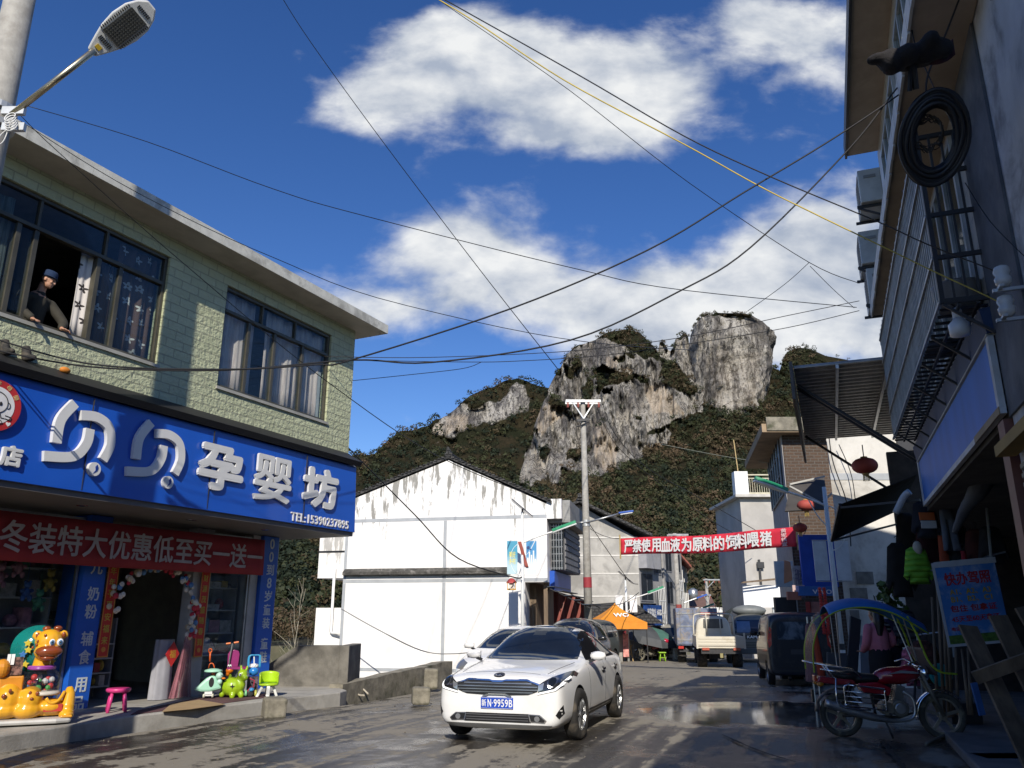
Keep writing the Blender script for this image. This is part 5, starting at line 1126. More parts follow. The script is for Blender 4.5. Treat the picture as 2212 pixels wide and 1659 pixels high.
# coil of black cable and the bundle above it
cl_ = empty('cable_coil', 'big coil of black cable hanging on the house corner', 'cable coil', frame=RF)
cx, cz = RF.px(2018, 298, .45); mb = MB(); ca = Vector((cx, .45, cz))
rxx = 0
dview = (RF.w(cx, .45, cz)-Vector((0, 0, EYE))).normalized(); R3 = Matrix.Rotation(-RF.rz, 3, 'Z'); dl = R3@dview; e1 = dl.cross(Vector((0, 0, 1))).normalized(); e2 = e1.cross(dl); e1, e2 = (e1*.97+dl*.2).normalized(), e2
dist = (RF.w(cx, .45, cz)-Vector((0, 0, EYE))).length; pxm = dist/FPX*1.06
for k in range(38):
    rr = random.uniform(.66, 1.0); ph = random.uniform(0, 6); tilt = random.uniform(-.05, .05); off = dl*random.uniform(-.09, .09)
    pts = []
    for t in np.linspace(0, 2*PI, 40):
        a_, b_ = 52*pxm*rr*math.cos(t), 80*pxm*rr*math.sin(t); c_, s_ = math.cos(-.22), math.sin(-.22)
        pts.append(ca+off+e1*(a_*c_-b_*s_+2*pxm*math.sin(3*t+ph))+e2*(a_*s_+b_*c_))
    mb.tube(pts, .019, 5, cap=False)
mb.build('loops', BLACK, cl_, smooth=True)
mb = MB()
for k in range(7):
    pts = [ca+e1*((25*math.cos(t)-10)*pxm*random.uniform(.8, 1.1))+e2*((26*math.sin(t)-40+random.uniform(-8, 8))*pxm+50*pxm)+dl*random.uniform(-.05, .05) for t in np.linspace(0, 2*PI, 22)]
    mb.tube(pts, .005, 4)
mb.build('thin_wire', mat('thin_wire', (.05, .045, .035), .6), cl_, smooth=True)
mb = MB(); mb.tube([ca+e2*88*pxm-e1*15*pxm, ca+e2*140*pxm-e1*12*pxm], .022, 6); mb.tube([ca+e2*88*pxm-e1*25*pxm, ca+e2*140*pxm-e1*14*pxm], .018, 6); mb.build('hanger', BLACK, cl_)
bc = ca+e2*145*pxm-e1*18*pxm; mb = MB()
for k in range(22): q = bc+e1*random.uniform(-45, 55)*pxm+e2*random.uniform(-12, 12)*pxm+dl*random.uniform(-.1, .1); mb.ball(q, (random.uniform(.05, .12), random.uniform(.05, .1), random.uniform(.04, .08)), 8, 6)
nb = blob(mb, .02, mat('bundle', (.015, .013, .013), .9, bump=.5, bscale=40), 'cable_bundle', sm=2); onR(nb); tag(nb, 'dark tangled bundle of cable joints above the coil', 'cable bundle')
mb = MB(); mb.grid(8, 6, lambda i, j: tuple(bc+e1*(20+50*i)*pxm+e2*(-18-10*math.sin(i*3)+26*j)*pxm+dl*.03*math.sin(i*9))); tag(onR(mb.build('plum_cloth', mat('plum', (.06, .025, .035), .9), smooth=True, solid=.01)), 'plum coloured rag wrapped on the cables above the coil', 'rag')
# insulators on the plaster
for u, v, lab in ((2172, 596, 'white porcelain insulator on the plaster wall, upper of two'), (2180, 660, 'white porcelain insulator on the plaster wall, lower of two')):
    x, z = RF.px(u, v, .06); o = empty('insulator', lab, 'insulator', 'porcelain insulators on the wall', frame=RF)
    mb = MB(); mb.lathe([(.03, z-.09), (.055, z-.06), (.06, z-.02), (.045, z), (.06, z+.03), (.05, z+.07), (.02, z+.085)], 16, (x, .08, 0)); mb.build('porcelain', mat('porcelain', (.5, .5, .48), .2), o, smooth=True)
    mb = MB(); mb.box(x-.015, x+.015, -.058, .16, z-.12, z-.095); mb.box(x-.1, x+.03, .1, .13, z-.11, z-.09); mb.build('bracket', STEEL, o)
# blue board under the balcony
bb = empty('faded_blue_sign', 'blank bright blue sign board with torn pale frame under the barred balcony', 'sign', frame=RF)
mb = MB(); mb.pyz([(-.02, 3.30), (.0, 3.30), (.0, 3.93), (-.02, 3.93)], 7.1, 13.38); mb.build('panel', mat('faded_blue', (.03, .16, .55), .5, var=.12, vscale=2, stretch=(1, 1, .3)), bb)
mb = MB(); mb.box(7.0, 13.46, -.03, .02, 3.24, 3.298); mb.box(7.0, 7.098, -.03, .02, 3.299, 3.95); mb.box(13.385, 13.46, -.03, .02, 3.299, 3.95); mb.build('frame', mat('frame_white', (.55, .56, .56), .6, dirt_sheen=(.3, .28, .24), damt=.5), bb)
mb = MB(); mb.box(7.0, 8.3, .021, .03, 3.235, 3.30); mb.build('patch_board', mat('patch_tan', (.32, .24, .14), .8), bb)
mb = MB(); mb.pyz([(-.05, 3.955), (.02, 3.955), (.05, 4.18), (-.05, 4.2)], 6.98, 13.46); mb.build('dark_top', mat('navy_top', (.012, .035, .10), .6), bb)
mb = MB(); mb.box(7.0, 13.46, -.052, .025, 3.935, 3.954); mb.build('torn_edge', mat('torn_pale', (.5, .48, .4), .9), bb)
# ground floor recess
ROOMD = mat('dim_wall', (.07, .065, .06), .95, var=.25, dirt_sheen=(.03, .03, .03), damt=.6)
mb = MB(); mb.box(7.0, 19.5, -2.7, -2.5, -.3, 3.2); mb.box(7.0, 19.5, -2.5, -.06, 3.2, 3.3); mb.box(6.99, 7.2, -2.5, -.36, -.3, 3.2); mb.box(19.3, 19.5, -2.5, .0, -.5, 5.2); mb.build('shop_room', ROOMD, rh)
mb = MB(); mb.box(7.05, 7.3, -.33, .0, -.3, 3.2); mb.build('pillar', mat('maroon_tile', (.16, .055, .04), .5, var=.15, dirt_sheen=(.08, .05, .04), damt=.4), rh)
def roller(x0, x1, y, z0, z1):
    mb = MB(); k = int((z1-z0)/.075)
    for i in range(k): mb.pyz([(y, z0+i*.075), (y+.018, z0+i*.075+.02), (y+.018, z0+i*.075+.055), (y, z0+i*.075+.07)], x0, x1)
    return mb
roller(5.0, 6.9, -.05, .1, 2.85).build('roller_shutter', mat('shutter_grey', (.16, .17, .16), .5, .4, dirt_sheen=(.08, .06, .04), damt=.5), rh)
mb = MB(); mb.box(5.0, 6.95, -.03, .12, 2.86, 2.95); mb.build('yellow_rail', mat('dull_yellow', (.30, .19, .04), .7), rh)
mb = MB(); mb.tube(spline([PY(2160, 985, 9.6), PY(2130, 1010, 10), PY(2112, 1060, 10.3), PY(2085, 1100, 10.6), PY(2062, 1150, 10.9)], 6), [.10, .12, .13, .14, .14, .15, .15, .16, .16, .15, .14, .13, .12, .11, .10, .09, .08, .08, .07, .07, .06, .05, .05, .04, .03], 10)
o = mb.build('rolled_tarpaulin', mat('tarp_grey', (.07, .075, .085), .8, bump=.4, bscale=10), smooth=True); tag(o, 'grey rolled tarpaulin slung below the sign at the right edge', 'tarpaulin')
# low buildings behind the viewer, also on this side: they throw the near shade
nb = empty('neighbour_house', 'lower plastered house next to the tiled house', 'building', frame=RF)
mb = MB(); mb.box(-16, -3.45, -8, -.1, 0, 5.6); mb.build('wall', PLAST, nb); mb = MB(); mb.box(-16, -3.45, -8, .42, 5.6, 5.78); mb.build('roof', SOFF, nb)
mb = MB(); mb.box(-12, -9, -.098, -.06, 3.2, 4.8); f = mb.build('window', BRONZE, nb)

# ---- canopy of sheet iron across the gap
ca_ = empty('iron_awning', 'big corrugated sheet iron awning with struts and a hanging lantern', 'awning', frame=RF)
mb = MB(); n = 26
for i in range(n): xx = 13.45+6.3*i/n; w_ = 6.3/n; mb.pxz([(xx, 5.70), (xx+w_*.35, 5.70), (xx+w_*.5, 5.765), (xx+w_*.85, 5.765), (xx+w_, 5.70), (xx+w_, 5.72), (xx+w_*.85, 5.785), (xx+w_*.5, 5.785), (xx+w_*.35, 5.72), (xx, 5.72)], -.4, 1.72)
mb.build('sheet', mat('sheet_iron', (.42, .40, .36), .5, .3, var=.15, stretch=(.3, 2, 1), dirt_sheen=(.22, .17, .12), damt=.5), ca_)
mb = MB(); mb.box(13.4, 19.8, 1.74, 1.79, 5.15, 5.82); mb.build('fascia', mat('fascia_grey', (.12, .11, .10), .7), ca_)
mb = MB(); mb.box(13.45, 19.7, 1.0, 1.05, 5.63, 5.695); mb.box(13.45, 19.7, .2, .25, 5.63, 5.695); mb.build('purlin', STEEL, ca_)
for x in (14.2, 14.45, 18.8): mb = MB(); mb.bar((x, 1.7, 5.6), (x+.2, -.3, 4.0), .05); mb.build('strut', DARK, ca_)
def lantern(p, r, lab, sq=.62):
    o = empty('red_lantern', lab, 'lantern', 'red festival lanterns', loc=p)
    n = 16; mb = MB(); prof = [(.25*r, sq*r)]+[(r*math.cos(a)**.7 if abs(a) < 1.4 else .25*r, sq*r*math.sin(a)) for a in np.linspace(1.25, -1.25, 9)]+[(.25*r, -sq*r)]
    vs = []; mb.lathe([(q, h) for q, h in prof], n*2)
    for i, v in enumerate(mb.v):
        if (i % (n*2)) % 2: mb.v[i] = (v[0]*.955, v[1]*.955, v[2])
    mb.build('shade', mat('lantern_cloth', (.36, .06, .045), .7, var=.15), o, smooth=True)
    mb = MB(); mb.lathe([(.27*r, sq*r), (.27*r, sq*r+.10*r), (.2*r, sq*r+.12*r)], 14); mb.lathe([(.2*r, -sq*r-.12*r), (.27*r, -sq*r-.1*r), (.27*r, -sq*r)], 14); mb.build('gold_cap', mat('cap_gold', (.45, .25, .06), .5), o)
    mb = MB()
    for k in range(12): a = 2*PI*k/12; mb.tube([(.2*r*math.cos(a), .2*r*math.sin(a), -sq*r-.12*r), (.23*r*math.cos(a), .23*r*math.sin(a), -sq*r-.62*r)], .02*r, 4)
    mb.build('tassel', mat('tassel_yellow', (.42, .30, .08), .8), o)
    mb = MB(); mb.tube([(0, 0, sq*r), (0, 0, sq*r+1.1*r)], .012, 4); mb.build('cord', BLACK, o)
    return o
lantern(PY(1868, 1006, 16.5), .26, 'large dusty red lantern hanging under the corrugated iron awning')
lantern(PY(1741, 1092, 22), .24, 'small round red lantern hanging near the green street lamp head')
lantern(PY(1728, 1140, 23), .2, 'dark red lantern in the shade below the smaller awning')
# dark folding sun-shade below the sign's far end
cnp = empty('dark_canopy', 'black cloth folding canopy on thin arms below the far end of the blank blue sign', 'canopy')
A, B_, C, E_ = PY(1980, 1026, 12.7), PY(1815, 1090, 13.4), PY(1797, 1168, 14.4), PY(1945, 1100, 16.5)
mb = MB(); mb.grid(10, 8, lambda i, j: tuple(A.lerp(B_, j).lerp(E_.lerp(C, j), i)-Vector((0, 0, .10*math.sin(j*PI)*math.sin(i*PI))))); mb.build('cloth', mat('black_canvas', (.018, .017, .016), .9), cnp, solid=.012)
mb = MB(); mb.bar(B_, C, .05); mb.build('front_bar', DARK, cnp); mb = MB(); mb.bar(C, C.lerp(E_, .9)-Vector((0, 0, .25)), .035); mb.bar(B_-Vector((0, 0, .05)), A-Vector((0, 0, .4)), .035); mb.build('arm', DARK, cnp)
mb = MB(); p, q = PY(1965, 1062, 12.6), PY(1935, 1108, 12.8); mb.tube(spline([p, p.lerp(q, .4)+Vector((0, 0, .05)), q], 6), .055, 8); tag(mb.build('rolled_flysheet', mat('plastic_roll', (.45, .48, .5), .5), smooth=True), 'pale plastic sheet rolled up under the black canopy', 'plastic roll')

# ---- white end-wall house, brown house, grey tower
wa = PY(1786, 960, 20.4); wb = PY(1800, 1290, 20.4)
ww = empty('peeling_white_house', 'white plastered house end with peeling patches and cables beyond the awning', 'building')
PEEL = mat('peeling_plaster', (.64, .62, .57), .9, var=.1, vscale=1, bump=.3, bscale=8, dirt_sheen=(.24, .22, .19), dscale=.55, damt=.75)
mb = MB(); mb.pxy([(wa.x, 20.4), (14, 20.4), (14, 22), (wa.x+.75, 22)], -.5, 6.4); mb.build('wall', PEEL, ww)
mb = MB(); mb.box(wa.x-.006, 10.1, 20.385, 20.42, 4.95, 5.12); mb.build('grey_band', BAND, ww)
for (u0, u1, v0, v1) in ((1838, 1872, 1270, 1295), (1852, 1885, 1235, 1262), (1838, 1855, 1318, 1338)):
    p, q = PY(u0, v1, 20.39), PY(u1, v0, 20.39); mb = MB(); mb.box(p.x, q.x, 20.38, 20.41, p.z, q.z); mb.build('cement_patch', mat('cement_patch', (.2, .195, .18), .9, var=.3), ww)
mb = MB(); p, q = PY(1905, 1085, 20.3), PY(1990, 960, 20.3); mb.box(q.x-.6, q.x+1.5, 20.3, 20.38, 2.5, 6.8); mb.build('window_frame', DARK, ww)
def brick_house():
    a = PY(1690, 950, 26); b_ = PY(1660, 980, 31.5); c = PY(1765, 950, 26)
    o = empty('brown_house', 'brown brick house with overhanging eave and a tall barred side window', 'building')
    zt = a.z+.15; mb = MB(); mb.add([(a.x, 26, -1), (c.x+2, 26, -1), (c.x+2, 31.5, -1), (b_.x, 31.5, -1), (a.x, 26, zt), (c.x+2, 26, zt), (c.x+2, 31.5, zt), (b_.x, 31.5, zt)], [(0, 1, 5, 4), (1, 2, 6, 5), (2, 3, 7, 6), (3, 0, 4, 7), (4, 5, 6, 7)]); mb.build('wall', brick_mat('shade_toned_brick', (.10, .062, .04), (.07, .045, .03), (.12, .105, .09), .26, .10, .9, .6, .15), o)  # brick toned down evenly; its colour stands in for missing shade
    q = lambda f, z, d=.03: Vector((a.x+(b_.x-a.x)*f-d, 26+5.5*f-d*.2, z))
    mb = MB(); mb.add([q(0, -1), q(1, -1), q(1, zt), q(0, zt)], [(0, 1, 2, 3)]); mb.build('street_wall', mat('street_render', (.38, .36, .34), .8), o, solid=.02)
    z1, z0 = PY(1675, 955, 28).z, PY(1675, 1080, 28).z
    mb = MB(); mb.add([q(.12, z0, .07), q(.92, z0, .07), q(.92, z1, .07), q(.12, z1, .07)], [(0, 1, 2, 3)]); w_ = mb.build('window', mat('side_pane2', (.03, .035, .035), .15), o, solid=.02)
    mb = MB()
    for k in range(6): p = q(.12+.16*k, z0, .1); mb.bar(p, p+Vector((0, 0, z1-z0)), .04)
    for k in range(4): zz = z0+(z1-z0)*k/3; mb.bar(q(.12, zz, .1), q(.92, zz, .1), .04)
    mb.build('frame', STEEL, w_)
    e1, e2, e3 = PY(1690, 920, 25.7), PY(1640, 985, 30), PY(1770, 900, 25.7)
    mb = MB(); L_ = [(e1.x-.75, 25.5), (c.x+2.3, 25.5), (c.x+2.3, 32.3), (b_.x-.75, 32.3)]; mb.pxy(L_, zt, zt+.28); mb.build('eave', mat('brown_eave', (.33, .24, .15), .85, dirt_sheen=(.15, .12, .08), damt=.5), o)
    mb = MB(); mb.box(e1.x-.6, c.x+2.3, 25.45, 25.49, zt+.05, zt+.5); mb.build('mossy_parapet', MOSSW, o)
    return o, a
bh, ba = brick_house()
# small awning with lanterns over the shops, boards and posters
sa = empty('shop_awning', 'low corrugated awning on pale struts above the phone shop', 'awning')
A, B_, C, E_ = PY(1708, 1046, 23.0), PY(1780, 1032, 23.6), PY(1790, 1082, 24.5), PY(1690, 1090, 24.0)
mb = MB(); mb.grid(2, 2, lambda i, j: tuple(A.lerp(B_, i).lerp(PY(1695, 1105, 21.8).lerp(PY(1790, 1100, 22.2), i), j))); mb.build('sheet', mat('awning_dark', (.06, .055, .05), .7), sa, solid=.04)
mb = MB(); mb.bar(PY(1706, 1046, 22.9), PY(1781, 1029, 23.2), .05); mb.bar(PY(1706, 1050, 22.8), PY(1772, 1085, 22.4), .045); mb.bar(PY(1770, 1090, 22.5), PY(1806, 1058, 22.5), .05); mb.build('strut', mat('pale_strut', (.45, .44, .4), .6), sa)
def board(name, u0, v0, u1, v1, Y, m, lab, cat, dep=.1, frm=None):
    a, b_ = PY(u0, v1, Y), PY(u1, v0, Y); o = empty(name, lab, cat, loc=((a.x+b_.x)/2, Y, a.z)); w_ = (b_.x-a.x)/2; h = b_.z-a.z
    mb = MB(); mb.box(-w_, w_, 0, dep, 0, h); mb.build('board', m, o, bevel=.008); return o, w_, h
o, w_, h = board('phone_shop_sign', 1727, 1266, 1806, 1287, 23.6, mat('phone_blue', (.03, .14, .42), .4), 'narrow blue phone shop sign with thin white lettering', 'sign', .25)
text('lettering', 'vivo', WHITEP, o, MX(.12, -.005, h*.5), (.55, .17), .01, -.005)
o, w_, h = board('blue_hoarding', 1736, 1155, 1800, 1268, 24.2, mat('hoarding_blue', (.012, .07, .42), .5), 'tall plain blue hoarding above the phone shop sign', 'sign')
o, w_, h = board('salmon_sign', 1702, 1278, 1730, 1296, 23.7, mat('salmon', (.42, .16, .11), .6), 'dusty salmon coloured sign board left of the phone shop sign', 'sign')
o, w_, h = board('poster_board', 1678, 1212, 1712, 1268, 25.0, mat('poster_pale', (.46, .52, .55), .5), 'pale poster board with an orange figure on the brown house', 'poster'); mb = MB(); mb.pxz([(-.05, .1), (.22, .2), (.2, .75), (.02, .8)], -.012, -.004); mb.build('poster_print', mat('poster_orange', (.55, .26, .14), .6), o)
o, w_, h = board('notice_board', 1716, 1222, 1738, 1275, 24.4, mat('notice_grey', (.40, .38, .37), .7, var=.3, vscale=9), 'grey wall board with faded characters beside the blue hoarding', 'sign'); text('lettering', '手机卖场', mat('dull_violet', (.2, .18, .24), .7), o, MX(0, -.006, h*.55), (.26, .45), .01, .01)
o, w_, h = board('pink_flag', 1714, 1264, 1738, 1292, 24.0, mat('flag_pink', (.5, .36, .34), .8), 'hanging pale pink pennant above the salmon sign', 'flag', .01)
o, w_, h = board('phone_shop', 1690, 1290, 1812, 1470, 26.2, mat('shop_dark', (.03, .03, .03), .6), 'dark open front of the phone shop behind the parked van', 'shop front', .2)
for k, (u0, u1, c) in enumerate(((1745, 1752, (.5, .06, .05)), (1754, 1772, (.40, .17, .15)), (1776, 1788, (.45, .05, .04)))):
    board('festival_poster', u0, 1300, u1, 1352, 25.2, mat('festive_%d' % k, c, .6, var=.3, vscale=5), ('narrow bright red', 'wide faded pink', 'short dark red')[k]+' festival poster in the phone shop front', 'poster', .02)
st_ = empty('pepper_string', 'string of red paper firecrackers hanging beside the phone shop sign', 'decoration', loc=PY(1782, 1335, 22))
mb = MB()
for k in range(16):
    for s in (-1, 1): mb.ball((s*.06, 0, .75-.075*k), (.05, .05, .045), 7, 5)
mb.build('firecrackers', mat('cracker_red', (.5, .04, .03), .5), st_)
# tower with roof railing
ta, tb_ = PY(1598, 1075, 48), PY(1668, 1305, 48)
tw = empty('grey_tower_house', 'tall grey rendered house with a roof terrace railing', 'building')
mb = MB(); mb.box(ta.x, tb_.x+3, 48, 54, -1.5, ta.z); mb.build('wall', mat('tower_render', (.42, .40, .37), .9, var=.12, vscale=.7, dirt_sheen=(.52, .50, .46), dscale=.5, damt=.6), tw)
mb = MB(); mb.box(ta.x-.35, tb_.x+3, 47.6, 54.2, ta.z, ta.z+.16); mb.build('slab', mat('slab_grey', (.5, .48, .44), .8), tw); mb = MB(); mb.box(ta.x-.3, ta.x+.5, 47.7, 48.3, ta.z+.17, ta.z+1.55); mb.build('parapet_pier', WHITEP, tw)
mb = MB(); zt = ta.z+.16
for k in range(18): mb.box(ta.x+.6+k*.14, ta.x+.625+k*.14, 47.75, 47.78, zt+.12, zt+.95)
mb.box(ta.x+.5, tb_.x+1, 47.72, 47.81, zt+1.15, zt+1.22); mb.box(ta.x+.5, tb_.x+1, 47.74, 47.79, zt+.95, zt+1.0); mb.box(ta.x+.5, tb_.x+1, 47.7, 47.83, zt, zt+.12); mb.build('railing', mat('gilt_steel', (.55, .5, .36), .4, .5), tw)
mb = MB(); mb.bar((ta.x+.1, 48, zt), (ta.x-.1, 48, zt+3.4), .05); mb.build('mast', mat('bamboo2', (.45, .33, .15), .7), tw)
mb = MB(); q = PY(1640, 1220, 47.9); mb.box(q.x-.05, q.x+.05, 47.8, 47.95, q.z-1.8, q.z+.3); mb.box(q.x-.15, q.x+.25, 47.75, 47.9, q.z-.2, q.z+.15); mb.build('meter_box', DARK, tw)
ba_, bb_ = PY(1608, 1312, 45), PY(1668, 1264, 45)
bl_ = empty('blank_billboard', 'blank white billboard with a plank roof below the grey tower house', 'billboard')
mb = MB(); mb.box(ba_.x, bb_.x+.4, 45, 45.12, ba_.z, bb_.z); mb.build('board', mat('billboard_white', (.82, .82, .82), .6, var=.04), bl_)
mb = MB()
for k in range(4): mb.bar((ba_.x-.3+k*.1, 44.3+k*.2, bb_.z+.08+k*.03), (bb_.x+.3, 44.4+k*.22, bb_.z+.28+k*.03), .1, .03)
mb.build('plank_roof', WOOD, bl_); mb = MB(); mb.bar((ba_.x+.9, 45.2, -1.2), (ba_.x+.9, 45.2, ba_.z), .09); mb.bar((bb_.x, 45.2, -1.2), (bb_.x, 45.2, ba_.z), .09); mb.build('post', GALV, bl_)
# lamp in front of the white end wall
lR = PY(1806, 1290, 20.0); lR.z = zr(20)
lampR = solar_lamp('solar_lamp', lR, PY(1790, 1052, 20).z-lR.z, .95, 'white street lamp with green head and two blank white boards in the shade', (PY(1800, 1169, 20).z-lR.z, PY(1800, 1254, 20).z-lR.z, .34, .10, (mat('board_pale', (.6, .64, .68), .5), mat('board_pale2', (.62, .66, .7), .5))), -1, hz=.80, panel=False)
mb = MB(); mb.lathe([(.078, .55), (.078, .62)], 12); mb.lathe([(.078, .72), (.078, .79)], 12); mb.lathe([(.078, .89), (.078, .96)], 12); mb.build('reflective_band', WHITEP, lampR)
mb = MB(); mb.lathe([(.077, .3), (.0765, 1.1)], 12); mb.build('pole_base', DARK, lampR)

# ---- things for sale under the sign
def garment(name, poly, p, m, lab, dep=.13, rz=0, cat='jacket', detail=None, grp='clothes for sale outside the clothes shop'):
    """hanging clothing: outline in metres, puffed out in the middle"""
    o = empty(name, lab, cat, grp, loc=p, rz=rz); pts = [Vector((a, b_)) for a, b_ in poly]
    xs = [q.x for q in pts]; zs = [q.y for q in pts]; step = .035; P2 = []; E = []
    ring = []
    for i, q in enumerate(pts):
        r = pts[(i+1) % len(pts)]; k = max(1, int((r-q).length/step))
        for j in range(k): ring.append(q.lerp(r, j/k))
    for i in range(len(ring)): E.append((i, (i+1) % len(ring)))
    P2 = list(ring); x = min(xs)+step/2
    while x < max(xs):
        z = min(zs)+step/2
        while z < max(zs):
            if inside([(q.x, q.y) for q in pts], x, z) and min((Vector((x, z))-r).length for r in ring) > step*.5: P2.append(Vector((x+random.uniform(-.006, .006), z)))
            z += step
        x += step
    vv, _, ff, *_ = delaunay_2d_cdt(P2, E, [], 1, 1e-6)
    dist = lambda q: min((q-r).length for r in ring)
    th = [min(1., dist(q)/.10)**.5*dep/2*(1+.25*mnoise.noise(Vector((q.x*9, q.y*12, p[0])))) for q in vv]
    n = len(vv); vs = [(q.x, -t-.004, q.y) for q, t in zip(vv, th)]+[(q.x, t+.004, q.y) for q, t in zip(vv, th)]
    fs = [tuple(f) for f in ff]+[tuple(n+i for i in f[::-1]) for f in ff]
    bd = {}
    for f in ff:
        for i in range(len(f)): bd[(f[i], f[(i+1) % len(f)])] = 1
    fs += [(b_, a, a+n, b_+n) for (a, b_) in bd if (b_, a) not in bd]
    mb = MB(); mb.add(vs, fs); mb.build('cloth', m, o, smooth=True)
    mb = MB(); zt = max(zs); mb.tube(spline([(0, 0, zt-.06), (0, 0, zt+.03), (.03, 0, zt+.07), (.0, 0, zt+.11), (-.03, 0, zt+.08)], 4), .006, 5); mb.build('hanger', DARK, o)
    return o
JK = [(-.10, .62), (.10, .62), (.20, .57), (.31, .12), (.24, .06), (.19, .14), (.20, .0), (-.20, .0), (-.19, .14), (-.24, .06), (-.31, .12), (-.20, .57)]
JK2 = [(a*.8, b_*.95) for a, b_ in JK]
def quilt(name, c):
    m = mat(name, c, .7, var=.12); t = NT(m.node_tree); b = t.n['Principled BSDF']; x, y, z = t.sep(t.node('ShaderNodeTexCoord').outputs['Object'])
    bn = t.node('ShaderNodeBump'); bn.inputs['Strength'].default_value = .8; bn.inputs['Distance'].default_value = .03; t.put(bn.inputs['Height'], t.math('ABSOLUTE', t.math('SINE', t.math('MULTIPLY', z, 34)))); t.put(b.inputs['Normal'], bn.outputs[0]); return m
def striped(name, a, b_, f=30):
    m = mat(name, a, .85); t = NT(m.node_tree); b = t.n['Principled BSDF']; x, y, z = t.sep(t.node('ShaderNodeTexCoord').outputs['Object'])
    t.put(b.inputs['Base Color'], t.mix(t.math('GREATER_THAN', t.math('SINE', t.math('MULTIPLY', z, f)), .35), a, b_)); return m
g = garment('jacket', JK2, PY(1988, 1262, 13.2), quilt('lime_quilt', (.16, .42, .03)), 'lime green quilted jacket with a pale hood hanging from the rail', .2)
mb = MB(); mb.ball((0, -.07, .56), (.075, .06, .12)); mb.build('hood', mat('fur_pale', (.45, .42, .36), .9, bump=.5), g, smooth=True)
g = garment('jacket', JK2, PY(2004, 1163, 12.9), mat('navy_cloth', (.012, .014, .025), .8), 'navy jacket with orange and white chest bands hanging above the lime jacket', .16)
mb = MB(); mb.box(-.13, .11, -.105, -.085, .28, .40); mb.build('orange_band', mat('orange_cloth', (.55, .13, .03), .8), g); mb = MB(); mb.box(-.12, .12, -.105, -.085, .15, .27); mb.build('white_band', mat('white_cloth', (.55, .55, .53), .8), g)
garment('coat', [(a*.85, b_*1.45) for a, b_ in JK], PY(1952, 1290, 13.8), mat('black_coat', (.008, .008, .009), .85), 'long black coat hanging left of the lime jacket', .16, cat='coat')
garment('coat', [(a*.8, b_*1.2) for a, b_ in JK], PY(1968, 1200, 14.2), mat('black_coat2', (.012, .009, .009), .85), 'short black coat hanging high behind the long black coat', .16, cat='coat')
garment('trousers', [(-.1, .8), (.1, .8), (.16, 0), (.03, 0), (.0, .5), (-.03, 0), (-.12, .0)], PY(2056, 1190, 12.6), mat('grey_denim', (.11, .125, .15), .85), 'grey blue trousers with a red waistband hanging at the rail', .1, cat='trousers')
garment('trousers', [(-.05, .75), (.05, .75), (.11, 0), (-.10, 0)], PY(2048, 1262, 12.8), mat('rust_cloth', (.34, .06, .02), .85), 'rust orange trousers hanging behind the poster board', .08, cat='trousers')
garment('scarf', [(-.04, .5), (.04, .5), (.05, 0), (-.05, 0)], PY(2092, 1262, 12.5), mat('crimson_cloth', (.30, .02, .03), .85), 'crimson scarf strip hanging above the poster board', .06, cat='scarf')
garment('sports_jacket', JK2, PY(1938, 1398, 14.6), striped('navy_stripe', (.012, .018, .05), (.45, .46, .48), 14), 'navy tracksuit top with pale stripes hanging beside the plant', .14)
garment('sports_jacket', JK2, PY(1962, 1395, 14.3), striped('grey_stripe', (.06, .07, .08), (.015, .015, .02), 60), 'dark grey striped tracksuit top hanging below the long black coat', .14)
garment('striped_shirt', JK2, PY(1990, 1480, 13.6), striped('blue_white_stripe', (.012, .02, .09), (.5, .52, .55), 38), 'navy and white striped shirt on the low clothes rack', .12, cat='shirt')
for k, (u, c, l) in enumerate(((2002, (.09, .03, .025), 'dark floral'), (2012, (.12, .07, .02), 'brown patterned'), (1980, (.45, .12, .2), 'pink patterned'))):
    garment('blouse', JK2, PY(u, 1470+6*k, 13.0+.3*k), mat('print_%d' % k, c, .85, var=.8, vscale=14, dirt_sheen=(.05, .04, .015), dscale=8), l+' blouse crowded on the low clothes rack', .12, cat='blouse')
for k, (u, v, Y, c, l) in enumerate(((2010, 1215, 13.6, (.05, .012, .015), 'dark wine coloured jacket hanging between the lime jacket and the trousers'), (2075, 1215, 12.9, (.02, .03, .035), 'dark teal jacket hanging behind the grey blue trousers'), (2120, 1225, 12.7, (.10, .03, .025), 'dull brick red jacket at the right end of the upper rail'), (2150, 1220, 12.6, (.035, .035, .04), 'charcoal jacket at the far right of the upper rail'), (1938, 1470, 14.6, (.02, .025, .06), 'dark blue skirt length hanging below the tracksuit top'))): garment('jacket', JK2, PY(u, v, Y), mat('hung_%d' % k, c, .85, var=.4), l, .14)
rk = empty('clothes_rack', 'thin steel rails and posts carrying the clothes outside the shop', 'clothes rack')
mb = MB(); mb.tube([PY(1965, 1243, 13.4), PY(2030, 1228, 13.0), PY(2172, 1192, 12.4)], .014, 6); mb.build('upper_rail', STEEL, rk)
mb = MB(); mb.tube([PY(1978, 1372, 13.4), PY(2030, 1366, 12.9)], .014, 6); mb.build('lower_rail', STEEL, rk)
for (u, v0, v1, Y) in ((2036, 1130, 1420, 12.9), (2128, 1060, 1300, 12.4), (1982, 1372, 1540, 13.4)):
    mb = MB(); mb.tube([PY(u, v0, Y), PY(u+(v1-v0)*.09, v1, Y)], .022, 8); mb.build('post', mat('rail_pale', (.28, .31, .31), .5), rk)
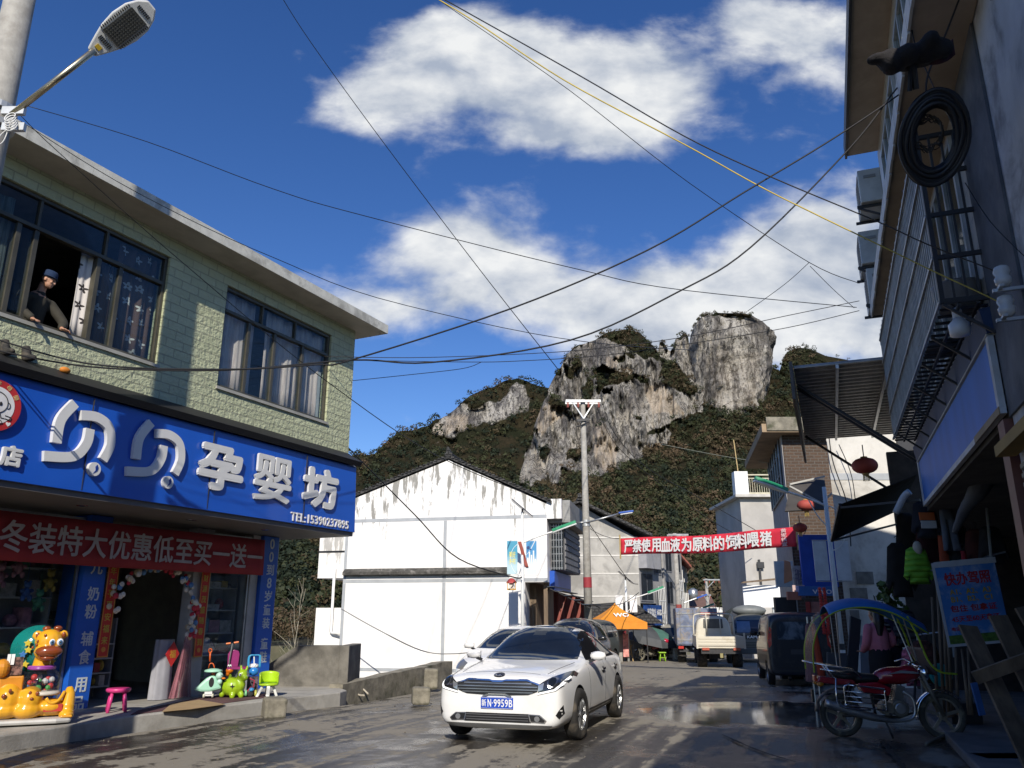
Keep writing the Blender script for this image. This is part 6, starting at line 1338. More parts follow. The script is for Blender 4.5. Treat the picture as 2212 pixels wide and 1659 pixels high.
# the poster board on poles
ps = [PY(2028, 1398, 9.7), PY(2155, 1228, 9.7)]; W_, H_ = .84, 1.14; pc = PY(2050, 1398, 11.6)
po = empty('licence_poster', 'sky blue advertising poster board with red headline characters on pale frame', 'poster', loc=pc, rz=-.10)
SK = mat('poster_sky2', (.07, .22, .55), .5, var=.1, vscale=2, dirt_sheen=(.5, .56, .62), dscale=2.6, damt=.75)
TL = Matrix.Rotation(rad(-5), 4, 'Y')@Matrix.Rotation(rad(4), 4, 'X')
def posted(o): o.data.transform(TL); return o
mb = MB(); mb.box(0, W_, -.012, .0, 0, H_); posted(mb.build('sheet', SK, po))
mb = MB(); mb.box(-.015, .02, -.018, -.0125, 0, H_); mb.box(.02, W_+.02, -.018, -.0125, H_-.07, H_+.01); mb.box(.0201, W_, -.018, -.0125, 0, .035); posted(mb.build('pale_border', mat('border', (.5, .52, .54), .6), po))
mb = MB(); mb.box(.021, W_, -.016, -.0125, .036, .15); posted(mb.build('meadow', mat('meadow', (.09, .17, .03), .7, var=.4, vscale=20), po))
RDI = mat('red_ink', (.42, .03, .035), .5); YLI = mat('yellow_ink', (.5, .33, .02), .5)
for s, z, w_, h_, m in (('快办驾照', .90, .62, .17, RDI), ('A1、A2、A3', .72, .55, .075, YLI), ('B1、B2、C1', .62, .55, .075, YLI), ('包住 包拿证', .50, .62, .09, RDI), ('45天至60天拿证', .36, .64, .08, RDI), ('电话', .23, .12, .05, RDI)):
    posted(text('lettering', s, m, po, MX(.43 if w_ > .2 else .14, -.0125, z), (w_, h_), .005, .02))
# bamboo poles, planks and bits by the right edge
for k, (u0, v0, u1, v1, Y) in enumerate(((2022, 1225, 2040, 1545, 12.3), (2033, 1222, 2050, 1550, 12.2), (2040, 1235, 2058, 1548, 12.1), (2013, 1290, 2026, 1540, 12.6), (2078, 1402, 2094, 1545, 11.8), (2091, 1400, 2099, 1545, 11.7), (2064, 1400, 2070, 1545, 12.0))):
    mb = MB(); p, q = PY(u0, v0, Y+.1), PY(u1, v1, Y); q.z = max(q.z, .01); mb.tube([p, q], [.018, .026], 8); tag(mb.build('wooden_pole', WOOD, smooth=True), 'thin weathered pole leaning among the bundle left of the poster board' if k < 4 else 'short dark stake standing below the poster board', 'pole', 'poles leaning by the clothes shop')
def plank(u0, v0, u1, v1, Y0, Y1, w_, lab, m=WOOD, th=.03, name='plank', grp='planks leaning at the right edge'):
    mb = MB(); p, q = PY(u0, v0, Y0), PY(u1, v1, Y1); d = Vector((.15, -1, 0)); mb.bar(p, q, w_, th, up=d); return tag(mb.build(name, m, bevel=.004), lab, 'plank', grp)
plank(2090, 1352, 2262, 1720, 8.9, 8.0, .215, 'long wide brown plank slanting down across the poster board')
plank(2155, 1330, 2330, 1690, 8.7, 8.1, .21, 'second wide brown plank slanting parallel, right of the first')
plank(2212, 1310, 2400, 1640, 8.5, 8.1, .22, 'third brown plank cut by the right picture edge')
plank(2105, 1465, 2330, 1385, 8.45, 7.9, .13, 'cross plank nailed over the slanting brown planks', grp='planks leaning at the right edge')
plank(2103, 1475, 2122, 1545, 11.3, 11.3, .09, 'short bright blue plank standing under the poster board', mat('blue_plank', (.06, .16, .42), .6))
mb = MB(); p = PY(2085, 1545, 12.3); mb.box(p.x-.2, p.x+.25, 12.3, 12.7, .10, .38); tag(mb.build('crate', mat('grey_crate', (.06, .065, .07), .7), bevel=.01), 'grey box on the ground behind the motorcycle front wheel', 'box')
p = PY(2033, 1458, 12.9); mb = MB(); mb.lathe([(.16, -.03), (.17, .03)], 24, p, 'y'); mb.lathe([(.05, -.035), (.05, -.031)], 12, p, 'y'); tag(mb.build('plastic_basin', mat('teal_plastic', (.03, .38, .36), .4)), 'bright teal plastic basin standing on edge behind the poles', 'basin')
mb = MB(); mb.tube(spline([PZ(2000, 1608, .02), PZ(2050, 1585, .06), PZ(2090, 1582, .08), PZ(2150, 1590, .04), PZ(2230, 1600, .02)], 6), .02, 6); tag(mb.build('hose', mat('hose_grey', (.16, .15, .12), .8), smooth=True), 'muddy hose lying on the ground by the motorcycle front wheel', 'hose')
mb = MB(); p = PZ(2150, 1650); mb.box(p.x-.25, p.x+.5, p.y-.3, p.y+.1, 0, .10); tag(mb.build('pale_slab', mat('pale_slab', (.36, .35, .32), .9, var=.3, vscale=8), bevel=.02), 'broken pale stone slab at the bottom right corner', 'slab')
# raised pavement on the right
mb = MB(); mb.pxy([(RF.w(x, y).x, RF.w(x, y).y) for x, y in ((9.4, .28), (19.5, .3), (19.5, -2.5), (9.4, -2.5))], -.3, .10); mb.pxy([(RF.w(x, y).x, RF.w(x, y).y) for x, y in ((-8, .28), (9.39, .28), (9.39, -.06), (-8, -.06))], -.3, .085); tag(mb.build('pavement', mat('dark_pavement', (.15, .15, .15), .85, var=.2, bump=.2), bevel=.02), kind='structure')
# boards leaning behind the motorcycle
plank(1848, 1335, 1838, 1478, 14.6, 14.3, .20, 'tall dark board leaning left of the woman in pink', mat('dark_board', (.03, .035, .04), .7), .04, 'leaning_board', 'boards leaning before the white wall')
plank(1817, 1412, 1817, 1482, 14.4, 14.4, .52, 'square grey metal sheet standing behind the motorcycle seat', mat('grey_sheet', (.085, .095, .11), .6), .02, 'metal_sheet', 'boards leaning before the white wall')
plank(1868, 1375, 1872, 1470, 15.4, 15.2, .22, 'pale glass like panel leaning right behind the dark board', mat('pale_panel', (.34, .38, .42), .4), .02, 'glass_sheet', 'boards leaning before the white wall')
for u, c, l in ((1768, (.50, .07, .03), 'orange red folded parasol standing behind the motorcycle'), (1757, (.20, .10, .10), 'dull maroon folded parasol standing beside the orange one')):
    p = PY(u, 1470, 16); p.z = zr(16); o = empty('folded_parasol', l, 'parasol', 'folded parasols behind the motorcycle', loc=p); mb = MB(); mb.lathe([(.14, .45), (.11, .9), (.05, 1.45), (.02, 1.5)], 12); mb.build('cloth', mat('parasol_%d' % u, c, .8), o); mb = MB(); mb.tube([(0, 0, 0), (0, 0, 1.62)], .02, 8); mb.build('shaft', STEEL, o)
# potted climber with drooping leaves
pp = PY(1928, 1345, 14.9); pl = empty('hanging_plant', 'leafy green plant with drooping narrow leaves beside the white wall', 'plant', loc=(pp.x, pp.y, pp.z))
items = [(random.gauss(0, .12), random.gauss(0, .10), .55-1.1*random.random()+.1, .09, random.uniform(-.4, .1)) for _ in range(120)]
lf = leaf_clumps('foliage', items, mat('plant_leaf', (.07, .12, .03), .6, var=.3), 4, (.4, .9)); lf.parent = pl
mb = MB(); mb.tube([(0, 0, -1.3), (.02, 0, 0), (0, 0, .55)], .012, 6); mb.build('stem', WOOD, pl)
# ================================================================ vehicles (local x forward, y left, z up)
def loft(stations, mats, name, sub=2, arches=(), arch_r=.36, hw=.9, crease=(), parent=None, label=None):
    """stations: (x, [(y,z)...]) half rings from bottom centre to top centre; wheel arches are cut out"""
    mb = MB(); k = len(stations[0][1]); ring = 2*k-2
    for x, h in stations:
        mb.v += [(x, y, z) for y, z in h]+[(x, -y, z) for y, z in h[-2:0:-1]]
    n = len(stations)
    for i in range(n-1):
        for j in range(ring): mb.f.append((i*ring+j, i*ring+(j+1) % ring, (i+1)*ring+(j+1) % ring, (i+1)*ring+j)); mb.m.append(0)
    mb.f += [tuple(range(ring)), tuple((n-1)*ring+j for j in range(ring-1, -1, -1))]; mb.m += [0, 0]
    me = mb.mesh(name, mats); o = bpy.data.objects.new('tmp', me); COL.objects.link(o)
    m = o.modifiers.new('s', 'SUBSURF'); m.levels = sub; m.render_levels = sub
    r0 = evaluated(o); bpy.data.objects.remove(o); r0.shade_smooth(); o = bpy.data.objects.new('tmp', r0); COL.objects.link(o)
    cut = []
    if arches:
        cm = MB()
        for (ax, az) in arches:
            for s in (-1, 1): cm.lathe([(arch_r, hw-.24), (arch_r, hw+.3)], 28, (0, 0, 0)); 
        cm = MB()
        for (ax, az) in arches:
            for s in (-1, 1): cm.lathe([(arch_r, s*(hw-.26)), (arch_r, s*(hw+.3))][::s], 28, (ax, 0, az), 'y')
        cme = cm.mesh('cut', [BLACK]); co_ = bpy.data.objects.new('cut', cme); COL.objects.link(co_)
        m = o.modifiers.new('b', 'BOOLEAN'); m.operation = 'DIFFERENCE'; m.object = co_; m.solver = 'EXACT'; m.material_mode = 'TRANSFER'
        r = evaluated(o); bpy.data.objects.remove(co_)
    else: r = evaluated(o)
    bpy.data.objects.remove(o); r.name = name
    bv = BVHTree.FromPolygons([v.co for v in r0.vertices], [tuple(p.vertices) for p in r0.polygons])
    smooth_by_angle(r, 38)
    return link(name, r, parent, label=label), bv
def conform(bv, poly, view, off, m, name, parent, step=.03, thick=.012, label=None, curve=True):
    """a trim piece cut to an outline and pressed on the body; view: F front, B back, L left, R right, T top"""
    ax = {'F': (Vector((6, 0, 0)), Vector((-1, 0, 0)), lambda a, b: Vector((0, a, b))), 'B': (Vector((-6, 0, 0)), Vector((1, 0, 0)), lambda a, b: Vector((0, a, b))),
          'L': (Vector((0, 4, 0)), Vector((0, -1, 0)), lambda a, b: Vector((a, 0, b))), 'R': (Vector((0, -4, 0)), Vector((0, 1, 0)), lambda a, b: Vector((a, 0, b))), 'T': (Vector((0, 0, 5)), Vector((0, 0, -1)), lambda a, b: Vector((a, b, 0)))}[view]
    base, dr, mp = ax; pts = [Vector(p) for p in poly]; ring = []
    for i, q in enumerate(pts):
        r = pts[(i+1) % len(pts)]; k = max(1, round((r-q).length/step)); ring += [q.lerp(r, j/k) for j in range(k)]
    P2 = list(ring); xs = [q.x for q in pts]; ys = [q.y for q in pts]; x = min(xs)+step/2
    while x < max(xs):
        y = min(ys)+step/2
        while y < max(ys):
            if inside([(q.x, q.y) for q in ring], x, y) and min((Vector((x, y))-r).length for r in ring) > step*.45: P2.append(Vector((x, y)))
            y += step
        x += step
    vv, _, ff, *_ = delaunay_2d_cdt(P2, [(i, (i+1) % len(ring)) for i in range(len(ring))], [], 1, 1e-6)
    top, bot, ok = [], [], []
    for q in vv:
        h = bv.ray_cast(base+mp(q.x, q.y), dr)
        if h[0] is None: top.append(None); bot.append(None); continue
        nn = h[1] if h[1].dot(dr) < 0 else -h[1]
        top.append(h[0]+nn*off); bot.append(h[0]+nn*(off-thick))
    idx = {}; vs = []
    for i, p in enumerate(top):
        if p is not None: idx[i] = len(vs); vs.append(p)
    nt = len(vs); vs += [bot[i] for i in idx]; fs = []; bd = set()
    for f in ff:
        if all(i in idx for i in f):
            g = tuple(idx[i] for i in f)
            d = (vs[g[1]]-vs[g[0]]).cross(vs[g[2]]-vs[g[0]])
            if max((vs[g[a]]-vs[g[b]]).length for a in range(3) for b in range(3)) > step*9: continue
            if d.dot(dr) > 0: g = g[::-1]
            fs.append(g); [bd.add((g[i], g[(i+1) % len(g)])) for i in range(len(g))]
    fs += [(a, a+nt, b+nt, b) for (a, b) in bd if (b, a) not in bd]
    me = bpy.data.meshes.new(name); me.from_pydata(vs, [], fs); me.materials.append(m); smooth_by_angle(me, 40); return link(name, me, parent, label=label)
def strip(a, b, w):  # outline of a thin band between two 2-D points
    a, b = Vector(a), Vector(b); d = (b-a).normalized(); n = Vector((-d.y, d.x))*w/2; return [a+n, b+n, b-n, a-n]
def wheel(parent, x, y, r, wd, spokes=10, steer=0, rimm=None, double=False):
    s = 1 if y > 0 else -1; w_ = wd/2; mb = MB()
    mb.lathe([(r*.64, -w_*.9), (r*.80, -w_), (r*.95, -w_*.92), (r, -w_*.6), (r, w_*.6), (r*.95, w_*.92), (r*.80, w_), (r*.64, w_*.9)], 36, (0, 0, 0), 'y', cap=False)
    t = mb.build('wheel', RUBBER, parent, smooth=True); t.location = (x, y, r); t.rotation_euler = (0, 0, steer)
    rimm = rimm or mat('alloy', (.42, .43, .44), .3, .85, dirt_sheen=(.12, .1, .07), damt=.4, dscale=5)
    mb = MB(); f = s*w_*.82; rr = r*.66
    mb.lathe([(rr, -s*w_*.5), (rr, f), (rr*.94, f), (rr*.90, f-s*.03)], 32, (0, 0, 0), 'y', cap=False); mb.lathe([(rr*.2, f-s*.05), (rr*.19, f-s*.005), (.001, f)], 16, (0, 0, 0), 'y')
    for k in range(spokes):
        a = 2*PI*k/spokes+(.10 if k % 2 else -.10)*0; p0 = Vector((math.cos(a)*rr*.12, f-s*.03, math.sin(a)*rr*.12)); p1 = Vector((math.cos(a)*rr*.95, f-s*.02, math.sin(a)*rr*.95)); mb.bar(p0, p1, .028, .03, up=(0, 1, 0))
    rim = mb.build('rim', rimm, t, smooth=False); mb = MB(); mb.lathe([(rr*.98, s*w_*.2), (.001, s*w_*.2)], 24, (0, 0, 0), 'y'); mb.build('brake_disc', BLACK, t)
    return t
def paint(name, c, dirt_sheen=(.2, .17, .12), damt=.2, rough=.28, coat=.7): return mat(name, c, rough, var=.03, vscale=2, dirt_sheen=dirt_sheen, damt=damt, dscale=1.6, coat=coat)
def halfring(zb, w, wb, belt, p5, p6, c): return [(0, zb), (w*.8, zb), (w*.985, zb+.07), (w, (zb+belt)*.45+.08), (wb, belt), p5, p6, (0, c)]
def vring(zb, w, belt, wt, zt): return [(0, zb), (w*.8, zb), (w*.985, zb+.07), (w, (zb+belt)*.5), (w, belt), (w*.975, belt+.1), (wt+.035, zt-.16), (wt-.02, zt-.035), (wt*.6, zt), (0, zt+.012)]
CARS = {
 'sedan': [(2.21, halfring(.25, .68, .69, .67, (.56, .745), (.32, .765), .775)), (2.15, halfring(.19, .84, .83, .75, (.69, .81), (.40, .84), .85)), (1.93, halfring(.18, .87, .84, .79, (.71, .85), (.42, .885), .90)),
   (1.3, halfring(.20, .895, .87, .86, (.75, .915), (.43, .95), .965)), (.82, halfring(.19, .895, .87, .88, (.77, .945), (.44, .985), 1.0)), (.58, halfring(.18, .895, .875, .89, (.775, .975), (.60, 1.09), 1.13)),
   (.05, halfring(.18, .895, .88, .905, (.80, .96), (.60, 1.395), 1.445)), (-.45, halfring(.18, .895, .88, .915, (.80, .97), (.595, 1.43), 1.475)), (-1.0, halfring(.19, .895, .88, .925, (.79, .98), (.575, 1.38), 1.43)),
   (-1.6, halfring(.20, .89, .87, .94, (.76, .99), (.55, 1.12), 1.16)), (-1.95, halfring(.22, .87, .84, .93, (.72, .985), (.5, 1.02), 1.04)), (-2.25, halfring(.28, .80, .76, .88, (.62, .93), (.42, .96), .98)), (-2.33, halfring(.36, .62, .6, .8, (.48, .85), (.3, .87), .88))],
 'hatch': [(1.98, halfring(.30, .5, .52, .62, (.42, .68), (.25, .71), .72)), (1.90, halfring(.22, .74, .72, .70, (.60, .77), (.36, .80), .81)), (1.68, halfring(.2, .83, .80, .80, (.68, .86), (.40, .90), .92)), (1.2, halfring(.2, .85, .83, .88, (.73, .95), (.42, 1.0), 1.02)),
   (.86, halfring(.2, .85, .84, .92, (.75, 1.0), (.46, 1.06), 1.08)), (.6, halfring(.2, .85, .845, .94, (.76, 1.02), (.58, 1.18), 1.22)), (.0, halfring(.2, .85, .845, .95, (.77, 1.02), (.58, 1.45), 1.50)), (-.7, halfring(.2, .85, .845, .96, (.77, 1.03), (.57, 1.47), 1.52)), (-1.4, halfring(.2, .85, .84, .97, (.75, 1.04), (.55, 1.42), 1.47)),
   (-1.75, halfring(.24, .82, .81, .98, (.71, 1.05), (.52, 1.2), 1.24)), (-1.92, halfring(.34, .7, .69, .9, (.6, .98), (.45, 1.02), 1.04))],
 'suv': [(2.22, halfring(.4, .6, .6, .85, (.5, .9), (.3, .92), .93)), (2.12, halfring(.32, .82, .8, .95, (.70, 1.0), (.4, 1.03), 1.04)), (1.4, halfring(.3, .9, .88, 1.02, (.78, 1.08), (.45, 1.12), 1.13)), (.95, halfring(.3, .91, .89, 1.06, (.80, 1.13), (.48, 1.17), 1.18)), (.7, halfring(.3, .91, .9, 1.07, (.80, 1.15), (.62, 1.3), 1.33)),
   (.2, halfring(.3, .91, .9, 1.08, (.81, 1.15), (.64, 1.70), 1.76)), (-.9, halfring(.3, .91, .9, 1.09, (.81, 1.16), (.64, 1.75), 1.81)), (-1.9, halfring(.3, .91, .9, 1.1, (.80, 1.17), (.63, 1.70), 1.76)), (-2.2, halfring(.36, .86, .85, 1.05, (.75, 1.14), (.58, 1.4), 1.45)), (-2.3, halfring(.45, .7, .7, .95, (.6, 1.05), (.45, 1.1), 1.12))],
 'van': [(1.95, vring(.35, .6, .72, .52, .95)), (1.85, vring(.28, .76, .85, .62, 1.10)), (1.4, vring(.26, .82, .98, .66, 1.26)), (.9, vring(.26, .83, 1.05, .70, 1.80)), (.5, vring(.26, .83, 1.08, .73, 1.90)), (-1.2, vring(.26, .83, 1.08, .745, 1.94)), (-1.72, vring(.27, .83, 1.08, .745, 1.92)), (-1.86, vring(.28, .825, 1.07, .735, 1.87)), (-1.925, vring(.30, .80, 1.05, .71, 1.80)), (-1.94, vring(.34, .76, 1.0, .68, 1.72)), (-1.942, vring(.42, .66, .95, .58, 1.6))],
 'jeep': [(1.95, halfring(.45, .62, .62, .9, (.58, .98), (.5, 1.0), 1.01)), (1.9, halfring(.42, .70, .70, 1.0, (.66, 1.04), (.55, 1.06), 1.07)), (.85, halfring(.4, .78, .78, 1.05, (.72, 1.1), (.6, 1.12), 1.13)), (.72, halfring(.4, .80, .80, 1.06, (.77, 1.12), (.70, 1.2), 1.23)), (.62, halfring(.4, .8, .8, 1.06, (.78, 1.12), (.72, 1.72), 1.79)), (.4, halfring(.4, .8, .8, 1.06, (.79, 1.12), (.74, 1.8), 1.85)), (-1.7, halfring(.4, .8, .8, 1.06, (.79, 1.12), (.74, 1.8), 1.85)), (-1.82, halfring(.42, .8, .8, 1.06, (.78, 1.12), (.73, 1.72), 1.79)), (-1.86, halfring(.46, .74, .74, 1.0, (.73, 1.08), (.66, 1.6), 1.65))]}
def rounded(mb):
    return mb
def mirror(car, x, y, z, m, k=1.):
    s = 1 if y > 0 else -1; mb = MB(); mb.add([], []); mb.ball((x, y+s*.11, z+.03), (.06*k, .12*k, .065*k), 14, 9); mb.cbox((x-.02, y+s*.11, z+.025), (.07*k, .20*k, .10*k)); mb = rounded(mb); o = mb.build('mirror', m, car, smooth=True)
    mb = MB(); mb.bar((x, y-s*.02, z-.05), (x, y+s*.06, z-.02), .05, .04); mb.build('mirror_foot', BLACK, o); return o
def put_car(o, x, y, az, toward=True):
    """az: street bearing; toward: nose to the viewer"""
    o.location = (x, y, zr(y)); o.rotation_euler = (0, 0, -PI/2-rad(az) if toward else PI/2-rad(az))
LAMP = mat('lamp_black', (.02, .02, .022), .08, coat=1); LENS = mat('lamp_lens_clear', (.35, .36, .37), .08, .6); DRL = mat('day_light', (.9, .9, .88), .2, emit=.5)
# ---- the white saloon coming towards us
car = empty('white_saloon', 'clean white saloon car driving towards the viewer with blue number plate and one open window', 'car')
PW = paint('car_white', (.80, .80, .79), (.62, .58, .5), .25, .3, .8)
body, bv = loft(CARS['sedan'], [PW, BLACK], 'body', 2, ((1.32, .33), (-1.30, .33)), .365, .90, parent=car)
def both(poly, *a, **k): return conform(bv, poly, *a, **k), conform(bv, [(-p[0], p[1]) for p in poly], *a, **k)
conform(bv, [(-.70, .985), (.70, .985), (.66, 1.15), (.565, 1.375), (.3, 1.40), (-.3, 1.40), (-.565, 1.375), (-.66, 1.15)], 'F', .008, CARGLASS, 'windscreen', car, .035)
conform(bv, [(.10, 1.36), (.10, 1.30), (-.10, 1.30), (-.10, 1.36)], 'F', .009, mat('mirror_dark', (.03, .035, .04), .3), 'rear_view_mirror', car, .05)  # rear-view mirror as a dark patch pressed on the windscreen
conform(bv, [(-.585, 1.33), (-.585, 1.27), (-.53, 1.27), (-.53, 1.33)], 'F', .007, mat('sticker_green', (.35, .5, .25), .5), 'sticker', car, .03); conform(bv, [(-.58, 1.36), (-.58, 1.34), (-.50, 1.34), (-.50, 1.36)], 'F', .007, mat('sticker_gold', (.5, .38, .05), .5), 'sticker', car, .03)
def up(pl, d=.085): return [(a, b_+d) for a, b_ in pl]
gr = conform(bv, up([(-.56, .655), (-.40, .70), (.40, .70), (.56, .655), (.54, .575), (.42, .535), (.17, .525), (.12, .545), (-.12, .545), (-.17, .525), (-.42, .535), (-.54, .575)]), 'F', .006, BLACK, 'grille', car, .03)
for z, w_ in ((.752, .46), (.715, .54), (.68, .54), (.647, .48)):
    conform(bv, strip((-w_, z), (w_, z), .012), 'F', .016, mat('grille_bar', (.26, .27, .28), .3, .8), 'grille_bar', gr, .05)
conform(bv, up([(-.57, .665), (-.40, .712), (-.12, .712), (-.07, .70), (.07, .70), (.12, .712), (.40, .712), (.57, .665), (.56, .65), (.40, .695), (.1, .69), (.06, .68), (-.06, .68), (-.1, .69), (-.40, .695), (-.56, .65)]), 'F', .020, CHROME, 'chrome_strip', gr, .03)
conform(bv, up([(-.20, .515), (-.13, .54), (.13, .54), (.20, .515), (.18, .50), (.11, .525), (-.11, .525), (-.18, .50)]), 'F', .02, CHROME, 'chrome_strip', gr, .03)
bd = conform(bv, [(.075*math.cos(t), .845+.024*math.sin(t)) for t in np.linspace(0, 2*PI, 20, endpoint=False)], 'F', .008, mat('badge_dark', (.03, .03, .035), .2), 'badge', car, .03)
text('lettering', 'KIA', CHROME, bd, Matrix.Translation((2.165, 0, .852))@Matrix.Rotation(PI/2, 4, 'Z')@Matrix.Rotation(rad(40), 4, 'X'), (.10, .022), .004, .01)
for s in (1, -1):
    f = lambda pl, d=.0: [(s*a, b+d) for a, b in pl]
    hl = conform(bv, f([(.555, .745), (.62, .785), (.70, .83), (.78, .865), (.835, .87), (.85, .80), (.83, .72), (.77, .67), (.62, .64), (.545, .625)]), 'F', .007, LAMP, 'headlight', car, .03)
    for pl, m, nm, d in (([(.552, .735), (.62, .765), (.615, .69), (.552, .665)], LENS, 'reflector', .014), ([(.548, .648), (.62, .664), (.745, .692), (.795, .735), (.818, .82), (.836, .82), (.822, .735), (.765, .675), (.62, .645), (.545, .628)], DRL, 'light_strip', .016)):
        conform(bv, f(pl), 'F', d, m, nm, hl, .02)
    cc = (.715, .768); pr = conform(bv, f([(cc[0]+.055*math.cos(t), cc[1]+.06*math.sin(t)) for t in np.linspace(0, 2*PI, 18, endpoint=False)]), 'F', .014, mat('projector_ring', (.3, .3, .31), .15, .9), 'projector', hl, .02)
    conform(bv, f([(cc[0]+.040*math.cos(t), cc[1]+.045*math.sin(t)) for t in np.linspace(0, 2*PI, 18, endpoint=False)]), 'F', .018, mat('projector_eye', (.01, .012, .015), .03), 'projector_eye', hl, .02)
    conform(bv, f([(.80, .44), (.84, .50), (.845, .40), (.80, .34), (.765, .385)]), 'F', .006, BLACK, 'side_vent', car, .03)
    fg = conform(bv, f([(.42, .395), (.57, .39), (.655, .325), (.63, .295), (.44, .30)]), 'F', .012, CHROME, 'fog_light', car, .03)
    conform(bv, f([(.435, .385), (.565, .38), (.635, .325), (.62, .303), (.455, .31)]), 'F', .016, BLACK, 'fog_housing', fg, .03)
    conform(bv, f([(.535+.035*math.cos(t), .342+.033*math.sin(t)) for t in np.linspace(0, 2*PI, 14, endpoint=False)]), 'F', .022, LENS, 'fog_lens', fg, .02)
    L_ = 'L' if s > 0 else 'R'
    conform(bv, [(.44, .985), (.12, 1.255), (-.05, 1.32), (-.30, 1.34), (-.30, .985)], L_, .009, CARGLASS if s < 0 else mat('open_window', (.006, .006, .007), .6, spec=.05), 'side_window', car, .05)
    conform(bv, [(-.36, .985), (-.36, 1.34), (-.75, 1.325), (-1.1, 1.24), (-1.33, 1.10), (-1.30, 1.0)], L_, .009, CARGLASS, 'side_window', car, .04)
    conform(bv, [(.50, .975), (.14, 1.272), (-.05, 1.337), (-.35, 1.357), (-.75, 1.342), (-1.13, 1.255), (-1.40, 1.11), (-1.36, .98), (-1.40, .965), (.51, .965)], L_, .006, mat('trim_black', (.008, .008, .009), .7, spec=.15), 'window_trim', car, .035)
    for (a, b_) in (((.66, .92), (.70, .35)), ((-.33, .96), (-.33, .32)), ((-1.38, .95), (-1.02, .50))): conform(bv, strip(a, b_, .008), L_, .002, BLACK, 'door_gap', car, .06)
    conform(bv, [(.72, .335), (-.98, .335), (-.85, .27), (.62, .24), (.72, .27)], L_, .004, mat('sill_black', (.03, .03, .03), .5, dirt_sheen=(.25, .22, .16), damt=.5), 'sill', car, .06)
    for x in (-.20, -1.12):
        hd = conform(bv, [(x-.11, .80), (x+.09, .795), (x+.10, .82), (x-.10, .83)], L_, .03, CHROME, 'door_handle', car, .04, .02)
        conform(bv, [(x-.04+.055*math.cos(t), .80+.05*math.sin(t)) for t in np.linspace(0, 2*PI, 14, endpoint=False)], L_, .003, BLACK, 'handle_cup', hd, .03)
    mirror(car, .52, s*.86, 1.0, PW)
bi = conform(bv, [(-.43, .395), (.43, .395), (.45, .29), (-.45, .29)], 'F', .007, BLACK, 'lower_intake', car, .04)
for z in (.375, .345, .315): conform(bv, strip((-.42, z), (.42, z), .008), 'F', .016, mat('intake_bar', (.10, .10, .105), .5), 'intake_bar', bi, .06)
conform(bv, [(-.72, .265), (.72, .265), (.66, .225), (-.66, .225)], 'F', .012, mat('lip_grey', (.10, .10, .10), .5), 'front_lip', car, .05)
for sg in (1, -1): conform(bv, strip((.86, sg*.70), (1.9, sg*.60), .009), 'T', .002, BLACK, 'bonnet_gap', car, .08)
conform(bv, strip((1.98, -.52), (1.98, .52), .008), 'T', .002, BLACK, 'bonnet_gap', car, .06)
conform(bv, [(-.08, -.42), (-.08, .42), (-.62, .42), (-.62, -.42)], 'T', .003, CARGLASS, 'sunroof', car, .08)
mb = MB(); mb.box(2.205, 2.22, -.22, .22, .445, .585); npl = mb.build('number_plate', mat('plate_blue', (.012, .06, .42), .4), car, bevel=.004)
MP = Matrix.Translation((2.2205, 0, .515))@Matrix.Rotation(PI/2, 4, 'Z')@Matrix.Rotation(PI/2, 4, 'X')
text('lettering', '新', WHITEP, npl, Matrix.Translation((0, -.175, 0))@MP, (.06, .085), .002, .01); text('lettering', 'N', WHITEP, npl, Matrix.Translation((0, -.10, 0))@MP, (.045, .09), .002, .012)
text('lettering', '9959B', WHITEP, npl, Matrix.Translation((0, .085, 0))@MP, (.25, .09), .002, .012, 1.08); text('lettering', '·', WHITEP, npl, Matrix.Translation((0, -.06, 0))@MP, (.014, .014), .002)
mb = MB(); mb.box(2.2201, 2.2212, -.213, .213, .578, .581); mb.box(2.2201, 2.2212, -.213, .213, .449, .452); mb.build('plate_rim', WHITEP, npl)
for x, y in ((1.32, .80), (1.32, -.80), (-1.30, .80), (-1.30, -.80)): wheel(car, x, y*1.03, .325, .19, 10, rad(-3) if x > 0 else 0)
put_car(car, .50, 13.08, 18.3)
# driver's hand on the wheel is lost behind the dark glass; steering wheel rim shows in the open window
# ---- generic smaller cars
def simple_car(kind, name, lab, m, arches, ar, hw, wr, win, doorx, cat='car', mir=True, front=True):
    o = empty(name, lab, cat); body, b = loft(CARS[kind], [m, BLACK], 'body', 2, arches, ar, hw, parent=o)
    conform(b, win['f'], 'F', .004, CARGLASS, 'windscreen', o, .06)
    for s, v in ((1, 'L'), (-1, 'R')):
        for pl in win['s']: conform(b, pl, v, .004, CARGLASS, 'side_window', o, .06)
        for x in doorx: conform(b, strip((x, 1.0), (x, .4), .01), v, .002, BLACK, 'door_gap', o, .08)
        if mir: mirror(o, win['m'][0], s*win['m'][1], win['m'][2], m)
        if front:
            h = conform(b, [(s*a, c) for a, c in win['h']], 'F', .006, LENS, 'headlight', o, .04)
        for x, z in arches: wheel(o, x, s*(hw-.1), wr, .2, 7)
    if 'b' in win: conform(b, win['b'], 'B', .004, CARGLASS, 'rear_window', o, .05)
    if front: conform(b, win['g'], 'F', .006, BLACK, 'grille', o, .05)
    return o, b
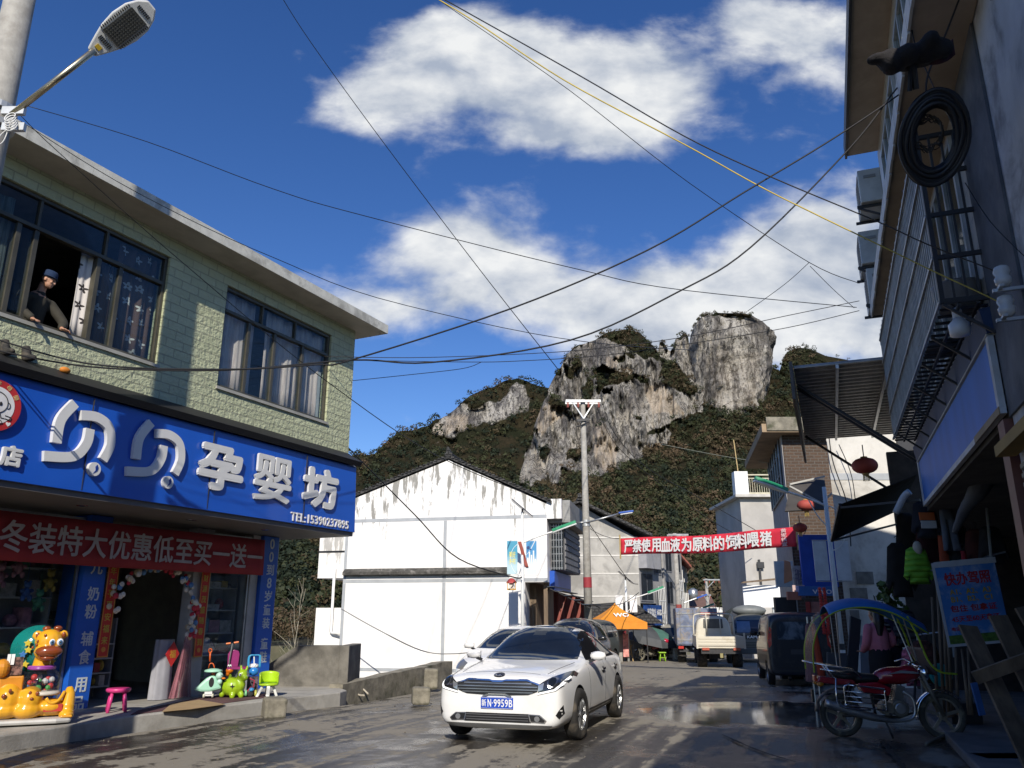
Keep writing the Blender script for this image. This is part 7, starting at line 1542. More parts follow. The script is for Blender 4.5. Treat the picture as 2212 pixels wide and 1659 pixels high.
o, b = simple_car('hatch', 'white_hatchback', 'white hatchback parked behind the white saloon by the low wall', paint('hatch_white', (.76, .76, .75), (.55, .5, .42), .3), ((1.22, .31), (-1.22, .31)), .345, .85, .30,
  {'f': [(-.68, 1.05), (.68, 1.05), (.56, 1.42), (-.56, 1.42)], 's': [[(.5, 1.05), (.1, 1.37), (-.35, 1.43), (-.35, 1.05)], [(-.42, 1.05), (-.42, 1.43), (-1.2, 1.40), (-1.45, 1.1)]], 'm': (.52, .80, 1.06), 'h': [(.48, .80), (.74, .90), (.80, .86), (.78, .70), (.56, .68)], 'g': [(-.4, .62), (.4, .62), (.45, .5), (-.45, .5)]}, (.62, -.38))
mb = MB(); mb.tube([(.05, .45, 1.48), (.35, .47, 2.0)], .008, 5); mb.build('aerial', BLACK, o); put_car(o, .08, 18.6, 16)
o, b = simple_car('suv', 'black_suv', 'black car of off-road height behind the white hatchback, dark windscreen facing us', paint('suv_black', (.015, .016, .018), (.2, .17, .12), .15), ((1.4, .38), (-1.4, .38)), .43, .91, .37,
  {'f': [(-.72, 1.2), (.72, 1.2), (.60, 1.66), (-.60, 1.66)], 's': [[(.6, 1.2), (.25, 1.6), (-.35, 1.68), (-.35, 1.2)], [(-.42, 1.2), (-.42, 1.68), (-1.5, 1.66), (-1.7, 1.22)]], 'm': (.62, .85, 1.2), 'h': [(.5, .9), (.8, .95), (.82, .82), (.55, .8)], 'g': [(-.45, .9), (.45, .9), (.42, .65), (-.42, .65)]}, (.7, -.38))
conform(b, [(-.02, 1.5), (.02, 1.5), (.02, 1.38), (-.02, 1.38)], 'F', .012, mat('charm_red', (.5, .03, .04), .6), 'red_charm', o, .04); put_car(o, 1.75, 24.3, 14)
o, b = simple_car('jeep', 'green_jeep', 'dusty dark green boxy jeep with black windows before the orange tent', paint('jeep_green', (.045, .05, .04), (.16, .14, .10), .5, .5, .2), ((1.25, .38), (-1.15, .38)), .44, .80, .37,
  {'f': [(-.66, 1.2), (.66, 1.2), (.62, 1.7), (-.62, 1.7)], 's': [[(.5, 1.2), (.42, 1.66), (-.2, 1.68), (-.2, 1.2)], [(-.3, 1.2), (-.3, 1.68), (-1.0, 1.68), (-1.0, 1.2)], [(-1.1, 1.2), (-1.1, 1.68), (-1.6, 1.66), (-1.6, 1.2)]], 'm': (.6, .76, 1.25), 'h': [(.42+.1*math.cos(t), .88+.1*math.sin(t)) for t in np.linspace(0, 6.28, 12, endpoint=False)], 'g': [(-.28, .98), (.28, .98), (.28, .68), (-.28, .68)]}, (.55, -.25, -1.05))
put_car(o, 2.62, 30.0, 22)
o, b = simple_car('van', 'grey_minibus', 'dusty grey minibus parked beyond the tent motorcycle', paint('minibus_grey', (.24, .23, .20), (.3, .26, .2), .5, .5, .2), ((1.2, .3), (-1.15, .3)), .35, .83, .29,
  {'f': [(-.66, 1.2), (.66, 1.2), (.58, 1.7), (-.58, 1.7)], 's': [[(.85, 1.2), (.6, 1.6), (.2, 1.68), (.2, 1.2)], [(.1, 1.2), (.1, 1.68), (-.7, 1.7), (-.7, 1.2)], [(-.8, 1.2), (-.8, 1.7), (-1.6, 1.68), (-1.6, 1.2)]], 'm': (1.05, .8, 1.25), 'h': [(.45, .85), (.72, .9), (.74, .75), (.5, .74)], 'g': [(-.35, .72), (.35, .72), (.35, .5), (-.35, .5)]}, (.15, -.75))
put_car(o, 9.0, 49.0, 12)
# ---- the dark van parked on the right, tail to us
o = empty('black_van', 'dusty black panel van parked on the right, tail towards the viewer', 'van'); VP = paint('van_black', (.016, .02, .028), (.10, .09, .075), .55, .38, .4)
body, b = loft(CARS['van'], [VP, BLACK], 'body', 2, ((1.2, .31), (-1.2, .31)), .36, .83, parent=o)
rw = conform(b, [(-.55, 1.22), (.55, 1.22), (.56, 1.62), (.50, 1.68), (-.50, 1.68), (-.56, 1.62)], 'B', .004, mat('van_glass', (.04, .055, .075), .08, dirt_sheen=(.20, .25, .30), damt=.8, dscale=2), 'rear_window', o, .05)  # pale blue patches in the glass colour stand in for a reflection
for pl in (strip((-.60, 1.15), (-.62, .50), .012), strip((.60, 1.15), (.62, .50), .012), strip((-.62, .50), (.62, .50), .014), strip((-.60, 1.70), (.60, 1.70), .012), strip((-.28, 1.0), (.28, 1.0), .012)): conform(b, pl, 'B', .003, BLACK, 'door_gap', o, .06)
conform(b, [(-.24, .97), (.24, .97), (.24, .84), (-.24, .84)], 'B', .004, mat('plate_recess', (.05, .05, .055), .6), 'plate_recess', o, .05)
conform(b, strip((-.70, .42), (.70, .42), .02), 'B', .004, mat('bumper_seam', (.05, .045, .04), .7), 'bumper', o, .06)
for s in (1, -1):
    tl = conform(b, [(s*.745, 1.55), (s*.70, 1.50), (s*.72, 1.08), (s*.79, 1.0), (s*.80, 1.2)], 'B', .008, mat('tail_red', (.6, .05, .035), .25), 'tail_light', o, .04)
    for x in (1.2, -1.2): wheel(o, x, s*.73, .30, .19, 7)
    conform(b, [(.85, 1.2), (.6, 1.62), (.1, 1.7), (.1, 1.2)], 'L' if s > 0 else 'R', .004, CARGLASS, 'side_window', o, .06)
    mirror(o, .95, s*.80, 1.3, BLACK)
mb = MB(); mb.bar((-1.8, .3, .25), (-1.6, .3, .2), .08); mb.build('exhaust', DARK, o); put_car(o, 8.1, 24.4, 11, False)
# ---- lorries
def lorry_wheels(o, xs, tr, r=.38):
    for x, dbl in xs:
        for s in (1, -1):
            wheel(o, x, s*tr, r, .24 if not dbl else .40, 6, rimm=mat('lorry_rim', (.2, .19, .17), .6, .3))
CREAM = paint('lorry_cream', (.60, .56, .46), (.34, .28, .18), .5, .5, .1)
o = empty('flatbed_lorry', 'cream flatbed lorry with dropside bed and headboard hoop, tail towards us', 'lorry')
def cab(o, x0, x1, w, z0, z1, m):
    L_ = x1-x0; h = z1-z0; r = lambda k, a, b: [(0, z0), (w*.9*k, z0), (w*k, z0+.1), (w*k, z0+h*.45), (w*.97*k, z0+h*.55), (w*.95*k, z0+h*.6), (w*.84*k, z0+h*a), (0, z0+h*b)]
    return loft([(x0, r(.9, .9, .93)), (x0+.06, r(1, .97, 1)), (x0+L_*.5, r(1, .98, 1.02)), (x1-L_*.22, r(1, .96, 1)), (x1-.08, r(1, .62, .66)), (x1, r(.92, .56, .6))], [m, BLACK], 'cab', 2, parent=o)
c_, b = cab(o, 1.0, 2.6, .82, .62, 2.12, CREAM)
conform(b, [(-.42, 1.55), (.42, 1.55), (.44, 1.60), (.42, 1.96), (-.42, 1.96), (-.44, 1.60)], 'B', .004, mat('rear_pane', (.12, .12, .11), .15), 'rear_window', c_, .06)
mb = MB(); mb.box(-2.3, .92, -.95, .95, .82, .90)
bed = mb.build('bed_floor', CREAM, o)
for (x0, x1, y0, y1) in ((-2.3, .92, .91, .95), (-2.3, .92, -.95, -.91), (.88, .92, -.9, .9), (-2.34, -2.305, -.95, .95)):
    mb = MB(); mb.box(x0, x1, y0, y1, .905, 1.28)
    if x1-x0 < .05:
        for k in range(3): mb.box(x0-.012, x0-.001, y0+.04, y1-.04, .94+k*.115, 1.0+k*.115)
    mb.build('dropside', CREAM, o, bevel=.006)
for s in (1, -1):
    mb = MB(); mb.box(-2.36, -2.28, s*.95-.035, s*.95+.035, .80, 1.42); mb.build('corner_post', CREAM, o)
    mb = MB(); mb.box(-2.38, -2.342, s*.62-.14, s*.62+.14, .74, .84); mb.build('tail_light', mat('tail_orange', (.42, .10, .06), .4), o)
mb = MB(); mb.tube(spline([(.86, -.88, 1.28), (.86, -.86, 1.95), (.86, -.72, 2.16), (.86, 0, 2.18), (.86, .72, 2.16), (.86, .86, 1.95), (.86, .88, 1.28)], 6), .03, 8)
for y in (-.3, .3): mb.tube([(.86, y, 1.28), (.86, y, 2.17)], .025, 8)
mb.build('headboard_hoop', CREAM, o, smooth=True)
mb = MB(); mb.box(-2.2, 2.4, -.35, -.27, .55, .75); mb.box(-2.2, 2.4, .27, .35, .55, .75); mb.box(-2.3, -2.2, -.8, .8, .6, .78); mb.box(-.1, .1, -.3, .3, .3, .55); mb.build('chassis', DARK, o)
mb = MB(); mb.box(-2.32, -2.305, -.06, .06, .45, .62); mb.build('number_plate', mat('plate_dirty', (.3, .26, .12), .7), o)
mb = MB(); mb.box(1.2, 1.9, -.6, .5, 2.14, 2.24); mb.build('roof_load', mat('load_red', (.45, .09, .05), .7, var=.5, vscale=9), o)
lorry_wheels(o, ((1.9, False), (-1.2, True)), .72); put_car(o, 8.93, 36.6, 9, False)
o = empty('box_lorry', 'rusty blue grey box lorry left of the cream flatbed, tail doors towards us', 'lorry')
RB = mat('rusty_blue', (.15, .18, .26), .7, var=.3, vscale=3, dirt_sheen=(.33, .26, .17), dscale=2.2, damt=.95)
mb = MB(); mb.box(-2.6, .9, -1.0, 1.0, .85, 2.6); bx = mb.build('cargo_box', RB, o, bevel=.02)
for s in (1, -1):
    mb = MB(); mb.box(-2.64, -2.605, s*.5-.475, s*.5+.475, .92, 2.52); dr = mb.build('tail_door', RB, bx)
    mb = MB(); mb.tube([(-2.67, s*.16, .9), (-2.67, s*.16, 2.55)], .018, 6); mb.tube([(-2.67, s*.8, .9), (-2.67, s*.8, 2.55)], .014, 6)
    for z in (1.1, 1.75, 2.35): mb.bar((-2.655, s*.10, z), (-2.655, s*.95, z), .02, .05)
    mb.build('door_bar', STEEL, dr)
mb = MB()
for s in (-1, 1): mb.tube([(-2.5, s*.95, 2.62), (-2.5, s*.95, 2.74), (.8, s*.95, 2.74)], .015, 6)
mb.build('roof_rail', DARK, bx)
mb = MB(); mb.box(-2.64, -2.6, -.95, -.7, .70, .82); mb.build('tail_light', mat('tail_red2', (.5, .04, .03), .3), o); mb = MB(); mb.box(-2.64, -2.6, .7, .95, .70, .82); mb.build('tail_light', mat('tail_red3', (.5, .04, .03), .3), o)
mb = MB(); mb.box(-2.5, 2.6, -.35, -.27, .55, .84); mb.box(-2.5, 2.6, .27, .35, .55, .84); mb.box(-2.5, -2.4, -.9, .9, .55, .66); mb.build('chassis', DARK, o)
c_, b = cab(o, 1.0, 2.7, .9, .6, 2.3, paint('box_cab', (.08, .12, .25))); lorry_wheels(o, ((1.9, False), (-1.5, True)), .76); put_car(o, 9.45, 43.2, 9, False)
o = empty('blue_cab_lorry', 'grey lorry facing us with blue reflection painted on the windscreen and white badge letters', 'lorry')
GP = paint('lorry_grey', (.13, .135, .125), (.2, .17, .12), .4, .45, .2); c_, b = cab(o, 1.0, 2.7, .98, .55, 2.35, GP)
conform(b, [(-.86, 1.42), (.86, 1.42), (.80, 2.05), (-.80, 2.05)], 'F', .005, mat('blue_screen', (.02, .03, .055), .1), 'windscreen', c_, .07); conform(b, [(-.1, 1.45), (-.75, 1.45), (-.72, 1.98), (-.1, 1.98)], 'F', .009, mat('screen_sheen', (.09, .15, .25), .3), 'painted_sheen', c_, .07)  # second piece: blue reflection put on the glass as a coloured patch
conform(b, [(-.9, 1.36), (.9, 1.36), (.9, 1.14), (-.9, 1.14)], 'F', .012, BLACK, 'badge_panel', c_, .07)
text('badge_lettering', 'KAMA', WHITEP, c_, Matrix.Translation((2.73, .02, 1.25))@Matrix.Rotation(PI/2, 4, 'Z')@Matrix.Rotation(PI/2, 4, 'X'), (.62, .12), .02, .02)
mb = MB(); mb.box(2.64, 2.78, -.98, .98, .45, .72); mb.build('bumper', mat('bumper_grey', (.05, .055, .055), .6), o, bevel=.03)
for k in range(4): conform(b, strip((-.6, .98-.07*k), (.6, .98-.07*k), .03), 'F', .01, BLACK, 'grille', c_, .08)
for s in (1, -1):
    conform(b, [(s*.66, .98), (s*.9, .98), (s*.9, .82), (s*.66, .82)], 'F', .008, LENS, 'headlight', c_, .05)
    mb = MB(); mb.ball((2.5, s*1.16, 1.72), (.06, .10, .2), 10, 7); mr = mb.build('mirror', BLACK, o, smooth=True); mb = MB(); mb.tube([(2.5, s*.9, 1.95), (2.5, s*1.14, 1.9), (2.5, s*1.14, 1.5), (2.5, s*.94, 1.4)], .014, 6); mb.build('mirror_arm', DARK, mr)
mb = MB(); mb.ball((1.7, 0, 2.5), (.5, .85, .28), 16, 8); mb.build('roof_deflector', mat('deflector', (.16, .17, .165), .5), o, smooth=True); mb = MB(); mb.grid(12, 10, lambda i, j: (.9-3.6*i, math.cos(j*PI)*1.06, 1.2+1.55*math.sin(j*PI)**.5)); mb.build('tarpaulin', mat('tarp_green', (.03, .04, .032), .8, bump=.4, bscale=5), o, smooth=True, solid=.01)
mb = MB(); mb.box(-2.7, 2.4, -.9, .9, .6, .95); mb.build('chassis', DARK, o); lorry_wheels(o, ((1.85, False), (-1.4, True)), .8); put_car(o, 12.3, 43.6, 10)

# ================================================================ motorcycles
def motorcycle(name, lab, canopy=None, red=(.32, .012, .024)):
    """side on: local x forward, z up; right side (-y) towards the viewer"""
    o = empty(name, lab, 'motorcycle'); MR = paint('moto_red_'+name, red, (.2, .15, .1), .25, .25, .6)
    MUD = mat('mud_metal', (.22, .205, .165), .6, .5, var=.3, dirt_sheen=(.22, .18, .11), damt=.7, dscale=8); TY = mat('mud_tyre', (.055, .052, .043), .9, var=.3, dirt_sheen=(.20, .185, .12), damt=.8, dscale=7)
    for x, r in ((0.66, .305), (-.66, .285)):
        mb = MB()
        for k in range(36): pass
        mb.lathe([(r-.075, -.032), (r-.045, -.048), (r-.012, -.04), (r, -.012), (r, .012), (r-.012, .04), (r-.045, .048), (r-.075, .032)], 40, (0, 0, 0), 'y', cap=False); t = mb.build('wheel', TY, o, smooth=True); t.location = (x, 0, r)
        mb = MB(); mb.lathe([(r-.07, -.03), (r-.095, -.028), (r-.095, .028), (r-.07, .03)], 36, (0, 0, 0), 'y', cap=False); mb.lathe([(.055, -.05), (.055, .05)], 16, (0, 0, 0), 'y')
        for k in range(5):
            a = 2*PI*k/5+.3; d = Vector((math.cos(a), 0, math.sin(a))); mb.bar(d*.04, d*(r-.085), .04, .022, up=(0, 1, 0))
        mb.build('rim', MUD, t)
    def part(nm, fn, m, smooth=True, par=o, **k): mb = MB(); fn(mb); return mb.build(nm, m, par, smooth=smooth, **k)
    f = lambda mb: [mb.tube([(.66, s*.085, .305), (.44, s*.09, .86)], [.027, .022], 10) for s in (1, -1)]; part('fork', f, MUD)
    def fender(mb, cx, r, a0, a1, w_, z):
        mb.grid(20, 7, lambda i, j: (cx+(r+.0-.02*abs(2*j-1)**2)*math.cos(rad(a0+(a1-a0)*i)), (j-.5)*w_, z+(r-.02*abs(2*j-1)**2)*math.sin(rad(a0+(a1-a0)*i))))
    part('front_fender', lambda mb: fender(mb, .66, .345, 40, 190, .13, .305), CHROME, solid=.006); part('rear_fender', lambda mb: fender(mb, -.66, .345, 30, 175, .16, .30), mat('fender_black', (.03, .03, .03), .5, dirt_sheen=(.14, .12, .08), damt=.7, dscale=6), solid=.006)
    # tank, seat, panels: skins grown from overlapping bodies
    mb = MB(); mb.ball((.12, 0, .82), (.30, .135, .12)); mb.ball((.28, 0, .85), (.16, .13, .115)); mb.ball((-.05, 0, .775), (.20, .10, .08)); blob(mb, .016, MR, 'tank', o, 3)
    mb = MB(); mb.pxz([(-.02, .84), (.16, .895), (.33, .885), (.40, .86), (.33, .855), (.16, .86)], -.150, -.138); mb.pxz([(-.02, .84), (.16, .895), (.33, .885), (.40, .86), (.33, .855), (.16, .86)], .138, .150); mb.build('tank_decal', mat('decal_silver', (.4, .42, .45), .3, .5), o)
    mb = MB(); mb.ball((-.28, 0, .775), (.25, .125, .07)); mb.ball((-.52, 0, .81), (.22, .12, .075)); mb.ball((-.66, 0, .83), (.10, .10, .06)); blob(mb, .016, mat('seat_black', (.014, .014, .015), .55), 'seat', o, 3)
    mb = MB(); mb.pxz([(-.15, .74), (-.42, .72), (-.36, .60), (-.02, .56), (.02, .66)], -.15, .15); mb.build('side_panel', MR, o, bevel=.02); mb = MB(); mb.pxz([(-.46, .76), (-.92, .80), (-.96, .72), (-.70, .69), (-.42, .70)], -.11, .11); tcw = mb.build('tail_cowl', MR, o, bevel=.02)
    mb = MB(); mb.box(-.985, -.945, -.09, .09, .73, .81); mb.build('tail_light', mat('tail_lens', (.45, .05, .02), .25), o, bevel=.01)
    mb = MB(); mb.pxz([(-.36, .69), (-.08, .66), (-.08, .645), (-.36, .67)], -.158, -.15); mb.build('panel_stripe', mat('stripe_silver', (.4, .42, .45), .4), o)
    # engine
    mb = MB(); mb.lathe([(.10, -.15), (.115, -.13), (.115, .13), (.10, .15)], 24, (.10, 0, .40), 'y'); mb.lathe([(.085, -.155), (.09, -.14), (.09, .14)], 20, (-.06, 0, .39), 'y'); mb.box(-.10, .16, -.10, .10, .32, .46); en = mb.build('engine', MUD, o, bevel=.012)
    mb = MB(); d = Vector((.28, 0, 1)).normalized(); M = Matrix.Rotation(math.atan2(.28, 1), 3, 'Y')
    for k in range(9): mb.cbox(Vector((.10, 0, .48))+d*(.024*k), (.17 if k < 7 else .15, .20, .010), M)
    mb.cbox(Vector((.10, 0, .48))+d*.1, (.11, .14, .24), M); mb.build('cylinder_fins', mat('engine_alloy', (.2, .2, .19), .5, .6), en)
    mb = MB(); mb.lathe([(.07, -.158), (.06, -.164), (.001, -.165)], 20, (.10, 0, .40), 'y'); mb.build('crank_cover', STEEL, en)
    part('exhaust', lambda mb: mb.tube(spline([(.17, -.09, .62), (.28, -.12, .52), (.26, -.13, .30), (.05, -.14, .24), (-.2, -.15, .27), (-.45, -.16, .33), (-.88, -.17, .46)], 6), [.022]*18+[.022+.033*min(1, i/8) for i in range(19)], 12), STEEL)
    part('frame', lambda mb: [mb.tube(p, .019, 8) for p in ([(.38, 0, .80), (.30, 0, .34), (.1, 0, .27), (-.2, 0, .28)], [(.38, 0, .84), (-.1, 0, .70), (-.75, 0, .73)], [(-.2, 0, .28), (-.25, 0, .7)], [(-.2, .09, .3), (-.66, .09, .285)], [(-.2, -.09, .3), (-.66, -.09, .285)], [(-.5, .1, .7), (-.64, .11, .33)], [(-.5, -.1, .7), (-.64, -.11, .33)])], DARK)
    part('handlebar', lambda mb: mb.tube(spline([(.22, -.36, .99), (.34, -.28, 1.02), (.42, -.1, .95), (.42, .1, .95), (.34, .28, 1.02), (.22, .36, .99)], 5), .013, 8), CHROME)
    part('headlamp', lambda mb: mb.lathe([(.03, .42), (.09, .44), (.10, .52), (.095, .54), (.001, .55)], 20, (0, 0, .86), 'x'), CHROME)
    # rear rack and crash bars
    part('rear_rack', lambda mb: [mb.tube(p, .011, 8) for p in ([(-.36, -.14, .79), (-.46, -.145, .90), (-1.0, -.14, .98), (-1.10, -.08, 1.0), (-1.10, .08, 1.0), (-1.0, .14, .98), (-.46, .145, .90), (-.36, .14, .79)], [(-.50, -.14, .84), (-.9, -.14, .90)], [(-.82, -.14, .94), (-.72, -.14, .78)], [(-.82, .14, .94), (-.72, .14, .78)])], CHROME)
    def bars(mb):
        y = -.22; mb.tube(spline([(-.56, y, .70), (-.60, y, .69), (-.62, y, .66), (-.62, y, .46), (-.60, y, .44), (-.12, y, .38), (-.10, y, .42), (-.10, y, .60), (-.13, y, .65), (-.56, y, .70)], 4), .011, 8)
        for k in range(3): mb.tube([(-.62, y, .62-.065*k), (-.10, y, .58-.065*k)], .007, 6)
        mb.tube(spline([(-.70, -.14, .78), (-.73, y, .62), (-.72, y, .46), (-.62, y, .40), (-.3, y, .38)], 5), .012, 8); mb.tube([(-.56, y, .70), (-.5, -.12, .74)], .01, 6); mb.tube([(-.12, y, .5), (-.1, -.1, .5)], .01, 6)
    part('luggage_guard', bars, CHROME)
    part('side_stand', lambda mb: mb.tube([(-.12, -.10, .28), (-.05, -.18, .02)], .014, 6), DARK)
    part('mudflap', lambda mb: mb.box(-1.03, -1.0, -.06, .06, .45, .62), BLACK, False); part('indicator', lambda mb: [mb.ball((-.92, s*.16, .70), (.05, .03, .03), 10, 6) for s in (1, -1)], mat('indicator_amber', (.5, .2, .02), .3)); part('foot_peg', lambda mb: mb.tube([(-.05, -.26, .33), (-.05, .26, .33)], .013, 6), DARK)
    if canopy:
        cm, tm = canopy; p = [(-1.02, 1.0), (-1.0, 1.35), (-.86, 1.66), (-.62, 1.82), (-.3, 1.87), (.02, 1.82), (.30, 1.68), (.56, 1.52)]
        ps = spline([Vector((a, 0, b)) for a, b in p], 5); n = len(ps)
        def top(i, j):
            f = i*(n-1); k = min(int(f), n-2); q = ps[k].lerp(ps[k+1], f-k); wv_ = .42 if 0 else .40*min(1, (1.12-i)*2.2+.35); e = abs(2*j-1); return (q.x, (2*j-1)*wv_, q.z-.13*e*e)
        i0 = .36
        mb = MB(); mb.grid(30, 11, lambda i, j: top(i0+(1-i0)*i, j)); cn = mb.build('canopy', cm, o, smooth=True, solid=.008)
        mb = MB(); mb.grid(16, 9, lambda i, j: top(.0+.30*i, .05+.9*j)); mb.build('rear_curtain', mat('clear_film', (.03, .03, .03), .3, alpha=.35), o, smooth=True)
        mb = MB()
        for j in (0., 1.): mb.tube([Vector(top(k/40, j)) for k in range(41)], .011, 6)
        mb.build('yellow_piping', tm, cn)
        for s in (-1, 1): mb = MB(); mb.tube(spline([Vector((.30, s*.30, 1.62)), Vector((.40, s*.32, 1.35)), Vector((.48, s*.34, 1.05)), Vector((.60, s*.36, .90)), Vector((.82, s*.36, .87))], 6), .014, 6); mb.build('wind_guard_edge', tm, o, smooth=True)
        mb = MB(); mb.grid(10, 6, lambda i, j: (.42+.16*i+.03*math.sin(j*6), -.34+.68*j, 1.2-.36*i)); mb.build('wind_guard', mat('apron_dull', (.10, .07, .07), .7, var=.3), o, smooth=True, solid=.01)
        for s in (-1, 1):
            for a_, b_ in (((.42, s*.12, .93), (.24, s*.28, 1.66)), ((-.62, s*.13, .92), (-.62, s*.25, 1.74))): mb = MB(); mb.tube([a_, b_], .010, 6); mb.build('canopy_stay', STEEL, o)
    return o
CYB = mat('canopy_blue', (.022, .14, .40), .6, var=.1); LIME = mat('lime_piping', (.33, .45, .02), .5)
mo = motorcycle('red_motorcycle', 'muddy red motorcycle with blue rain canopy and yellow green piping in the shade', (CYB, LIME))
wr, wf = PZ(1822, 1592), PZ(2043, 1598); md = (wf-wr); mo.location = ((wf+wr)/2); mo.rotation_euler = (rad(-4)*0, 0, math.atan2(md.y, md.x)); ksc = md.length/1.32; mo.scale = (ksc, ksc, ksc)
mt = motorcycle('parked_motorcycle', 'dusty red motorcycle under a grey green umbrella beside the orange tent', None, (.30, .03, .03)); pt = PY(1408, 1424, 44); pt.z = zr(44); mt.location = pt; mt.rotation_euler = (0, 0, PI+.25)
mb = MB(); mb.lathe([(1.55, -.55), (1.25, -.22), (.7, .02), (.02, .12)], 8, (0, 0, 0)); um = mb.build('umbrella_cover', [mat('umbrella_green', (.06, .15, .12), .7), mat('umbrella_grey', (.06, .065, .07), .7), mat('umbrella_red', (.4, .06, .07), .7)], None, smooth=False, solid=.01)
for p_ in um.data.polygons: a_ = math.atan2(p_.center.y, p_.center.x); p_.material_index = 2 if a_ > 2.2 or a_ < -2.9 else (0 if -1.9 < a_ < .3 and p_.center.z > -.2 else 1)
um.location = pt+Vector((.15, .6, 1.55)); um.rotation_euler = (.25, .12, .3); tag(um, 'large grey and green umbrella slumped over the parked motorcycle by the tent', 'umbrella')
mb = MB(); mb.ball((0, 0, 0), (.2, .16, .13)); hm = mb.build('helmet', mat('helmet_red', (.4, .02, .05), .15, coat=1), smooth=True); hm.location = pt+Vector((.72, -.2, .98)); tag(hm, 'glossy dark red helmet on the motorcycle by the tent', 'helmet')
def stool(name, lab, m, loc, r, h, sq=False, rz=0):
    o = empty(name, lab, 'stool', loc=loc, rz=rz); mb = MB(); n = 4 if sq else 24; k = r*(1.3 if sq else 1.)
    mb.lathe([(k*.9, h-.06), (k, h-.035), (k, h-.012), (k*.93, h)], n, (0, 0, 0), M=Matrix.Rotation(PI/4, 3, 'Z') if sq else None); mb.build('seat', m, o, bevel=.008, smooth=not sq)
    for i in range(4):
        a = PI/4+i*PI/2; d = Vector((math.cos(a), math.sin(a), 0)); mb = MB(); mb.tube([d*r*.68+Vector((0, 0, h-.05)), d*r*.80+Vector((0, 0, h*.5)), d*r*.98], [r*.13, r*.17, r*.14] if not sq else [.02, .022, .025], 10); mb.build('leg', m, o, smooth=True)
    if sq: mb = MB(); q = r*.75; [mb.bar((math.cos(PI/4+i*PI/2)*q, math.sin(PI/4+i*PI/2)*q, h*.4), (math.cos(PI*.75+i*PI/2)*q, math.sin(PI*.75+i*PI/2)*q, h*.4), .02) for i in range(4)]; mb.build('rung', m, o)
    return o
pg = PY(1431, 1428, 43); stool('green_stool', 'lime green plastic stool standing by the parked motorcycle at the tent', mat('lime_plastic', (.30, .55, .03), .4), (pg.x, pg.y, zr(43)), .2, .45, True)
# bits round the tent
p = PY(1336, 1425, 42.5); mb = MB(); mb.box(p.x-.2, p.x+.2, 42.4, 42.9, zr(42.5), zr(42.5)+1.25); tag(mb.build('block_pier', brick_mat('breeze_block', (.34, .33, .3), (.3, .29, .27), (.22, .21, .2), .4, .2, .9, .4), None), 'grey breeze block pier below the orange tent', 'pier')
p = PY(1357, 1425, 43); wl = empty('wooden_trestle', 'pale wooden trestle leaning by the tent leg', 'trestle', loc=(p.x, 43, zr(43))); mb = MB(); [mb.bar(a_, b_, .05) for a_, b_ in (((-.25, 0, 0), (-.05, 0, 1.2)), ((.25, 0, 0), (.05, 0, 1.2)), ((-.2, 0, .35), (.2, 0, .35)), ((-.15, 0, .75), (.15, 0, .75)), ((-.2, .05, .3), (.25, .05, .8)), ((-.05, .4, 0), (0, 0, 1.2)))]; mb.build('frame', mat('raw_wood', (.38, .27, .13), .8), wl)
p = PY(1351, 1385, 42.3); mb = MB(); mb.box(p.x-.14, p.x+.14, 42.2, 42.22, p.z-.75, p.z+.35); nt_ = tag(mb.build('notice', mat('notice_red', (.6, .25, .22), .7, var=.4, vscale=6)), 'red and white paper notice on the block pier by the tent', 'notice')
p = PY(1462, 1428, 45); mb = MB(); mb.lathe([(.22, 0), (.16, .7), (.1, 1.25), (.02, 1.3)], 12, (p.x, 45, zr(45))); tag(mb.build('white_sheet', mat('sheet_white', (.75, .74, .72), .9, bump=.3, bscale=4), smooth=True), 'white draped sheet standing at the foot of the far utility pole', 'sheet')
p = PY(1462, 1390, 46); mb = MB(); mb.box(p.x-1.2, p.x+.6, 46.5, 47.2, p.z, p.z+.05); mb.box(p.x-1.1, p.x-1.05, 46.6, 47.1, zr(46), p.z); mb.box(p.x+.4, p.x+.45, 46.6, 47.1, zr(46), p.z); st = tag(mb.build('stall_table', WOOD), 'wooden stall table left of the far utility pole', 'table')
for k in range(3): mb = MB(); mb.ball((p.x-.2+.22*k, 46.7, p.z+.16), (.11, .1, .11), 10, 7); tag(mb.build('fruit_bag', mat('bag_orange', (.6, .14, .03), .6), smooth=True), 'orange bag of fruit on the stall table beside the far pole', 'bag', 'bags on the stall table')
# ================================================================ toys on the pavement, people
def face_frame(u, v, z=.2): p = PZ(u, v, z); return p, -math.atan2(p.x, p.y), p.length/FPX if 0 else (p-Vector((0, 0, EYE))).dot(Vector((0, CA, SA)))/FPX
def seat(o, p, rz): o.location = p; o.rotation_euler = (0, 0, rz)
p0, rz0, k0 = face_frame(75, 1563)
gr = empty('giraffe_ride', 'shiny yellow giraffe kiddie ride with clear globe belly beside the blue pillar', 'kiddie ride', loc=p0, rz=rz0)
Zx = lambda zx: (zx*.1777-75)*k0
Zz = lambda zy: (1563-1290-zy*.1777)*k0*1.02
YEL = YELLOWP; BRN = mat('ride_brown', (.24, .055, .015), .2, coat=.6); PUR = mat('ride_purple', (.30, .06, .32), .3, coat=.4)
mb = MB(); hx, hz = Zx(590), Zz(600); mb.ball((hx, 0, hz), (.175, .17, .16)); mb.ball((Zx(590), -.06, Zz(720)), (.17, .15, .12)); mb.tube([(Zx(545), .04, Zz(900)), (Zx(560), .02, Zz(740))], [.115, .10], 14)
for ex, ez, a in ((445, 525, .7), (745, 520, -.7)): mb.ball((Zx(ex), .02, Zz(ez)), (.05, .03, .065), 12, 8, Matrix.Rotation(a, 3, 'Y'))
hd = blob(mb, .014, YEL, 'head', gr, 3)
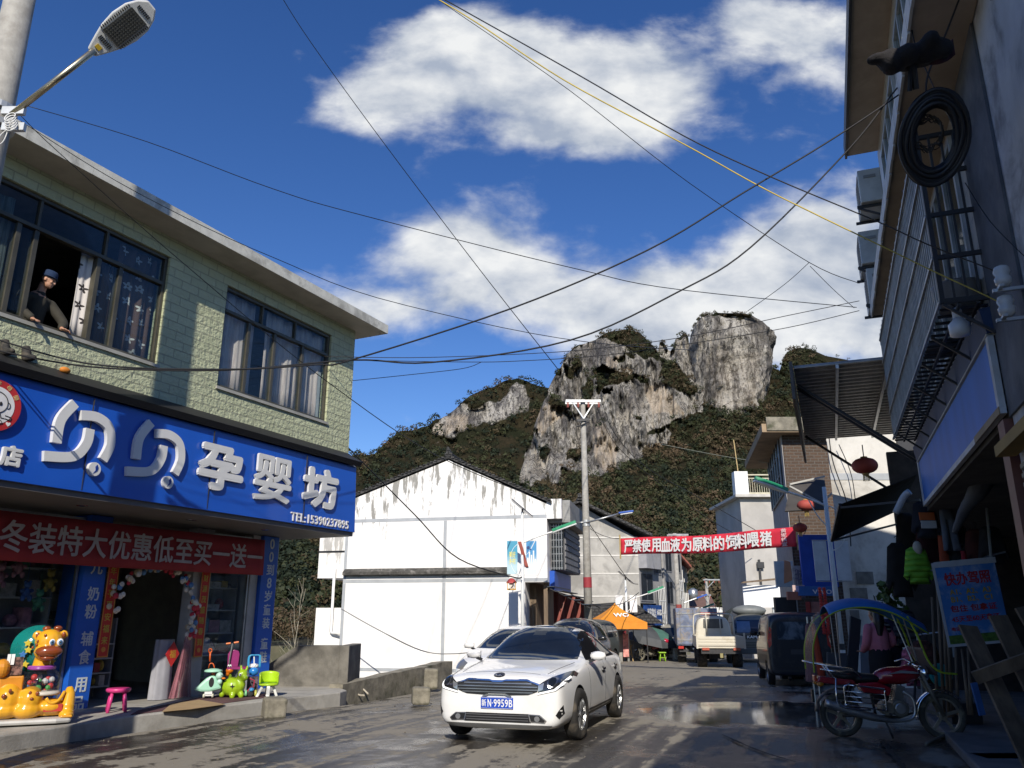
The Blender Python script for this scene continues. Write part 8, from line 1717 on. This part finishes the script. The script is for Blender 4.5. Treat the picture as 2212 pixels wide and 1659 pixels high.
mb = MB(); mb.ball((Zx(607), -.17, Zz(715)), (.168, .10, .080)); mb.ball((Zx(600), -.165, Zz(790)), (.10, .07, .035)); mb.build('muzzle', BRN, hd, smooth=True)
for ex, hz_ in ((545, 455), (668, 450)):
    mb = MB(); mb.tube([(Zx(ex), 0, Zz(530)), (Zx(ex), 0, Zz(470))], [.025, .03], 10); mb.ball((Zx(ex), 0, Zz(hz_)), (.055, .045, .036)); mb.build('horn', BRN, hd, smooth=True)
for ex, ez in ((458, 535), (740, 528)): mb = MB(); mb.ball((Zx(ex), -.02, Zz(ez)), (.026, .015, .04)); mb.build('inner_ear', BRN, hd, smooth=True)
for ex in (622, 712):
    mb = MB(); mb.ball((Zx(ex), -.145, Zz(612)), (.042, .03, .05)); e = mb.build('eye', mat('eye_white', (.75, .76, .76), .1), hd, smooth=True); mb = MB(); mb.ball((Zx(ex+4), -.168, Zz(614)), (.026, .015, .033)); mb.build('iris', mat('iris_blue', (.06, .16, .32), .08), e, smooth=True); mb = MB(); mb.ball((Zx(ex+5), -.178, Zz(612)), (.012, .008, .017)); mb.build('pupil', BLACK, e, smooth=True)
for sx, sz in ((460, 640), (425, 670), (540, 530), (470, 600)): mb = MB(); mb.ball((Zx(sx), -.10-.05*(sx > 500), Zz(sz)), (.018, .02, .022), 8, 6); mb.build('spot', BRN, hd, smooth=True)
mb = MB(); mb.ball((Zx(630), -.03, Zz(497)), (.06, .05, .02)); mb.build('purple_tuft', PUR, hd, smooth=True)
mb = MB(); mb.lathe([(.14+.035*math.cos(t), .03*math.sin(t)) for t in np.linspace(0, 2*PI, 12)], 28, (Zx(515), 0, Zz(905))); mb.build('collar', PUR, gr, smooth=True)
GL = glass_mat('globe_plastic', (.95, .95, .95), .3, .95); mb = MB(); mb.ball((Zx(510), 0, Zz(1075)), (.255, .24, .20), 24, 14); gb = mb.build('globe', GL, gr, smooth=True)
cl8 = [mat('bead_%d' % i, c, .4) for i, c in enumerate([(.55, .05, .05), (.6, .45, .03), (.05, .2, .5), (.1, .4, .1), (.6, .6, .6)])]
mb = MB()
for i in range(26): mb.mat(random.randrange(5)); mb.ball((Zx(500)+random.uniform(-.17, .15), random.uniform(-.13, .1), Zz(1090)+random.uniform(-.10, .1)), random.uniform(.018, .045), 8, 6)
mb.build('globe_toys', cl8, gb)
mb = MB(); mb.lathe([(.20, 0), (.215, .02), (.19, .05), (.05, .06)], 24, (Zx(520), -.02, Zz(1215))); mb.build('globe_seat', mat('ride_cream', (.6, .55, .48), .4), gr, smooth=True)
mb = MB(); mb.ball((Zx(335), -.10, Zz(1250)), (.155, .17, .165)); mb.ball((Zx(320), -.09, .19), (.19, .19, .13)); mb.ball((Zx(100), -.05, Zz(1250)), (.17, .2, .21)); mb.ball((Zx(90), -.05, .2), (.22, .2, .13)); mb.box(Zx(100), Zx(720), -.12, .22, .10, .24); mb.ball((Zx(560), -.05, .22), (.2, .18, .10)); bdy = blob(mb, .016, YEL, 'base_body', gr, 4)
mb = MB(); mb.tube([(Zx(745), -.12, .08), (Zx(745), -.12, .22), (Zx(750), -.06, .36), (Zx(745), -.0, .44)], [.095, .085, .072, .045], 14); mb.ball((Zx(742), -.17, .11), (.095, .12, .07)); blob(mb, .014, YEL, 'boot', gr, 3)
mb = MB(); mb.box(Zx(680), Zx(808), -.32, -.02, .085, .115); mb.build('boot_sole', mat('ride_amber', (.6, .28, .02), .35), gr, bevel=.02)
mb = MB(); mb.tube(spline([(Zx(690), -.12, .40), (Zx(640), -.2, .30), (Zx(560), -.21, .27), (Zx(500), -.2, .33)], 5), .022, 8); mb.build('arm_rail', YEL, gr, smooth=True); mb = MB(); mb.box(Zx(490), Zx(690), -.20, -.18, .16, .25); mb.build('red_label', mat('ride_red', (.40, .04, .03), .4), gr)
mb = MB()
for ex, ez in ((325, 1180), (400, 1185)): mb.ball((Zx(ex), -.24, Zz(ez)), (.022, .012, .03), 8, 6)
mb.ball((Zx(350), -.265, Zz(1240)), (.025, .015, .02), 8, 6); mb.ball((Zx(60), -.26, Zz(1200)), (.03, .015, .03), 8, 6); mb.ball((Zx(115), -.25, Zz(1145)), (.02, .015, .03), 8, 6); mb.build('face_spots', BRN, bdy, smooth=True)
mb = MB(); mb.box(Zx(-20), Zx(235), -.10, .2, .25, .62); mb.ball((Zx(-10), -.1, .72), (.10, .1, .12)); cab_ = mb.build('control_cabinet', mat('ride_orange', (.55, .22, .02), .35), gr, bevel=.02); mb = MB(); mb.box(Zx(30), Zx(200), -.105, -.101, .63, .86); mb.build('print_panel', mat('print_mixed', (.16, .08, .06), .5, var=.9, vscale=25), cab_)
for i, ex in enumerate((172, 214)): mb = MB(); mb.box(Zx(ex-18), Zx(ex+18), -.125, -.12, Zz(860), Zz(740)); mb.build('paper_label', WHITEP, gr)
mb = MB(); mb.lathe([(.30, .10), (.31, .08), (.31, .06), (.001, .05)], 36, (Zx(460), .1, Zz(690)), 'y', ); tl = mb.build('teal_halo', mat('teal_clear', (.01, .22, .20), .12, alpha=.75, coat=.6), gr, smooth=True)
for ex, ez, c in ((360, 625, 0), (325, 755, 1), (375, 705, 0), (365, 870, 0), (650, 850, 0)):
    mb = MB(); mb.pxz([(Zx(ex)+(.055 if j % 2 == 0 else .028)*math.sin(j*PI/5), Zz(ez)+(.055 if j % 2 == 0 else .028)*math.cos(j*PI/5)) for j in range(10)], .10, .13); mb.build('star', mat('star_yellow', (.6, .48, .05), .3) if not c else mat('star_blue', (.06, .2, .5), .3), tl, bevel=.006)
mb = MB(); mb.pxy([(Zx(-150), -.30), (Zx(640), -.36), (Zx(800), -.30), (Zx(820), .0), (Zx(700), .35), (Zx(-150), .35)], .02, .085); mb.build('plinth', mat('ride_grey', (.45, .44, .42), .5), gr, bevel=.03)
for ch in gr.children:
    if ch.name.split('.')[0] in ('head', 'collar', 'globe', 'teal_halo', 'paper_label', 'globe_seat'):
        zc = sum(v.co.z for v in ch.data.vertices)/len(ch.data.vertices)
        for q_ in [ch]+list(ch.children_recursive): q_.data.transform(Matrix.Translation((-.17*zc, 0, 0)))
stool('pink_stool', 'pink plastic stool with fat round legs on the pavement before the shop door', mat('pink_plastic', (.62, .05, .22), .35, var=.04), PZ(250, 1538, .2), .175, .34, rz=.5)
# ---- toys in the sun
pT, rT, kT = face_frame(490, 1508); q = lambda zx, zy, y=0: (((zx*.1167+405.5)-490)*kT, y, (1508-(zy*.1167+1364))*kT)
def toy(n, l, c='toy'): return empty(n, l, c, loc=pT, rz=rT)
LG = mat('lime_toy', (.30, .46, .015), .35, var=.05, coat=.2)
t1 = toy('bouncy_animal', 'lime green inflatable bouncy animal with pointed ears among the toys'); mb = MB()
mb.ball(q(820, 1040), (.20, .16, .165)); mb.ball(q(930, 1010, -.02), (.10, .12, .12)); mb.tube([q(930, 940, -.03), q(955, 850, -.06)], [.085, .07], 12); mb.ball(q(965, 815, -.07), (.085, .085, .078)); mb.ball(q(1010, 880, -.12), (.055, .06, .05))
for e, a in (((930, 705), -.15), ((1035, 710), .2)): mb.ball(q(*e, -.06), (.024, .018, .052), 10, 7, Matrix.Rotation(a, 3, 'Y'))
for lx, lz, y in ((630, 1160, .02), (815, 1185, -.11), (970, 1180, -.08), (745, 1150, .1)): mb.ball(q(lx, lz, y), (.05, .055, .065))
mb.ball(q(748, 870, .05), (.03, .03, .055)); blob(mb, .014, LG, 'body', t1, 3)
mb = MB(); mb.pxz([(q(800, 1020)[0]+(.042 if j % 2 == 0 else .014)*math.sin(j*PI/4), q(800, 1020)[2]+(.042 if j % 2 == 0 else .014)*math.cos(j*PI/4)) for j in range(8)], -.168, -.145); mb.build('star_mark', BLACK, t1); mb = MB(); mb.ball(q(925, 820, -.135), (.028, .02, .03), 10, 7); e = mb.build('eye', WHITEP, t1, smooth=True); mb = MB(); mb.ball(q(927, 822, -.155), .012, 8, 6); mb.build('pupil', BLACK, e)
MINT = mat('mint_plastic', (.36, .66, .50), .35, var=.04)
t2 = toy('swing_car', 'mint green ride-on swing car with round steering wheel and duck front'); mb = MB()
mb.pxz([(q(a, b)[0], q(a, b)[2]) for a, b in ((130, 1070), (330, 880), (420, 825), (500, 840), (560, 960), (625, 1060), (400, 1110), (260, 1105))], -.14, .12); mb.build('body', MINT, t2, bevel=.04); mb = MB(); mb.pxz([(q(430+45*math.cos(t), 940+85*math.sin(t))[0], q(430+45*math.cos(t), 940+85*math.sin(t))[2]) for t in np.linspace(0, 6.28, 16, endpoint=False)], -.146, -.141); mb.build('side_opening', BLACK, t2)
c = q(445, 755); mb = MB(); mb.lathe([(.06, -.02), (.15, -.015), (.155, .005), (.14, .02), (.07, .04), (.001, .045)], 24, c); mb.build('steering_wheel', MINT, t2, smooth=True); mb = MB(); mb.tube([c, q(450, 880)], .03, 10); mb.build('column', mat('toy_red', (.5, .06, .03), .4), t2)
mb = MB(); mb.ball(q(560, 835, -.1), .062); mb.ball(q(570, 940, -.1), (.045, .045, .05)); dk = mb.build('duck', mat('mint_pale', (.45, .68, .58), .35), t2, smooth=True); mb = MB(); mb.ball(q(635, 880, -.12), (.035, .03, .018)); mb.build('beak', mat('beak_orange', (.7, .2, .02), .4), dk); mb = MB(); mb.ball(q(600, 825, -.15), .009, 8, 6); mb.build('eye', BLACK, dk)
for wx in (320, 470): mb = MB(); mb.lathe([(.03, -.016), (.034, -.008), (.034, .008), (.03, .016)], 16, q(wx, 1175, -.1), 'x'); mb.build('wheel', mat('cream_plastic', (.6, .6, .48), .4), t2)
mb = MB(); mb.tube([q(320, 1170, -.1), q(470, 1170, -.1)], .012, 6); mb.box(q(330, 0)[0], q(460, 0)[0], -.12, .0, q(0, 1150)[2], q(0, 1100)[2]); mb.build('axle', WHITEP, t2)
t3 = toy('child_chair', 'lime green and white plastic child chair at the right end of the toys', 'chair'); mb = MB(); LC = mat('lime_chair', (.36, .55, .02), .35)
def back(i, j): a = rad(205-230*i); h = (.045+.20*j*(.75+.25*math.sin(i*PI))); return (q(1450, 0)[0]+.165*math.cos(a), .165*math.sin(a)+.02, q(0, 1000)[2]+h-.04)
mb.grid(24, 6, back); mb.build('backrest', LC, t3, smooth=True, solid=.018); mb = MB(); mb.lathe([(.165, -.02), (.175, 0), (.16, .012), (.001, .005)], 24, (q(1450, 0)[0], .02, q(0, 1010)[2])); mb.build('seat', LC, t3, smooth=True)
for lx, y in ((1245, -.02), (1440, -.15), (1610, .0), (1430, .16)): mb = MB(); top = (q(1450+.5*(lx-1450), 0)[0], y*.8, q(0, 1030)[2]); mb.bar(top, (q(lx, 0)[0], y, .0), .06, .045); mb.build('leg', mat('chair_white', (.75, .75, .70), .4), t3, bevel=.01)
t4 = toy('net_bag_balls', 'blue net bag with a smiling blue ball hanging behind the green animal', 'toy bag'); mb = MB(); mb.ball(q(1165, 790, .18), (.085, .07, .075)); mb.build('ball', mat('ball_blue', (.03, .22, .6), .25), t4, smooth=True); mb = MB(); mb.ball(q(1160, 690, .2), (.085, .06, .045)); mb.build('white_cap', mat('stripe_bw', (.6, .6, .6), .5, var=.9, vscale=30), t4, smooth=True)
mb = MB(); [mb.tube(spline([q(a, 720, .18), q(a-8, 560, .18), q(a+20*(1 if a < 1150 else -1), 500, .18), q(1155, 495, .18)], 4), .014, 6) for a in (1055, 1070, 1260, 1275)]; mb.build('handle', mat('net_blue', (.05, .35, .65), .4, alpha=.8), t4, smooth=True); mb = MB(); mb.tube([q(1160, 640, .2), q(1150, 520, .2)], .012, 6); mb.build('cord', WHITEP, t4); mb = MB(); mb.box(q(1060, 0)[0], q(1260, 0)[0], .1, .25, .02, q(0, 880)[2]); mb.build('toy_carton', mat('carton_dark', (.06, .045, .06), .6, var=.9, vscale=18), t4)
t5 = toy('orange_toy', 'orange rounded animal toy with two white eyes behind the green animal'); mb = MB(); mb.ball(q(730, 760, .15), (.07, .06, .055)); mb.ball(q(700, 830, .15), (.035, .04, .04)); mb.tube([q(740, 880, .17), q(745, 1200, .17)], .045, 10); blob(mb, .012, mat('toy_orange', (.65, .16, .01), .3), 'body', t5, 3)
for ex in (703, 738): mb = MB(); mb.ball(q(ex, 680, .11), (.018, .016, .028), 8, 6); e = mb.build('eye', WHITEP, t5, smooth=True); mb = MB(); mb.ball(q(ex-3, 688, .096), (.009, .008, .014), 8, 6); mb.build('pupil', BLACK, e)
t6 = toy('toy_scooter', 'child scooter with orange grips standing in the doorway shade', 'scooter'); mb = MB(); mb.tube([q(735, 280, .25), q(710, 560, .25), q(690, 1100, .28)], .012, 8); mb.build('stem', STEEL, t6); mb = MB(); mb.tube([q(620, 285, .25), q(700, 275, .25)], .017, 8); mb.build('grip', mat('grip_orange', (.65, .15, .02), .4), t6); mb = MB(); mb.tube([q(760, 268, .25), q(845, 255, .25)], .017, 8); mb.build('grip', mat('grip_orange2', (.65, .15, .02), .4), t6); mb = MB(); mb.box(q(640, 0)[0], q(760, 0)[0], .2, .6, .05, .08); mb.build('deck', DARK, t6)
t7 = toy('magenta_chair', 'dark magenta child chair back standing behind the toys in shade', 'chair'); mb = MB(); mb.pxz([(q(a, b)[0], q(a, b)[2]) for a, b in ((680, 720), (670, 480), (700, 420), (780, 395), (860, 420), (885, 480), (870, 720))], .30, .33); mb.build('backrest', mat('magenta', (.25, .02, .13), .4), t7, bevel=.01); mb = MB(); mb.box(q(680, 0)[0], q(1020, 0)[0], .1, .33, q(0, 740)[2], q(0, 700)[2]); mb.build('seat', mat('magenta2', (.25, .02, .13), .4), t7); mb = MB(); [mb.bar(q(a, 740, b), q(a, 1200, b+.02), .03) for a in (700, 1000) for b in (.14, .3)]; mb.build('leg_frame', DARK, t7)
t8 = toy('toy_spade', 'long orange plastic toy spade leaning in the doorway'); mb = MB(); mb.tube([q(360, 600, .2), q(350, 420, .2)], .016, 8); mb.tube([Vector(q(348, 405, .2))+Vector((.028*math.cos(t), 0, .035*math.sin(t))) for t in np.linspace(0, 6.28, 14)], .011, 6); mb.tube(spline([q(350, 720, .2), q(365, 640, .2), q(420, 640, .2), q(455, 720, .2)], 5), .011, 6); mb.build('handle', mat('spade_orange', (.6, .11, .02), .4), t8, smooth=True)
t9 = toy('blue_trike', 'small blue and red toy tricycle tangled behind the green animal', 'tricycle'); mb = MB(); mb.ball(q(1150, 1095, -.02), (.045, .04, .035)); mb.build('seat', mat('trike_blue', (.06, .3, .62), .35), t9, smooth=True)
for wx, c in ((1050, (.2, .5, .25)), (1225, (.5, .5, .1)), (1130, (.03, .03, .03))): mb = MB(); mb.lathe([(.03, -.02), (.055, -.015), (.055, .015), (.03, .02)], 16, q(wx, 1160, 0), 'x' if wx != 1130 else 'y'); mb.build('wheel', mat('trike_w%d' % wx, c, .4), t9)
mb = MB(); mb.tube([q(1050, 1160), q(1130, 1050), q(1225, 1150)], .014, 6); mb.tube([q(1170, 1100), q(1190, 940), q(1100, 900)], .012, 6); mb.build('frame', mat('trike_red', (.4, .04, .08), .4), t9)
mb = MB(); mb.ball((0, 0, .05), (.3, .22, .07), 20, 8); o = mb.build('baby_bath', mat('mint_dull', (.2, .36, .32), .4), smooth=True); o.location = PZ(425, 1492, .2)+Vector((0, .2, 0)); tag(o, 'dull mint plastic baby bath on the floor in the doorway shade', 'baby bath')

# ---- people
def limb(mb, pts, rs): mb.tube(spline(pts, 4), [float(r) for r in np.interp(np.linspace(0, len(pts)-1, (len(pts)-1)*4+1), range(len(pts)), rs)], 12); [mb.ball(p, r, 10, 7) for p, r in zip(pts, rs)]
def hand(mb, w, d, side, up):
    """palm and five fingers from wrist w along d"""
    w, d = Vector(w), Vector(d).normalized(); side = Vector(side).normalized(); up = Vector(up).normalized()
    for k in range(5): mb.ball(w+d*(.02+.012*k), (.034, .034, .02), 8, 6) if 0 else mb.tube([w+side*(-.026+.013*k), w+d*.075+side*(-.03+.015*k)], .014, 8)
    for k, L in enumerate((.055, .068, .072, .062)):
        b_ = w+d*.075+side*(.033-.022*k); m_ = b_+d*L*.55+up*.004; mb.tube([b_, m_, m_+d*L*.32-up*.028], [.0095, .009, .0075], 7)
    b_ = w+d*.03+side*.036; mb.tube([b_, b_+d*.03+side*.025, b_+d*.055+side*.022-up*.012], [.011, .010, .008], 7)
def head_parts(mb, c, M):
    c = Vector(c); B = lambda o_, r, a=12, b_=9: mb.ball(c+M@Vector(o_), r, a, b_, M)
    B((0, 0, .02), (.076, .094, .105)); B((0, -.03, -.05), (.058, .066, .065)); B((0, -.055, -.085), (.032, .035, .028))
    B((0, -.098, -.012), (.013, .02, .028)); B((0, -.106, -.028), (.017, .014, .012)); B((0, -.085, -.058), (.024, .012, .006)); B((0, -.083, -.070), (.021, .012, .006)); B((.077, .01, -.005), (.012, .022, .033)); B((-.077, .01, -.005), (.012, .022, .033)); B((0, -.082, .028), (.05, .016, .010)); B((.042, -.07, -.022), (.02, .02, .02)); B((-.042, -.07, -.022), (.02, .02, .02))
man = empty('person', 'man in a dark jacket and blue cap leaning out of the upstairs window', 'person', frame=LF)
M = Matrix.Rotation(rad(38), 3, 'Z')@Matrix.Rotation(rad(14), 3, 'X'); hc = Vector((-2.43, -1.0, 6.31)); sk = MB(); head_parts(sk, hc, M)
sk.tube([(-2.45, -.90, 6.12), (-2.44, -.94, 6.28)], [.062, .056], 12); limb(sk, [(-2.46, -.55, 5.1), (-2.46, -.72, 5.6), (-2.46, -.86, 6.02)], [.14, .15, .14])
SH = [(-2.66, -.86, 6.03), (-2.26, -.88, 6.0)]; EL = [(-2.76, -1.0, 5.78), (-2.12, -1.02, 5.76)]; WR = [(-2.69, -1.22, 5.585), (-2.25, -1.22, 5.585)]
for a, b_, c in zip(SH, EL, WR): limb(sk, [a, b_, c], [.06, .045, .030])
hand(sk, WR[0], (.12, -1, -.35), (1, .1, 0), (0, -.3, 1)); hand(sk, WR[1], (.75, -.6, -.30), (-.6, -.75, 0), (0, -.2, 1)); blob(sk, .0085, SKIN, 'body', man, 2)
jk = MB(); limb(jk, [(-2.46, -.52, 5.1), (-2.46, -.70, 5.6), (-2.46, -.85, 5.98)], [.19, .20, .165]); jk.ball((-2.46, -.87, 6.02), (.24, .12, .085))
for a, b_, c in zip(SH, EL, WR): c2 = Vector(b_).lerp(Vector(c), .84); limb(jk, [a, b_, c2], [.085, .070, .055])
jk.lathe([(.085, 0), (.078, .06)], 14, (-2.455, -.90, 6.07)); blob(jk, .016, mat('jacket_olive', (.038, .034, .024), .85, var=.25), 'jacket', man, 3)
cp = MB(); cp.lathe([(.100, .035), (.103, .06), (.092, .13), (.08, .145), (.001, .15)], 20, hc, M=M); cp.lathe([(.10, .04), (.115, .048), (.10, .056)], 20, hc+M@Vector((0, -.01, 0)), M=M); cp.build('cap', mat('cap_blue', (.008, .025, .07), .9), man, smooth=True)
mb = MB()
for s in (-1, 1): mb.ball(hc+M@Vector((s*.032, -.090, .008)), (.013, .008, .006), 8, 6, M); mb.ball(hc+M@Vector((s*.034, -.090, .036)), (.02, .008, .004), 8, 6, M)
mb.build('eyes_and_brows', BLACK, man); mb = MB(); mb.ball(hc+Vector((0, .025, .0)), (.078, .082, .075), 14, 9); mb.build('hair', BLACK, man, smooth=True)
pw = PY(1900, 1400, 14.1); wo_ = empty('person', 'woman seen from behind in pink jacket and long black skirt by the clothes', 'person', loc=(pw.x, 14.1, .12), rz=.25); wo_.scale = (1.04, 1.04, 1.04)
sk = MB(); Mh = Matrix.Rotation(rad(200), 3, 'Z'); hc = Vector((0, .02, 1.44)); head_parts(sk, hc, Mh); limb(sk, [(0, 0, .85), (0, 0, 1.1), (0, 0, 1.24)], [.13, .11, .11]); sk.tube([(0, .01, 1.22), (0, .02, 1.38)], .045, 10)
AR = [[(-.17, 0, 1.22), (-.22, .03, .98), (-.18, .18, .86)], [(.17, 0, 1.22), (.24, -.03, 1.0), (.16, .17, .93)]]
for s, ar in zip((-1, 1), AR): limb(sk, ar, [.05, .04, .03]); limb(sk, [(s*.08, 0, .85), (s*.085, .01, .45), (s*.09, 0, .06)], [.085, .055, .04]); sk.ball((s*.09, .05, .035), (.045, .11, .035)); hand(sk, ar[2], (0, 1, 0), (-s, 0, 0), (0, 0, 1))
blob(sk, .011, SKIN, 'body', wo_, 2)
jk = MB(); limb(jk, [(0, 0, .86), (0, -.01, 1.05), (0, 0, 1.2)], [.165, .155, .14]); jk.ball((0, 0, 1.23), (.20, .10, .075))
for ar in AR: limb(jk, [ar[0], ar[1], Vector(ar[1]).lerp(Vector(ar[2]), .85)], [.075, .065, .05])
blob(jk, .014, mat('pink_jacket', (.52, .17, .22), .85, var=.1, bump=.5, bscale=14), 'jacket', wo_, 3); mb = MB(); mb.lathe([(.16, .90), (.185, .75), (.19, .4), (.20, .08), (.17, .08)], 20); mb.build('skirt', mat('skirt_black', (.010, .010, .012), .9), wo_, smooth=True)
hr = MB(); hr.ball((0, -.005, 1.47), (.09, .105, .11)); hr.tube([(0, -.06, 1.48), (-.03, -.10, 1.32), (-.06, -.12, 1.10)], [.085, .085, .04], 12); blob(hr, .014, mat('hair_black', (.008, .007, .007), .45), 'hair', wo_, 3)
mb = MB(); mb.tube(spline([(.02, -.13, 1.30), (.10, -.12, 1.27), (.17, -.06, 1.18), (.19, .05, 1.05)], 5), .035, 8); mb.build('scarf', striped('scarf_stripe', (.02, .02, .03), (.3, .32, .34), 90), wo_, smooth=True)
# ================================================================ overhead wires: each strung between its own ends
WB = mat('wire_black', (.012, .012, .013), .6); WY = mat('wire_yellow', (.50, .38, .06), .5)
def wpx(pts, Y0, Y1, wpix, m, label, name='overhead_wire'):
    L = [0.]
    for a, b_ in zip(pts, pts[1:]): L.append(L[-1]+math.hypot(b_[0]-a[0], b_[1]-a[1]))
    P = [PY(u, v, 1/((1-l/L[-1])/Y0+(l/L[-1])/Y1)) for (u, v), l in zip(pts, L)]
    P = spline(P, 6) if len(P) > 2 else [P[0].lerp(P[1], i/8) for i in range(9)]
    mb = MB(); mb.tube(P, [max(.0025, wpix/2*p.y/FPX) for p in P], 5); return tag(mb.build(name, m, smooth=True), label, 'wire', 'overhead wires')
Z5 = lambda *p: [(x*.6+590, y*.6) for x, y in p]
wpx([(600, -20), (700, 132), (905, 410), (1085, 645), (1205, 797)], 11, 60, 2.0, WB, 'thin straight wire running from the top left of the sky down to the cliff')
wpx([(60, 229), (320, 307), (590, 408), (794, 468), (1250, 582), (1478, 627), (1850, 664)], 7.7, 26, 2.0, WB, 'thin wire from the lamp pole sagging across the clouds to the right houses')
wpx([(45, 262), (300, 418), (590, 556), (878, 660), (1262, 738), (1500, 757)], 7.7, 40, 1.8, WB, 'thin wire from the lamp pole skimming above the shop roof edge')
wpx([(45, 250), (130, 332), (406, 577), (709, 826), (947, 986), (1134, 1066)], 7.6, 27.5, 2.0, WB, 'wire from the lamp pole slanting across the upstairs windows to the solar lamp')
wpx([(748, 963), (896, 1112), (991, 1207), (1106, 1246), (1127, 1247)], 17, 27.8, 2.8, WB, 'black wire drooping from the blue sign corner across the white gable')
wpx([(-30, 726), (192, 786), (479, 798), (680, 788), (758, 778), (1106, 666), (1400, 540), (1610, 414), (1780, 312), (1917, 222), (1960, 190)], 9.5, 6.4, 4.2, WB, 'thick black cable rising from the shop front to the cable coil, upper of two')
wpx([(-30, 752), (190, 792), (480, 800), (758, 778), (932, 783), (1232, 735), (1472, 627), (1622, 534), (1832, 324), (1930, 200), (1962, 165)], 9.6, 6.4, 4.2, WB, 'thick black cable looping low from the shop front to the cable coil, lower of two')
wpx([(940, -14), (962, 0), (1250, 162), (1478, 294), (1670, 384), (1892, 477), (2002, 527), (2143, 583), (2168, 597)], 9, 5.75, 3.4, WB, 'black cable across the clouds ending at the upper porcelain insulator')
wpx([(925, -14), (1028, 48), (1220, 174), (1478, 312), (1634, 399), (1770, 467), (1903, 531), (2010, 583), (2103, 626), (2168, 657)], 9, 5.8, 3.4, WY, 'yellow cable across the clouds ending at the lower porcelain insulator')
wpx([(945, -5), (974, 18), (1230, 195), (1490, 396), (1748, 567), (1856, 612)], 9, 16, 1.8, WB, 'thin wire below the yellow cable, with two branches near the cumulus')
wpx([(1748, 567), (1690, 618), (1615, 672)], 13, 24, 1.5, WB, 'short thin branch wire falling left to the rock tower'); wpx([(1750, 575), (1800, 625), (1845, 665)], 13, 16, 1.5, WB, 'short thin branch wire falling right to the house eaves')
wpx([(700, 770), (930, 772), (1250, 757), (1490, 726), (1700, 682), (1856, 650)], 16, 20, 1.8, WB, 'thin wire skirting the cliff top, upper of the low pair')
wpx([(745, 778), (1000, 782), (1118, 780), (1300, 768), (1478, 744), (1700, 708), (1856, 671)], 16.5, 20, 1.8, WB, 'thin wire skirting the cliff top, lower of the low pair')
wpx([(755, 823), (880, 810), (1000, 796), (1040, 782)], 17, 22, 1.6, WB, 'short thin wire from the shop corner rising to the right')
wpx([(737, 1315), (813, 1358), (910, 1405), (985, 1412), (1060, 1402)], 29.5, 27, 2.2, mat('cable_grey', (.22, .22, .22), .6), 'grey hose-like cable drooping across the foot of the white gable')
wpx([(1302, 873), (1330, 940), (1400, 1012), (1520, 1080), (1640, 1150)], 31, 46, 1.5, WB, 'line wire from the tall pole crossarm down along the street, upper'); wpx([(1290, 880), (1330, 960), (1420, 1040), (1530, 1120), (1600, 1160)], 31, 46, 1.4, WB, 'line wire from the tall pole crossarm down along the street, lower')
wpx([(1232, 878), (1245, 910), (1268, 900)], 31, 31, 1.5, WB, 'slack jumper wire below the tall pole crossarm')
wpx([(1272, 1130), (1320, 1200), (1360, 1255), (1378, 1262)], 31, 45, 1.5, WB, 'thin wire from the tall pole to the grey shop row'); wpx([(1278, 1305), (1340, 1305), (1380, 1280)], 31, 44, 1.5, WB, 'slack wire looping low across the grey gable wall')
wpx([(1430, 960), (1560, 985), (1660, 1000)], 40, 30, 1.3, mat('wire_pale', (.3, .3, .22), .6), 'pale thin wire across the wooded slope to the brown house'); wpx([(2085, 395), (2140, 480), (2230, 570)], 6.3, 5.2, 2.6, WB, 'black cable leaving the coil down to the right edge')
wpx([(1960, 0), (1975, 90), (2000, 150), (2018, 190)], 5.6, 5.5, 3, WB, 'thick cable hanging from the top edge to the coil, left of two'); wpx([(2075, -10), (2040, 80), (2005, 160), (2000, 215)], 5.2, 5.5, 5, WB, 'thick cable hanging from the top edge to the coil, right of two')
wpx([(1790, 940), (1800, 1000), (1830, 1090), (1838, 1180)], 20.2, 20.2, 2.5, WB, 'cable running down the white peeling house wall'); wpx([(1812, 960), (1840, 1030), (1852, 1130)], 20.2, 20.2, 2, WB, 'second cable hanging down the white peeling house wall')
